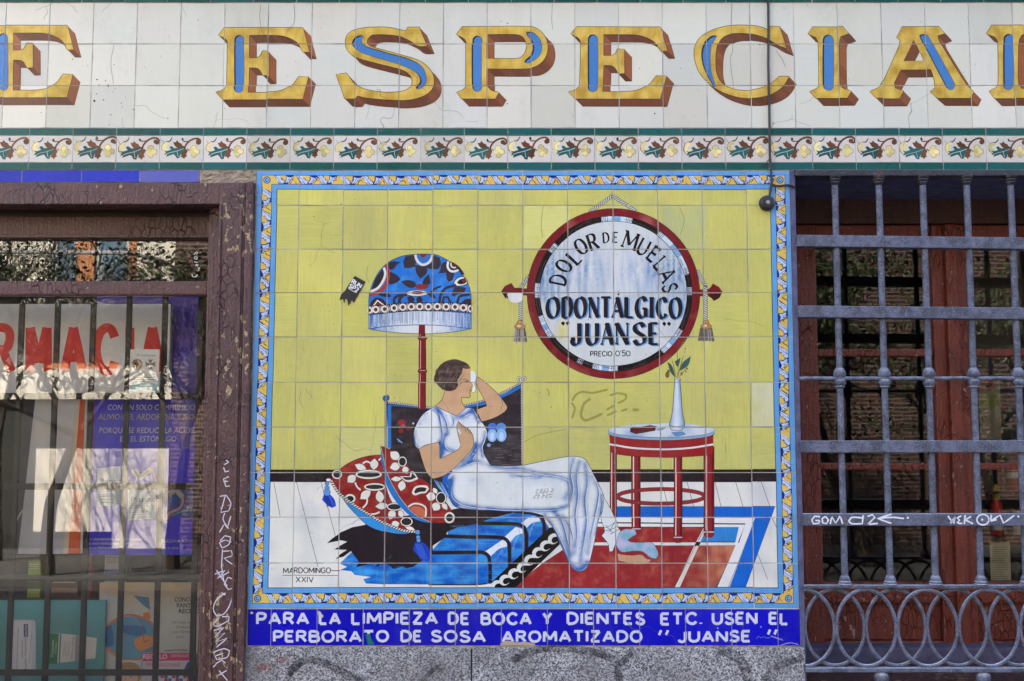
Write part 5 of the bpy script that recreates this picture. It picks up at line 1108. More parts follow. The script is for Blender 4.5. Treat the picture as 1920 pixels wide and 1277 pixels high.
def mat_plain(name, col, rough=.6, var=.25, scale=8, bump=.2, **kw):
    t = NT(name); pos = t.n('ShaderNodeNewGeometry').outputs['Position']
    c = t.mix(t.ramp(t.noise(pos, scale, 5), .35, .7), col, tuple(x * (1 - var) for x in col))
    t.bsdf(c, rough, t.noise(pos, scale * 8, 3), bump, .003, **kw); return t.m
def mat_glass(name, wave=0.0, ref=1.0, tint=(.86, .90, .88)):
    t = NT(name); pos = t.n('ShaderNodeNewGeometry').outputs['Position']
    ins = {}
    fr = t.n('ShaderNodeFresnel', {'IOR': 1.5})
    gl = t.n('ShaderNodeBsdfGlossy', {'Roughness': 0.0, 'Color': (1, 1, 1, 1)})
    if wave:
        b = t.n('ShaderNodeBump', {'Height': t.noise(pos, 9, 2), 'Strength': wave, 'Distance': .004}); t.t.links.new(b.outputs[0], gl.inputs['Normal'])
    tr = t.n('ShaderNodeBsdfTransparent', {'Color': (*tint, 1)})
    dirt = t.n('ShaderNodeBsdfDiffuse', {'Color': (.45, .43, .40, 1)})
    mx = t.n('ShaderNodeMixShader', {0: t.math('MULTIPLY', fr.outputs[0], ref, clamp=True), 1: tr.outputs[0], 2: gl.outputs[0]})
    m2 = t.n('ShaderNodeMixShader', {0: t.ramp(t.noise(pos, 6, 6, .7), .5, .85, .0015, .014), 1: mx.outputs[0], 2: dirt.outputs[0]})
    t.t.links.new(m2.outputs[0], t.out.inputs[0]); return t.m

M_MORT = mat_mortar(); M_GRAN = mat_granite()
M_TAN = mat_plaster('bare_render', (.42, .34, .25), (.22, .16, .11))
M_CREAM = mat_plaster('upper_render', (.55, .50, .42), (.42, .38, .32), .25)
M_PURP = mat_plaster('violet_limewash', (.125, .125, .215), (.065, .062, .115), .5)
M_FRAME = mat_wood('mauve_brown_paint', (.088, .034, .032), (.50, .36, .22), chip=.638)
M_FRAME2 = mat_wood('worn_post_paint', (.080, .033, .033), (.52, .37, .21), chip=.612, crack=.9, grain=(30, 30, 9))
M_INNER = mat_wood('brown_varnish', (.075, .028, .016), (.25, .14, .08), chip=.70, dark=.5)
M_RED = mat_wood('red_brown_paint', (.20, .040, .022), (.55, .36, .28), chip=.655, dark=.45, rough=.38)
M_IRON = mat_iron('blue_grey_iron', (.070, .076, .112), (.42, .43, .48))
M_BLACK = mat_iron('black_iron', (.016, .015, .02), (.16, .14, .15), .4)
M_BAR = mat_plain('dark_bar_paint', (.010, .008, .007), .5, .3, 30)
M_GLASS = mat_glass('window_glass', 0.0, 1.5, (.97, .98, .975)); M_GLASS2 = mat_glass('old_glass', .012, .75, (.93, .95, .93))
M_SPRAY = mat_spray('spray_ghost', .30, .62, 40, .7, .75); M_MARK = mat_spray('paint_marker', .22, .42, 90, .5, 1.0)
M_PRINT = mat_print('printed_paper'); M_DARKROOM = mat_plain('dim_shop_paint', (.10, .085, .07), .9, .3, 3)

FX0 = UX(452, 800, -.012); FXE = UX(467.5, 800, -.012)        # outer bead of the shop window frame
xj0 = XM[-1] + .0012; xj1 = xj0 + .0165                        # painted edge of the right-hand opening
z_plinth = zt(1212.5); z_op = UZ(375, .42)                      # soffit height
wall = thing('shop_wall', 'old shop wall with granite plinth carrying the tile panels', 'wall', (0, .2, 0))
mb = MB().box(FXE + .0006, xj0 - .0004, .0028, .45, z_plinth, zf3 - .001); mb.build('mortar_bed', M_MORT, wall)
mb = MB().box(-5.2, 5.2, .0028, .45, zf3, zt(-10)); mb.build('mortar_bed', M_MORT, wall)
mb = MB().box(xj1, 5.2, .0030, .449, z_op, zf3 - .0008); mb.build('lintel', M_PURP, wall)
mb = MB().box(-5.2, FXE, .0032, .449, zt(342.5), zf3 - .0008); mb.build('lintel', M_TAN, wall)
mb = MB().box(-24, 24, -.03, .45, zt(-10) + .001, 12.0, .004); mb.build('upper_wall', M_CREAM, wall)  # unseen storeys and flanks, extended so their shadow covers the street
mb = MB().box(xj0, xj1, -.003, .448, .0, zf3 - .0006, .003); mb.build('jamb', M_PURP, wall)
mb = MB().box(-24, UX(-420, 700), .0, .45, 0, zt(343)); mb.build('wall_pier', M_CREAM, wall)  # unseen flank, lengthened to keep the sun off the street
mb = MB().box(UX(2330, 700), 24, .0, .45, 0, z_op - .001); mb.build('wall_pier', M_CREAM, wall)
# rough bare render around the frame corner
def rough_patch(x0, x1, z0, z1, y, amp, mat, name, n=26, m=10):
    b = MB(); g = [[b.bm.verts.new((x0 + (x1 - x0) * i / n, y + amp * (mnoise.noise((x0 + (x1 - x0) * i / n * 60 / 1, j * .5, 3.3)) + .5 * mnoise.noise((i * .9, j * .9, 1.0))), z0 + (z1 - z0) * j / m)) for j in range(m + 1)] for i in range(n + 1)]
    for i in range(n):
        for j in range(m): b.bm.faces.new((g[i][j], g[i + 1][j], g[i + 1][j + 1], g[i][j + 1]))
    # sides back into the wall
    for i in range(n):
        for j in (0, m):
            a, c = g[i][j], g[i + 1][j]; p = b.bm.verts.new((a.co.x, y + .03, a.co.z)); q = b.bm.verts.new((c.co.x, y + .03, c.co.z)); b.bm.faces.new((a, c, q, p))
    return b.build(name, mat, wall, smooth=False)
rough_patch(UX(375, 330), XM[0] - .001, zt(343.5), zt(319.3), -.002, .006, M_TAN, 'render_patch')
rough_patch(FXE + .001, XM[0] - .0008, z_plinth, zt(343.5), .0, .007, M_TAN, 'render_patch', 4, 120)
# mortar lip under the caption
rough_patch(XC[0], XC[-1], zt(1216), zt(1210.5), -.001, .006, M_TAN, 'mortar_lip', 120, 3)
# plinth blocks
for a, b in ((455, 884), (884.6, 1509.5)):
    MB().box(UX(a, 1240) + .001, UX(b, 1240) - .001, -.005, .44, zt(1330), z_plinth - .001, .006).build('granite_block', M_GRAN, wall)
for a, b in ((455, 700), (700.6, 1200), (1200.6, 1509)):
    MB().box(UX(a, 1240) + .001, UX(b, 1240) - .001, -.006, .44, 0.004, zt(1331.5), .006).build('granite_block', M_GRAN, wall)
sc_ = Canvas(-.005)
GK = rgb(44, 40, 46, .8)
for zf, P, w in ((ZB1, [(330, 1230), (400, 1160), (480, 1125), (620, 1165), (750, 1240), (860, 1290)], 15), (ZB1, [(300, 1300), (360, 1215), (430, 1150)], 10), (ZB2, [(190, 960), (280, 905), (420, 880), (560, 890), (700, 915), (790, 970), (810, 1080)], 14), (ZB2, [(885, 885), (860, 930), (800, 985)], 12), (ZB2, [(1380, 890), (1460, 915), (1530, 980), (1560, 1090)], 18), (ZB2, [(1640, 1080), (1730, 985), (1880, 945)], 12), (ZB1, [(1250, 1290), (1330, 1200), (1380, 1180)], 9)): sc_.stroke(zf(P), w, GK)
for x, y, r in ((495, 1252, 15), (531, 1238, 12)): sc_.ell(x, y, r, r * .6, rgb(150, 66, 66, .6), n=12)
tag(print_sheet('graffiti', M_SPRAY, sc_, -.005, wall, off=.0012), 'faded dark spray strokes on the granite plinth')

# ================================================================ SHOP WINDOW (left)
YA = -.012; YI = .12; YG = .125
zsill = .55
XLEFT = UX(-400, 700)
sw = thing('shop_window', 'brown painted shop window with transom pane and peeling frame', 'shop window', ((XLEFT + FXE) / 2, .1, zsill))
fx_in = UX(404, 800, YA)
z_l0, z_l1 = UZ(342.8, YA), UZ(383, YA)
MB().box(XLEFT, FX0 - .002, YA, .05, z_l1, z_l0, .004).build('lintel_board', M_FRAME, sw)
MB().box(fx_in, FX0 - .001, YA - .003, .06, zsill, z_l0 + .001, .005).build('post', M_FRAME2, sw)
MB().box(FX0, FXE, YA - .010, .06, zsill, z_l0 + .002, .006).build('post_bead', M_FRAME2, sw)
for a, b, y in ((404, 408.5, -.016), (443, 448, -.016)): MB().box(UX(a, 800, YA) - .002, UX(b, 800, YA) - .002, y - .004, .03, zsill, z_l1 - .002, .002).build('moulding', M_FRAME2, sw)
# receding inner frame
MB().box(XLEFT, fx_in + .004, .05, .11, UZ(398, .11), z_l1 + .03, .004).build('head_reveal', M_INNER, sw)
MB().box(XLEFT, fx_in - .002, .100, YG, UZ(449.5, YG), UZ(404, .100), .005).build('top_rail', M_INNER, sw)
MB().box(XLEFT, fx_in - .002, .088, .10, UZ(447, .1), UZ(440, .1), .003).build('moulding', M_INNER, sw)
xg = UX(376, 700, YG)
MB().box(UX(384, 700, .06), fx_in - .001, .060, YG - .0005, zsill, z_l1 + .002, .006).build('stile', M_FRAME, sw)
MB().box(UX(390, 700, .04), fx_in - .008, .040, .062, zsill, z_l1 + .002, .005).build('moulding', M_FRAME, sw)
MB().box(XLEFT, UX(384, 700, .06) - .001, .075, YG - .001, UZ(553, .075), UZ(527, .075), .005).build('transom_rail', M_FRAME, sw)
MB().box(XLEFT, fx_in, -.03, YG + .02, zsill - .06, zsill - .001, .006).build('sill', M_FRAME, sw)
MB().box(XLEFT, xg + .03, YG, YG + .004, UZ(553, YG) + .004, UZ(449, YG)).build('pane', M_GLASS, sw)
MB().box(XLEFT, xg + .03, YG + .0005, YG + .0045, zsill, UZ(556, YG)).build('pane', M_GLASS, sw)
MB().box(XLEFT - .06, XLEFT, YA, YG + .01, zsill, z_l0, .005).build('post', M_FRAME, sw)
gk = Canvas(-.0155); GG = Z(380, 860, 3.06); WM = rgb(214, 206, 214, .95)
for P in ([(135, 8), (150, 20), (126, 34)], [(120, 50), (130, 76), (152, 70)], [(152, 104), (120, 115), (134, 160), (156, 156)], [(120, 132), (146, 130)], [(100, 216), (136, 210), (162, 255), (150, 300), (104, 308), (130, 214)], [(128, 312), (118, 350), (150, 402)], [(162, 330), (142, 398), (125, 374), (98, 422)], [(100, 472), (128, 442), (162, 450), (150, 492), (112, 512), (97, 482), (130, 468), (165, 480)], [(115, 520), (108, 622)], [(112, 532), (165, 528), (172, 556), (122, 572), (186, 616)], [(70, 662), (130, 640), (82, 690), (152, 650)], [(110, 622), (122, 702)], [(80, 640), (142, 732)], [(172, 690), (146, 680), (124, 720), (150, 752), (176, 740)], [(132, 770), (82, 808), (62, 860), (80, 902), (122, 890), (156, 840), (178, 758)], [(110, 768), (130, 782)], [(112, 906), (152, 906), (150, 930), (82, 962), (60, 950), (92, 915)], [(64, 986), (122, 968), (70, 1022), (130, 998), (74, 1052), (142, 1030), (80, 1082)], [(60, 1112), (120, 1090), (156, 1102), (140, 1140), (82, 1152), (72, 1132), (118, 1116)], [(76, 1176), (110, 1156), (132, 1172)], [(60, 1196), (78, 1180)], [(95, 1215), (142, 1272)], [(138, 1215), (92, 1242)]):
    gk.stroke(GG(P), 2.0, WM)
tag(print_sheet('graffiti', M_MARK, gk, -.0155, sw, off=.0012), 'white marker scrawl running down the right post')
gt = Canvas(YG)
for P in ([(1452, 840), (1478, 826)], [(1438, 812), (1440, 832), (1460, 838), (1478, 818)], [(1480, 790), (1492, 780), (1484, 770), (1498, 768)], [(1460, 752), (1486, 742)], [(1466, 738), (1480, 758)], [(1455, 722), (1484, 728)], [(1458, 700), (1452, 690), (1466, 682), (1478, 692), (1470, 704), (1458, 700)], [(1452, 668), (1462, 656), (1474, 668), (1482, 654), (1470, 650), (1456, 660)]): gt.stroke([(p[0] / 3.992, 310 + p[1] / 3.992) for p in P], 1.3, rgb(226, 230, 226, 1))
tag(print_sheet('glass_note', M_MARK, gt, YG, sw, off=.0005), 'small white handwritten note on the transom pane')

# dim room behind both windows
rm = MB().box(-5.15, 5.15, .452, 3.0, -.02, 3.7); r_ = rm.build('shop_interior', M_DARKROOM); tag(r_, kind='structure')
MB().box(-24, -5.205, .001, .449, zt(343) + .001, zt(-10)).build('wall_pier', M_CREAM, wall); MB().box(5.205, 24, .001, .449, z_op, zt(-10)).build('wall_pier', M_CREAM, wall)
# open the wall side of the room towards the two windows
bm = bmesh.new(); bm.from_mesh(r_.data)
fs = [f for f in bm.faces if f.calc_center_median().y < -1.2]; bmesh.ops.delete(bm, geom=fs, context='FACES'); bm.to_mesh(r_.data); bm.free()
# closing boards between frame depth and room, so no daylight leaks round the frames
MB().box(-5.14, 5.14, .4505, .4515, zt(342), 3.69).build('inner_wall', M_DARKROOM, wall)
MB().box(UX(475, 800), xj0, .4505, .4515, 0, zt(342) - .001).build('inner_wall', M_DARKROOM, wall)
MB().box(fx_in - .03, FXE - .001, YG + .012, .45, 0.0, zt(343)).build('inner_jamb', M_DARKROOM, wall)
MB().box(XLEFT - .05, fx_in - .032, YG + .011, .4495, UZ(449, YG), zt(344)).build('inner_head', M_DARKROOM, wall)
MB().box(XLEFT - .05, fx_in - .006, .0, .44, 0.0, zsill - .062).build('stall_riser', M_GRAN, wall)

# bars behind the glass
YB = YG + .045
bars = thing('security_bars', 'dark flat security bars behind the shop window glass', 'window bars', (UX(190, 800, YB), YB, zsill))
for k in range(-5, 6):
    x = UX(37 + 67.4 * k, 700, YB); MB().box(x - .0098, x + .0098, YB - .005, YB + .005, zsill, UZ(559, YB) + .02, .002).build('bar', M_BAR, bars)
for y in (743, 912, 1083, 1260): MB().box(XLEFT, xg + .004, YB - .011, YB - .0052, UZ(y + 6, YB), UZ(y - 6, YB), .002).build('rail', M_BAR, bars)
# ================================================================ THINGS IN THE SHOP WINDOW
def sheet(name, label, cat, canvas, Y, x0, y0, x1, y1, base, thick=.003, group=None, mat=None):
    """rectangular card; px corners at depth Y"""
    ym = (y0 + y1) / 2
    o = painted_slab(name, mat or M_PRINT, UX(x0, ym, Y), UX(x1, ym, Y), UZ(y1, Y), UZ(y0, Y), canvas.items if canvas else None, base, None, Y=Y, thick=thick, bev=.0006, jit=False, layer=.0001)
    return tag(o, label, cat, group)
# white panel with big red capitals
Y = .285
c = Canvas(Y); RD = rgb(236, 4, 16, .06)
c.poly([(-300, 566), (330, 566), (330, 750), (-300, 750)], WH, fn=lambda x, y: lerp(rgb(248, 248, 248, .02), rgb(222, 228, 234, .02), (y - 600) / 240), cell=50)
for ch, a, b in (('F', -140, -100), ('A', -88, -36), ('R', -18, 30), ('M', 47, 98), ('A', 112, 164), ('C', 172, 224), ('I', 237, 250), ('A', 260, 312)):
    c.text(ch, a, 606, b, 705, 17, RD, gap=.1)
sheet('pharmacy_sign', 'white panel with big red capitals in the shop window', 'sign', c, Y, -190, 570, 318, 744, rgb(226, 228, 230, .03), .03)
# small card on the inside of the pane
Y = YG + .007
c = Canvas(Y); TX = rgb(70, 72, 80)
c.poly([(240, 718), (300, 718), (300, 736), (240, 736)], rgb(176, 216, 224))
c.font('Presenteren', 257, 668, 4.4, TX, w=35); c.ell(257, 683, 10, 10, rgb(150, 118, 84)); c.poly([(257, 673), (267, 683), (257, 693), (260, 683)], rgb(214, 196, 166)); c.ell(254, 685, 4, 5, rgb(70, 56, 48))
for a in range(4):
    an = a * math.pi / 2; f = lambda u, v: (282 + u * math.cos(an) - v * math.sin(an), 683 + u * math.sin(an) + v * math.cos(an))
    c.poly([f(1, -1), f(10, -4.6), f(8, 0), f(10, 4.6), f(1, 1)], rgb(116, 108, 110))
c.font('voor uw', 261, 704, 2.6, TX, w=16)
for y, a, b in ((707.5, 250, 288), (711.5, 248, 290), (715.5, 258, 282)): c.stroke([(a, y), (b, y)], 1.5, rgb(130, 132, 138), sm=False)
sheet('notice_card', 'small white card with a cross emblem stuck inside the pane', 'card', c, Y, 243, 655, 298, 735, rgb(232, 234, 234, .02), .0012)
# purple medicine poster
Y = .325
c = Canvas(Y); PU = rgb(66, 62, 170, .08)
c.poly([(150, 545), (385, 545), (385, 1050), (150, 1050)], PU, fn=lambda x, y: lerp(rgb(66, 56, 236, .06), rgb(66, 28, 170, .06), (860 - y) / 260 + nz(x, y, .012, 2) * .6), cell=22)
c.poly([(322, 700), (375, 640), (375, 830), (340, 845)], rgb(112, 104, 196)); c.poly([(165, 748), (178, 745), (172, 900), (166, 930)], rgb(186, 48, 56))
WT = rgb(226, 228, 240)
c.font('CON UN SOLO COMPRIMIDO', 201, 769, 10.5, WT, w=164, slant=.12); c.font('ALIVIO DEL ARDOR DÍA Y NOCHE', 184, 787, 11, rgb(216, 200, 130), w=205, slant=.12); c.font('PORQUE SE REDUCE LA ACIDEZ', 185, 812, 10.5, WT, w=186, slant=.12); c.font('EN EL ESTÓMAGO', 224, 828, 10.5, WT, w=106, slant=.12)
for bx, by, bw, bh in ((182, 878, 44, 72), (240, 918, 52, 58)):
    c.poly([(bx, by), (bx + bw, by - 4), (bx + bw, by + bh - 4), (bx, by + bh)], rgb(206, 220, 236)); c.poly([(bx, by + bh * .68), (bx + bw, by + bh * .62), (bx + bw, by + bh - 4), (bx, by + bh)], rgb(160, 186, 212))
    c.font('Pantoloc', bx + 4, by + bh * .40, 10, rgb(44, 44, 86), w=bw * 1.5); c.font('CONTROL', bx + 4, by + bh * .62, 7, rgb(44, 44, 86), w=bw * .95)
    for k in range(3): c.stroke([(bx + 5, by + bh * (.74 + .08 * k)), (bx + bw * .7, by + bh * (.72 + .08 * k))], 1.4, rgb(96, 124, 164), sm=False)
c.poly([(300, 915), (366, 915), (366, 972), (318, 968)], rgb(34, 92, 176)); c.stroke([(318, 968), (345, 958), (366, 958)], 2.0, rgb(70, 180, 220))
for P in ([(250, 880), (262, 895), (284, 880), (292, 902), (276, 922)], [(316, 926), (330, 918), (342, 932), (338, 952), (318, 962), (312, 974)]):
    n = len(P); c.stroke(P, 11, rgb(168, 52, 60)); c.stroke(P[:3], 9, rgb(216, 196, 90)); c.stroke(P, 5, rgb(150, 176, 214))
c.ell(353, 952, 4, 3, rgb(226, 226, 140))
for i, s_ in enumerate(('Lea atentamente las instrucciones', 'de este medicamento y consulte', 'con su farmacéutico')): c.font(s_, 163, 1013 + i * 8, 5.2, rgb(206, 206, 232), w=(103, 97, 58)[i], bold=.01)
c.font('NOVARTIS', 303, 1018, 6.6, rgb(214, 214, 236), w=60); c.font('C.P.S. M 10018', 300, 1030, 4.6, rgb(206, 206, 232), w=34)
sheet('medicine_poster', 'purple medicine poster with white text and product boxes', 'poster', c, Y, 163, 552, 374, 1041, rgb(70, 66, 172, .05))
# white standing board with orange edge
Y = .33
c = Canvas(Y)
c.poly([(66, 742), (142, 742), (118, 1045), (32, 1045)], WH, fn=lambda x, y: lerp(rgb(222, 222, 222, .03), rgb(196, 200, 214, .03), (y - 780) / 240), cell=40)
c.poly([(150, 742), (160, 742), (150, 1045), (126, 1045)], rgb(232, 96, 36)); c.poly([(143, 742), (151, 742), (127, 1045), (118, 1045)], rgb(232, 218, 196)); c.poly([(20, 742), (66, 742), (32, 1045), (20, 1045)], rgb(58, 54, 66)); c.stroke([(66, 742), (32, 1045)], 1.6, rgb(60, 50, 110), sm=False)
c.stroke([(25, 1000), (40, 960), (80, 930)], 2.2, rgb(196, 200, 214), taper=True)
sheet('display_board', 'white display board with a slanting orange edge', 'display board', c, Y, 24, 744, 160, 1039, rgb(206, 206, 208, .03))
# teal cosmetics poster, lower left
Y = .30
c = Canvas(Y); F5 = Z(0, 1060, 4.8)
c.poly([(-80, 1115), (215, 1115), (215, 1400), (-80, 1400)], WH, fn=lambda x, y: lerp(rgb(96, 180, 198, .05), rgb(84, 150, 156, .05), (y - 1125) / 60 + nz(x, y, .015, 3) * .6), cell=26)
c.poly(F5([(100, 492), (300, 492), (318, 520), (322, 985), (60, 960), (82, 520)]), rgb(196, 200, 220, .03), True); c.poly(F5([(130, 505), (280, 505), (285, 950), (115, 945)]), rgb(214, 216, 228, .02))
c.font('tratamiento', *F5([(208, 830)])[0], 4.4, rgb(40, 44, 92), w=33, rot=-math.pi / 2); c.font('reductor intensivo', *F5([(240, 990)])[0], 5.6, rgb(40, 44, 92), w=70, rot=-math.pi / 2)
c.poly(F5([(214, 528), (254, 528), (254, 645), (214, 645)]), rgb(46, 56, 120)); c.font('noche', *F5([(246, 640)])[0], 5.6, rgb(216, 220, 236), w=22, rot=-math.pi / 2)
c.stroke(F5([(165, 565), (152, 930)]), .9, rgb(70, 74, 120), sm=False); c.stroke(F5([(285, 610), (262, 890)]), .7, rgb(110, 114, 150), sm=False)
c.poly(F5([(428, 606), (545, 614), (700, 628), (872, 656), (858, 836), (660, 864), (520, 880), (410, 890)]), rgb(206, 206, 206, .03)); c.poly(F5([(446, 610), (530, 616), (516, 884), (436, 888)]), rgb(24, 120, 70, .04)); c.poly(F5([(540, 616), (552, 618), (540, 876), (528, 878)]), rgb(30, 110, 110))
c.poly(F5([(680, 626), (735, 636), (725, 856), (672, 862)]), rgb(150, 146, 150))
c.font('Somatoline', *F5([(478, 826)])[0], 5.0, rgb(214, 236, 220), w=32, rot=-1.50); c.font('Cosmetic', *F5([(505, 800)])[0], 3.6, rgb(214, 236, 220), w=22, rot=-1.50); c.font('vientre y caderas', *F5([(652, 850)])[0], 3.6, rgb(60, 64, 80), w=43, rot=-1.50)
for x in (580, 598, 622): c.stroke(F5([(x, 690), (x - 8, 820)]), .8, rgb(100, 104, 116), sm=False)
sheet('cosmetics_poster', 'teal poster showing a white carton and a green and white tube', 'poster', c, Y, -60, 1125, 196, 1330, rgb(88, 150, 156, .05))
# pale poster with an orange and blue globe
Y = .312
c = Canvas(Y)
c.poly([(170, 1085), (390, 1085), (390, 1400), (170, 1400)], WH, fn=lambda x, y: lerp(rgb(214, 190, 150, .05), rgb(196, 200, 196, .05), (y - 1105) / 40 + nz(x, y, .02, 5) * .5), cell=20)
G_ = F5
c.poly(G_([(1290, 430), (1340, 420), (1360, 470), (1330, 500), (1290, 480)]), rgb(214, 128, 66), True)
c.ell(*G_([(1180, 650)])[0], 53, 44, rgb(206, 132, 72, .06), n=30); c.ell(*G_([(1185, 650)])[0], 48, 40, rgb(92, 154, 190, .12), n=30)
c.poly(G_([(945, 560), (1000, 535), (1020, 620), (1020, 720), (965, 740), (935, 660)]), rgb(40, 104, 166, .1), True); c.poly(G_([(1080, 540), (1280, 545), (1320, 600), (1250, 640), (1100, 600)]), rgb(44, 110, 170, .1), True)
c.poly(G_([(1210, 665), (1300, 630), (1400, 640), (1420, 700), (1340, 745), (1270, 775), (1215, 730)]), rgb(224, 148, 84, .08), True); c.poly(G_([(1200, 270), (1340, 290), (1350, 400), (1290, 360)]), rgb(66, 120, 160, .1), True)
c.stroke(G_([(1080, 460), (1180, 440), (1260, 500), (1290, 620), (1295, 690)]), 1.6, rgb(190, 84, 50)); c.stroke(G_([(1295, 690), (1345, 670)]), .9, LINE)
c.poly(G_([(930, 250), (990, 265), (1060, 300), (1060, 410), (960, 420), (905, 390)]), rgb(196, 206, 212, .04), True)
for i, (s_, w) in enumerate((('CONCURSO', 52), ('FANTASÍA', 50), ('RECREO', 40))): c.font(s_, 327 + i * 4, 1128 + i * 11, 8.2, rgb(66, 66, 70), w=w, bold=.02)
for i, s_ in enumerate(('Un viaje a', 'Orlando', 'con Enfalac', '¡tu!')): c.font(s_, 322 + (i % 2) * 8, 1169 + i * 9, 5, rgb(96, 92, 88), w=(34, 30, 42, 14)[i])
c.stroke(G_([(1480, 770), (1600, 760), (1680, 766)]), 1.4, rgb(60, 60, 66))
sheet('globe_poster', 'pale poster with an orange and blue globe', 'poster', c, Y, 183, 1092, 372, 1330, rgb(200, 198, 190, .04))
# magenta gift leaflet
Y = .292
c = Canvas(Y)
c.poly(G_([(1270, 790), (1760, 790), (1760, 855), (1270, 862)]), rgb(206, 30, 112, .04)); c.font('REGALO', *G_([(1286, 842)])[0], 9, rgb(236, 226, 234), w=46, bold=.02); c.font('AGATHA RUIZ', *G_([(1535, 826)])[0], 5, rgb(236, 220, 230), w=34)
c.font('PRE-PERSONNE', *G_([(1310, 912)])[0], 7.2, rgb(190, 40, 110), w=65); c.poly(G_([(1660, 930), (1690, 870), (1760, 880), (1760, 960), (1650, 960)]), rgb(30, 70, 140), True)
for k in range(16): c.ell(*G_([(1460 + (k % 8) * 34, 1004 + (k // 8) * 30)])[0], 3.4, 4.0, (rgb(206, 50, 120), rgb(50, 110, 180), rgb(226, 226, 232))[k % 3], n=9)
sheet('gift_leaflet', 'white leaflet with a magenta band and small pink lettering', 'leaflet', c, Y, 266, 1224, 366, 1330, rgb(214, 206, 218, .03), .002)
# leaflet with a printed child's face
Y = .287
c = Canvas(Y)
c.poly(G_([(1060, 900), (1110, 876), (1190, 874), (1250, 905), (1270, 980), (1250, 1060), (1060, 1060)]), rgb(176, 140, 96, .15), True); c.poly(G_([(1072, 960), (1120, 935), (1190, 930), (1238, 965), (1236, 1050), (1200, 1110), (1110, 1110), (1070, 1050)]), rgb(226, 186, 164, .04), True)
for k in range(12): x = 1080 + k * 14; c.stroke(G_([(x, 886 + abs(k - 6) * 3), (x - 10, 930), (x - 4 + k, 968)]), 1.4, rgb(196, 160, 112) if k % 2 else rgb(140, 104, 70), taper=True)
for x in (1092, 1178): c.ell(*G_([(x, 1003)])[0], 3.8, 1.9, rgb(236, 232, 226), n=10); c.ell(*G_([(x, 1003)])[0], 1.8, 1.8, rgb(70, 60, 60), n=10); c.stroke(G_([(x - 24, 988), (x, 978), (x + 22, 986)]), 1.1, rgb(140, 106, 80))
c.stroke(G_([(1130, 1010), (1126, 1046), (1140, 1056)]), 1.0, rgb(190, 140, 120)); c.ell(*G_([(1136, 1084)])[0], 5, 2, rgb(190, 100, 96))
sheet('child_leaflet', 'small leaflet printed with a fair-haired child\'s face', 'leaflet', c, Y, 218, 1238, 264, 1330, rgb(206, 208, 214, .03), .002)
# stock on the dim shelf behind
shelf = thing('display_shelf', 'dark shelf behind the shop window posters', 'shelf', (UX(150, 1100, .5), .5, zsill))
MB().box(XLEFT, xg + .1, .40, .75, UZ(1122, .4) - .02, UZ(1122, .4)).build('board', M_INNER, shelf)
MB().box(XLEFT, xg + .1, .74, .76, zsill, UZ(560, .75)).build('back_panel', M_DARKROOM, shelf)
def carton(name, label, x0, y0, x1, y1, Y, col, d=.05, band=None, group=None):
    cc = Canvas(Y); cc.poly([(x0 - 2, y0 + (y1 - y0) * .55), (x1 + 2, y0 + (y1 - y0) * .55), (x1 + 2, y0 + (y1 - y0) * .75), (x0 - 2, y0 + (y1 - y0) * .75)], band or rgb(226, 226, 226)); 
    for k in range(3): cc.stroke([(x0 + 3, y0 + 6 + k * 4), (x1 - 4, y0 + 6 + k * 4)], 1.3, rgb(230, 230, 226) if sum(col[:3]) < .9 else rgb(60, 60, 70), sm=False)
    o = sheet(name, label, 'carton', cc, Y, x0, y0, x1, y1, col, d, group); return o
carton('carton', 'tall dark red carton on the shelf below the purple poster', 157, 1040, 172, 1122, .41, rgb(134, 26, 30, .06), .06, rgb(120, 20, 24))
carton('carton', 'white carton with red mark and blue band on the shelf', 196, 1040, 232, 1092, .42, rgb(196, 196, 200, .04), .06, rgb(70, 76, 160))
carton('carton', 'bright lime carton below the white display board', 52, 1052, 76, 1122, .42, rgb(150, 176, 40, .05), .05, rgb(60, 80, 30))
carton('carton', 'brown striped carton left of the red one', 88, 1078, 146, 1122, .43, rgb(96, 56, 44, .1), .06, rgb(150, 120, 96))
# ================================================================ CASEMENT WINDOW (right)
YC = .42; YCG = .455
cw = thing('casement_window', 'deep red-brown casement window behind the iron grille', 'window', (UX(1900, 900, YC), YC, .75))
ymid = 650
def cx(p): return UX(p, ymid, YC)
zc = lambda y: UZ(y, YC)
XR = cx(2085)
MB().box(xj1 - .1, XR, YC - .012, .50, zc(420), z_op + .02, .006).build('head_beam', M_INNER, cw)
x0_, x1_, m0, m1 = cx(1497), cx(1534), cx(1752), cx(1817)
MB().box(xj1 - .1, x0_ - .001, YC + .012, .50, .78, zc(420) - .001, .004).build('fixed_frame', M_INNER, cw)
MB().box(x0_, x1_, YC, .48, .80, zc(421), .006).build('stile', M_RED, cw)
MB().box(m0, cx(1776), YC, .48, .80, zc(421), .006).build('stile', M_RED, cw); MB().box(cx(1797), m1, YC, .48, .80, zc(421), .006).build('stile', M_RED, cw)
MB().box(cx(1774.5), cx(1798.5), YC - .022, YC + .02, .80, zc(421.5), .008).build('meeting_bead', M_RED, cw)
x2_ = cx(2035)
MB().box(x2_, cx(2072), YC, .48, .80, zc(421), .006).build('stile', M_RED, cw); MB().box(cx(2073), XR + .03, YC + .012, .5, .78, zc(420) - .001, .004).build('fixed_frame', M_INNER, cw)
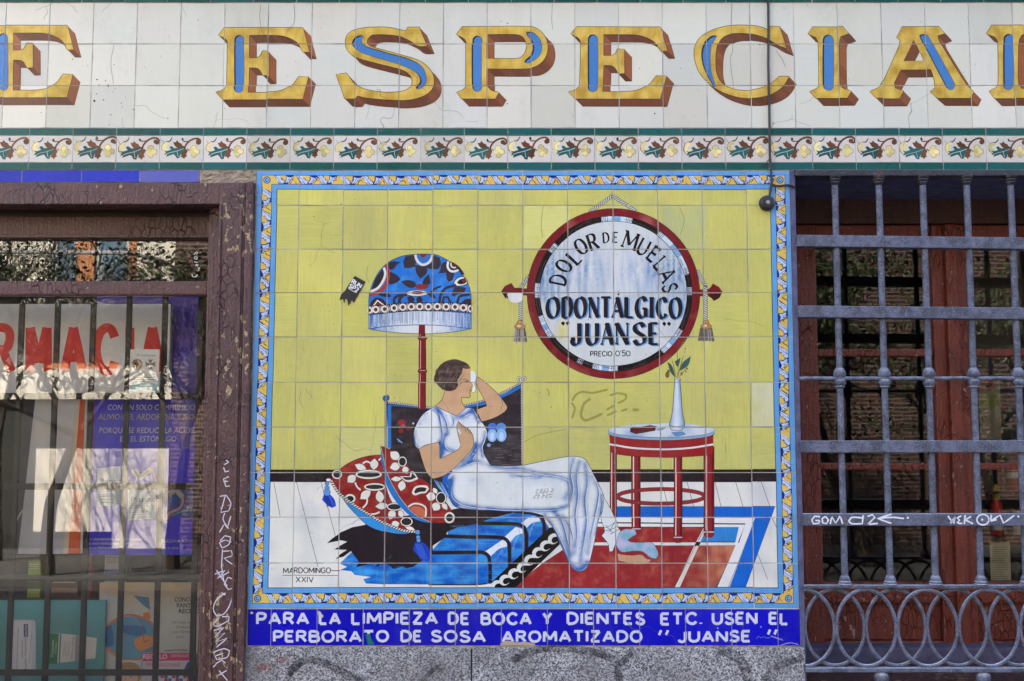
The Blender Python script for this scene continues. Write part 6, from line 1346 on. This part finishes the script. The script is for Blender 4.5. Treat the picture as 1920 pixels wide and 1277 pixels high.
for a, b in ((x1_, m0), (m1, x2_)):
    e = .0008
    MB().box(a + e, b - e, YC + .004, .478, zc(462), zc(421.5), .005).build('top_rail', M_RED, cw)
    for y0, y1 in ((654, 668), (868, 881)): MB().box(a + e, b - e, YC + .008, .474, zc(y1), zc(y0), .006).build('glazing_bar', M_RED, cw)
    MB().box(a + e, b - e, YC + .002, .478, zc(1124), zc(1092), .006).build('mid_rail', M_RED, cw)
    MB().box(a + .012, b - .012, YC - .004, YC + .004, zc(1130), zc(1120), .003).build('moulding', M_RED, cw)
    MB().box(a + e, b - e, YC + .026, .47, zc(1202), zc(1124.5), .004).build('wood_panel', M_RED, cw)
    MB().box(a + e, b - e, YC + .002, .478, .80, zc(1202.5), .006).build('bottom_rail', M_RED, cw)
    zs = [zc(1092), zc(881), zc(868), zc(668), zc(654), zc(462)]
    for k in (0, 2, 4): MB().box(a + e, b - e, YCG, YCG + .004, zs[k] + .0004, zs[k + 1] - .0004).build('pane', M_GLASS2, cw)
sl_ = thing('window_sill', 'worn grey-violet sill under the casement window', 'sill', (UX(1900, 1230), .2, .7))
z_s = UZ(1214, .33)
MB().box(xj1 + .001, 4.2, .33, .50, z_s - .10, z_s, .008).build('sill_board', M_PURP, sl_)
MB().box(xj1 + .001, 4.2, .02, .33 - .001, .60, UZ(1240, .2) - .03, .01).build('sill_slab', M_FRAME2, sl_)
MB().box(xj1 + .001, 4.2, .0, .44, .0, .598).build('sill_base', M_GRAN, sl_)

# stock seen through the right-hand leaf
def prod(name, label, prof, px, Y, mat, cat, zb, group=None, extra=()):
    x = UX(px, 950, Y); o = MB().lathe(x, Y, [(r, zb + z) for r, z in prof], 18).build(name, mat, None, True); tag(o, label, cat, group)
    for nm, pr, mt in extra: MB().lathe(x, Y, [(r, zb + z) for r, z in pr], 18).build(nm, mt, o, True)
    return o
mp = lambda n, c, r=.35: mat_plain(n, c, r, .1, 20, .05)
P_RED, P_GOLD, P_DK, P_WHT, P_TEAL = mp('red_can', (.55, .03, .015)), mp('gold_cap', (.62, .38, .05), .3), mp('dark_pack', (.03, .03, .05)), mp('pale_pack', (.55, .55, .52)), mp('teal_pack', (.05, .22, .24))
shf = thing('window_shelf', 'thin shelf with shop stock inside the casement window', 'shelf', (UX(1900, 1005, .6), .6, UZ(1003, .6)))
ZS = UZ(1003, .62)
MB().box(m1 + .0, x2_, .52, .74, ZS - .016, ZS).build('board', M_INNER, shf); MB().box(m1, x2_, .745, .755, .8, zc(430)).build('back_panel', M_DARKROOM, shf)
ZS2 = UZ(935, .62)
prod('spray_bottle', 'red bottle with gold cap on the inside shelf', [(.021, 0), (.023, .005), (.023, .115), (.014, .128), (.013, .135)], 1868, .60, P_RED, 'bottle', ZS + .0005, extra=(('cap', [(.012, .1352), (.012, .155), (.014, .156), (.014, .17), (.009, .19)], P_GOLD), ('label_band', [(.0236, .02), (.0236, .05)], P_WHT)))
prod('jar', 'pale ribbed jar right of the red bottle', [(.028, 0), (.03, .004), (.03, .07), (.026, .075), (.026, .09)], 1912, .63, P_WHT, 'jar', ZS + .0005)
MB().box(m1, x2_, .56, .74, ZS2 + .02, ZS2 + .03).build('board', M_INNER, shf)
prod('tin', 'red tin on the upper inside shelf', [(.032, 0), (.033, .003), (.033, .09), (.032, .093)], 1905, .64, mp('red_tin', (.36, .06, .035)), 'tin', ZS2 + .0305, extra=(('label_band', [(.0334, .05), (.0334, .07)], P_WHT),))
prod('tub', 'teal tub at the edge of the upper inside shelf', [(.026, 0), (.028, .004), (.028, .06)], 1975, .63, P_TEAL, 'tub', ZS + .0005)
pc = Canvas(.53); 
for k in range(15): pc.stroke([(1860, 1026 + k * 4.2), (1889 + rnd.uniform(-8, 2), 1026 + k * 4.2)], 1.0, rgb(120, 110, 90), sm=False)
o = painted_slab('paper_note', M_PRINT, UX(1857, 1060, .53), UX(1895, 1060, .53), UZ(1088, .53), UZ(1012, .53), pc.items, rgb(196, 184, 150, .05), None, Y=.53, thick=.001, bev=.0003, jit=False, layer=.0001)
tag(o, 'yellowed printed note standing inside the right casement', 'paper')
pc = Canvas(.54); pc.font('Pulsa', 1915, 815, 8, rgb(150, 160, 200), w=32, rot=-math.pi / 2); pc.font('Pulsa', 1915, 775, 8, rgb(150, 160, 200), w=32, rot=-math.pi / 2); pc.font('Pulsa', 1915, 735, 8, rgb(150, 160, 200), w=32, rot=-math.pi / 2)
o = painted_slab('dark_poster', M_PRINT, UX(1893, 760, .54), UX(1960, 760, .54), UZ(842, .54), UZ(680, .54), pc.items, rgb(34, 34, 56, .05), None, Y=.54, thick=.001, bev=.0003, jit=False, layer=.0001)
tag(o, 'dark poster with pale upright lettering inside the right casement', 'poster')
pc = Canvas(.56); pc.ell(1850, 722, 15, 9, rgb(170, 90, 60)); pc.ell(1850, 722, 10, 5, rgb(70, 50, 46)); pc.poly([(1838, 740), (1872, 740), (1872, 765), (1838, 765)], rgb(110, 120, 40))
o = painted_slab('leaflet', M_PRINT, UX(1836, 760, .56), UX(1876, 760, .56), UZ(842, .56), UZ(710, .56), pc.items, rgb(128, 120, 96, .05), None, Y=.56, thick=.001, bev=.0003, jit=False, layer=.0001)
tag(o, 'faded leaflet with a brown oval inside the right casement', 'leaflet')

# ================================================================ IRON GRILLE
gr = thing('window_grille', 'blue-grey wrought iron grille with flat rails and a row of rings', 'grille', (UX(1750, 800), .0, zt(1254)))
XE = 3.0; YR = .0
z_top, z_ringt, z_ringb, z_round = zt(328), zt(1099.8), zt(1254.5), zt(709)
x1st = UX(1568, 460); pitch = UX(1650.8, 460) - x1st
MB().box(xj1 - .004, XE, -.014, .020, zt(331.5), zt(319.6), .004).build('top_rail', M_BLACK, gr)
def lathe_pts(x, prof): return MB().lathe(x, YR, prof, 14)
rb = .0110
proto_parts = None
for k in range(0, 13):
    x = x1st + pitch * k
    if x > XE - .05: break
    if proto_parts is None:
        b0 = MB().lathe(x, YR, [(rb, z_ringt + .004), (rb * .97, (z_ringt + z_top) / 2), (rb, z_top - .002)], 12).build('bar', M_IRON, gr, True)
        def collar(name, z, prof, mat): return MB().lathe(x, YR, [(r, z + q) for r, q in prof], 14).build(name, mat, b0, True)
        subs = [collar('capital', z_top - .032, [(.0115, -.004), (.0145, .0), (.017, .005), (.0145, .007), (.018, .011), (.0195, .015), (.0165, .017), (.021, .020), (.023, .026), (.023, .032)], M_BLACK),
                collar('knot', z_round, [(.0115, -.034), (.015, -.032), (.0165, -.029), (.0145, -.026), (.0175, -.023), (.0205, -.016), (.019, -.008), (.0155, -.005), (.0155, .004), (.0195, .006), (.0215, .012), (.0205, .019), (.0175, .024), (.015, .029), (.0115, .034)], M_IRON),
                collar('base_collar', z_ringt, [(.021, .0), (.022, .008), (.0195, .010), (.0205, .016), (.0175, .019), (.018, .025), (.0145, .031), (.0115, .036)], M_IRON)]
        proto_parts = (b0, subs, x)
    else:
        b0, subs, xx = proto_parts
        c = copy_obj(b0, gr, (x - xx, 0, 0))
        for q in subs: copy_obj(q, c)
# flat rails; the two upper ones sag a little to the right
def flat(y0a, y0b, xb, h=22.0):
    a = U(1492, y0a); b = U(1920, y0b); s_ = (b[1] - a[1]) / (b[0] - a[0])
    hh = h / 567.0; xa_ = xj1 - .003; xb_ = XE; za = a[1] + s_ * (xa_ - a[0]); zb = a[1] + s_ * (xb_ - a[0])
    m = MB().box(xa_, xb_, -.021, .019, -hh / 2, hh / 2, .0025)
    for v in m.bm.verts: v.co.z += za + (zb - za) * (v.co.x - xa_) / (xb_ - xa_)
    return m.build('flat_rail', M_IRON, gr)
flat(453.0, 458.0, 0); flat(585.0, 589.0, 0); flat(837.5, 837.0, 0); flat(974.0, 974.0, 0)
MB().tube([(xj1 - .003, YR - .004, z_round - .002), (XE, YR - .004, z_round)], .0062, 8).build('round_rail', M_IRON, gr, True)
MB().box(xj1 - .003, XE, -.012, .012, z_ringt - .0055, z_ringt + .0055, .003).build('thin_rail', M_IRON, gr)
MB().box(xj1 - .003, XE, -.016, .016, z_ringb - .008, z_ringb + .006, .003).build('thin_rail', M_IRON, gr)
rc = (z_ringt + z_ringb) / 2; rh = (z_ringt - z_ringb) / 2 - .010
xr0 = UX(1400 + 400 / 3.692, 1175); rp = UX(1400 + 612 / 3.692, 1175) - xr0; rw = rp * .975; n = 40
ringp = None
for k in range(0, 24):
    x = xr0 + rp * k
    if x > XE - .1: break
    yo = .005 if k % 2 else -.005
    pts = [(x + rw * math.cos(2 * math.pi * i / n), YR + yo, rc + rh * math.sin(2 * math.pi * i / n)) for i in range(n)]
    if k == 0:
        # first ring is cut by the jamb: keep the part inside the opening
        pts = [p for p in sorted(pts, key=lambda p: math.atan2(p[2] - rc, p[0] - x)) if p[0] > xj1 - .004]
        MB().tube(pts, .0062, 8).build('ring', M_IRON, gr, True); continue
    if ringp is None: ringp = (MB().tube(pts, .0062, 8, closed=True).build('ring', M_IRON, gr, True), x, yo)
    else: copy_obj(ringp[0], gr, (x - ringp[1], yo - ringp[2], 0))
for px in (1652, 1843, 2034, 2225):
    x = UX(px, 1262)
    MB().lathe(x, YR, [(.006, z_ringb - .16), (.010, z_ringb - .05), (.014, z_ringb - .042), (.022, z_ringb - .036), (.025, z_ringb - .026), (.022, z_ringb - .016), (.014, z_ringb - .010), (.012, z_ringb - .0085)], 14).build('foot', M_IRON, gr, True)
gg = Canvas(-.0212); G3 = Z(1400, 937, 3.6923); GW = rgb(226, 228, 236, 1.0)
for P in ([(508, 118), (470, 114), (450, 140), (462, 166), (498, 164), (506, 144), (476, 144)], [(545, 116), (522, 130), (526, 160), (552, 166), (566, 140), (545, 116)], [(578, 168), (588, 116), (616, 162), (646, 112), (664, 166)], [(806, 108), (800, 166), (728, 166), (706, 148), (730, 122), (798, 126)], [(836, 116), (868, 104), (888, 122), (836, 172), (906, 164)], [(1002, 100), (904, 130), (1002, 164)], [(910, 130), (1000, 122), (1088, 130)]): gg.stroke(G3(P), 3.0, GW)
gg.ell(*G3([(1115, 125)])[0], 2.2, 2.2, GW, n=8)
tag(print_sheet('graffiti', M_MARK, gg, -.0212, gr, off=.0008), 'white marker tag with an arrow at the left of the lowest flat rail')
gg = Canvas(-.0212)
for P in ([(1392, 112), (1432, 166), (1446, 112), (1410, 164)], [(1484, 112), (1456, 126), (1474, 140), (1454, 162), (1492, 164)], [(1512, 106), (1506, 168)], [(1552, 116), (1512, 140), (1566, 166)], [(1692, 104), (1690, 148), (1730, 138)], [(1692, 146), (1752, 106), (1778, 162), (1852, 108)]): gg.stroke(G3(P), 3.0, GW)
gg.stroke(G3([(1635 + 42 * math.cos(a), 138 + 36 * math.sin(a)) for a in [q * .5 for q in range(14)]]), 2.8, GW)
for x, y in ((1880, 116), (1630, 138)): gg.ell(*G3([(x, y)])[0], 2.2, 2.2, GW, n=8)
tag(print_sheet('graffiti', M_MARK, gg, -.0212, gr, off=.0008), 'white marker tag with a circle at the right of the lowest flat rail')

# ================================================================ CABLE, BELL, STICKER
M_CAB = mat_plain('black_rubber', (.022, .018, .017), .5, .3, 40)
def w3(px, py, Y): a = U(px, py, Y); return (a[0], Y, a[1])
cab = MB().tube([w3(*p) for p in [(1440, -30, -.007), (1441, 60, -.008), (1440.5, 120, -.010), (1442, 180, -.008), (1443, 240, -.009), (1443.5, 290, -.011), (1446, 325, -.012), (1447, 345, -.012), (1444, 362, -.012), (1441, 374, -.012)]], .0042, 8).build('cable', M_CAB, None, True)
tag(cab, 'thin black cable hanging down the tile front to the round button', 'cable')
MB().tube([w3(*p) for p in [(1446, 342, -.012), (1450, 348, -.014), (1462, 349, -.013), (1475, 347, -.010), (1484, 348, -.008), (1490, 352, -.002), (1491, 356, .02)]], .0040, 8).build('cable_branch', M_CAB, cab, True)
MB().tube([w3(*p) for p in [(1428, 313, -.008), (1436, 306, -.009), (1443, 298, -.011)]], .0016, 6).build('cable_tie', M_CAB, cab, True)
bc = w3(1437, 382, 0)
bell = MB().tube([(bc[0], y, bc[2]) for y in (-.002, -.003, -.016, -.020, -.022)], [.026, .026, .0255, .022, .014], 20).build('round_button', M_CAB, None, True)
tag(bell, 'small round black button on the cable beside the mural corner', 'button')
MB().tube([(bc[0], y, bc[2]) for y in (-.0215, -.0245, -.0255)], [.007, .007, .004], 12).build('screw', mp('steel_screw', (.3, .3, .3), .3), bell, True)
yst = -(MAXLV[0] + 4) * LAYER
st = Canvas(yst)
ZS_ = ZL
st.poly(ZS_([(225, 365), (355, 437), (262, 605), (240, 640), (215, 690), (190, 660), (172, 690), (148, 725), (132, 650), (112, 640), (100, 700), (82, 640), (40, 660), (60, 590), (110, 540), (150, 470)]), rgb(24, 22, 24))
a_ = R_(30)
def rt(x, y): return (665.5 + x * math.cos(a_) - y * math.sin(a_), 537.0 + x * math.sin(a_) + y * math.cos(a_))
for word, yy in (('RUN', -6.5), ('SP2', 3.2)):
    x = -9.5
    for ch in word:
        w = GL[ch][0]; st.glyph(ch, lambda p, x=x, yy=yy: rt(x + p[0] * 8.4, yy + 4 - p[1] * 7.2), 2.0, 2.0, rgb(222, 222, 222)); x += 7.0
st.stroke([rt(-9, 9.4), rt(8, 9.4)], 1.0, rgb(222, 222, 222), sm=False)
sk = print_sheet('sticker', M_PRINT, st, yst, None, off=.0)
tag(sk, 'torn black sticker with white letters left of the painted lamp', 'sticker')
# ================================================================ THE STREET (seen in the panes)
def mat_ground(name, col, scale): return mat_plain(name, col, .85, .35, scale, .4)
g = MB().box(-600, 600, -600, 600, -.4, -.12).build('ground', mat_ground('asphalt', (.045, .045, .048), 2)); tag(g, kind='structure')
g = MB().box(-40, 40, -2.6, .44, -.12, 0.0, .01).build('pavement', mat_ground('paving', (.24, .23, .21), 5)); tag(g, kind='structure')
g = MB().box(-40, 40, -13.4, -9.6, -.12, 0.0, .01).build('far_pavement', mat_ground('far_paving', (.065, .062, .06), 5)); tag(g, kind='structure')
YO = -13.5
M_STUC = mat_plain('cream_stucco', (.80, .74, .62), .9, .12, 2, .3); M_TERR = mat_plain('terracotta_stucco', (.56, .24, .11), .9, .2, 2, .3); M_PANE = mat_plain('dark_pane', (.05, .075, .10), .08, .2, 1, .0); M_STON = mat_plain('grey_stone', (.36, .34, .31), .9, .3, 4, .4); M_WFR = mat_plain('pale_window_paint', (.52, .52, .5), .5, .15, 6)
M_SHOP = mat_plain('dark_shopfront', (.030, .032, .028), .5, .4, 3)
cb = thing('cream_building', 'cream and terracotta building across the street, reflected in the shop window', 'building', (-9, YO - 4, 0))
MB().box(-22, -5.2, YO - 8, YO, -.1, 9.5).build('wall', M_SHOP, cb)
def slab(name, x0, x1, z0, z1, d, m, p=None): return MB().box(x0, x1, YO + .002, YO + d, z0, z1).build(name, m, p or cb)
slab('pier', -6.05, -5.22, -.1, 1.5, .12, M_STUC); slab('pier', -7.25, -6.06, .25, 1.5, .10, M_STUC); slab('pier', -10.4, -9.4, -.1, 1.5, .12, M_STUC)
slab('band', -22, -5.2, 2.25, 2.72, .14, M_STUC); slab('band', -22, -5.2, 3.36, 3.72, .14, M_STUC); slab('upper_wall', -5.8, -5.2, 3.722, 9.5, .10, M_STUC); slab('upper_wall', -22, -7.1, 3.722, 9.5, .10, M_STUC); slab('panel', -7.3, -6.02, 2.724, 3.356, .10, M_TERR); slab('panel', -6.0, -5.2, 2.724, 3.356, .08, M_STUC); slab('panel', -12, -7.32, 2.724, 3.356, .08, M_STUC)
slab('pilaster', -6.74, -6.46, 3.722, 9.5, .10, M_TERR); slab('pilaster', -5.93, -5.81, 3.722, 9.5, .10, M_TERR)
for x0, x1 in ((-7.09, -6.75), (-6.45, -5.94)):
    for zz in (3.9, 6.4):
        f = slab('window', x0, x1, zz, zz + 1.9, .06, M_WFR)
        MB().box(x0 + .05, x1 - .05, YO + .058, YO + .07, zz + .08, zz + 1.82).build('pane', mat_plain('sky_pane', (.16, .24, .33), .2, .2, 1, 0), f)
for k in range(9):
    x = -7.2 + k * .13; MB().tube([(x + .045 * math.cos(a * .6), YO + .16, 2.50 + .09 * math.sin(a * .6)) for a in range(11)], .012, 5).build('scroll', M_SHOP, cb)
MB().box(-22.2, -5.1, YO - 8.2, YO + .4, 9.5, 9.9).build('cornice', M_STON, cb)
M_RAIL = mat_plain('painted_rail', (.4, .4, .4), .5)
MB().tube([(-9.6, YO + .66, 4.45), (-5.75, YO + .66, 4.42), (-5.35, YO + .4, 4.36), (-5.25, YO + .1, 4.3)], .03, 6).build('balcony_rail', M_RAIL, cb)
for i in range(11): x = -9.6 + 3.85 * i / 10; MB().tube([(x, YO + .66, 3.73), (x, YO + .66, 4.45)], .015, 5).build('baluster', M_RAIL, cb)
MB().box(-9.7, -5.3, YO, YO + .72, 3.6, 3.72).build('balcony', M_STON, cb)
# brick building
t = NT('brick'); pos = t.n('ShaderNodeNewGeometry').outputs['Position']
bk_ = t.n('ShaderNodeTexBrick', {'Vector': t.mapping(pos, (1, 1, 1), rot=(R_(90), 0, 0)), 'Color1': (.095, .032, .020, 1), 'Color2': (.045, .02, .016, 1), 'Mortar': (.17, .14, .12, 1), 'Scale': 1.0, 'Mortar Size': .012, 'Brick Width': .26, 'Row Height': .065})
t.bsdf(bk_.outputs[0], .9, bk_.outputs[1], -.5, .01); M_BRICK = t.m
bb = thing('brick_building', 'dark red brick building across the street, reflected in the casement panes', 'building', (9, YO - 4, 0))
MB().box(-5.15, 22, YO - 8, YO + .3, .0, 9.0).build('wall', M_BRICK, bb); MB().box(-5.15, 22.2, YO - 8.2, YO + .6, 9.0, 9.35).build('cornice', M_STON, bb)
for zz in (5.4, 7.4):
    for x in (.6, 3.4, 6.2, 9.0):
        f = MB().box(x - .6, x + .6, YO + .302, YO + .36, zz, zz + 1.4).build('window', M_WFR, bb); MB().box(x - .5, x + .5, YO + .358, YO + .37, zz + .1, zz + 1.3).build('pane', M_PANE, f)
# street trees, branches just in leaf
M_BARK = mat_plain('bark', (.060, .045, .034), .9, .4, 10, .6); tl = NT('young_leaf'); oi = tl.n('ShaderNodeNewGeometry').outputs['Position']
lc = tl.mix(tl.noise(oi, 3, 2), (.055, .085, .022), (.03, .048, .014)); tl.bsdf(lc, .5, None); M_LEAF = tl.m
def tree(label, x, y, h, seed, leaves, tr=.27):
    r = random.Random(seed); root = thing('street_tree', label, 'tree', (x, y, 0), 'street trees across the pavement')
    wood = MB(); lv = []; lf = []
    def grow(p, d, L, rad, depth):
        pts = [p]; rads = [rad]; n = 4
        for i in range(n):
            d = (d + Vector((r.gauss(0, .13), r.gauss(0, .13), r.gauss(.03, .10)))).normalized(); p = p + d * (L / n); pts.append(p); rads.append(rad * (1 - .42 * (i + 1) / n))
            if depth > 0 and i >= 1 and depth < 5:
                for q in range(1 if depth > 3 else 2):
                    a = Vector((r.gauss(0, 1), r.gauss(0, 1), r.gauss(.35, .5))).normalized(); grow(p, (d * .75 + a * .75).normalized(), L * r.uniform(.55, .75), rads[-1] * .62, depth - 1)
            if depth <= 1:
                for q in range(leaves):
                    c = p + Vector((r.gauss(0, .10), r.gauss(0, .10), r.gauss(0, .10))); s = r.uniform(.02, .045); u = Vector((r.gauss(0, 1), r.gauss(0, 1), r.gauss(0, 1))).normalized(); v = u.orthogonal().normalized()
                    b = len(lv); lv.extend([c - u * s, c + v * s * .5, c + u * s, c - v * s * .5]); lf.append((b, b + 1, b + 2, b + 3))
        wood.tube(pts, rads, 6 if depth > 1 else 4, cap=False)
        if depth == 5: 
            for q in range(4):
                a = Vector((r.gauss(0, .7), r.gauss(0, .7), .9)).normalized(); grow(p, a, h * .23, rads[-1] * .75, 3)
    grow(Vector((x, y, 0)), Vector((0, 0, 1)), h * tr, .10, 5)
    wood.build('trunk', M_BARK, root)
    me = bpy.data.meshes.new('crown'); me.from_pydata([tuple(q) for q in lv], [], lf); me.materials.append(M_LEAF); o = bpy.data.objects.new('crown', me); put(o, root)
tree('bare street tree just in leaf, reflected in the left of the shop window', -5.6, -9.9, 6.6, 3, 1)
tree('street tree with budding twigs reflected at the right of the shop window', -4.3, -10.6, 6.0, 8, 1)
tree('bare street tree casting twig shadows on the cream building', -7.0, -11.6, 8.0, 21, 0, .16)
tree('leafy street tree reflected in the left casement panes', 4.6, -10.2, 7.4, 5, 5, .20)
tree('leafy street tree reflected in the right casement panes', 6.6, -10.8, 7.8, 12, 5, .20)
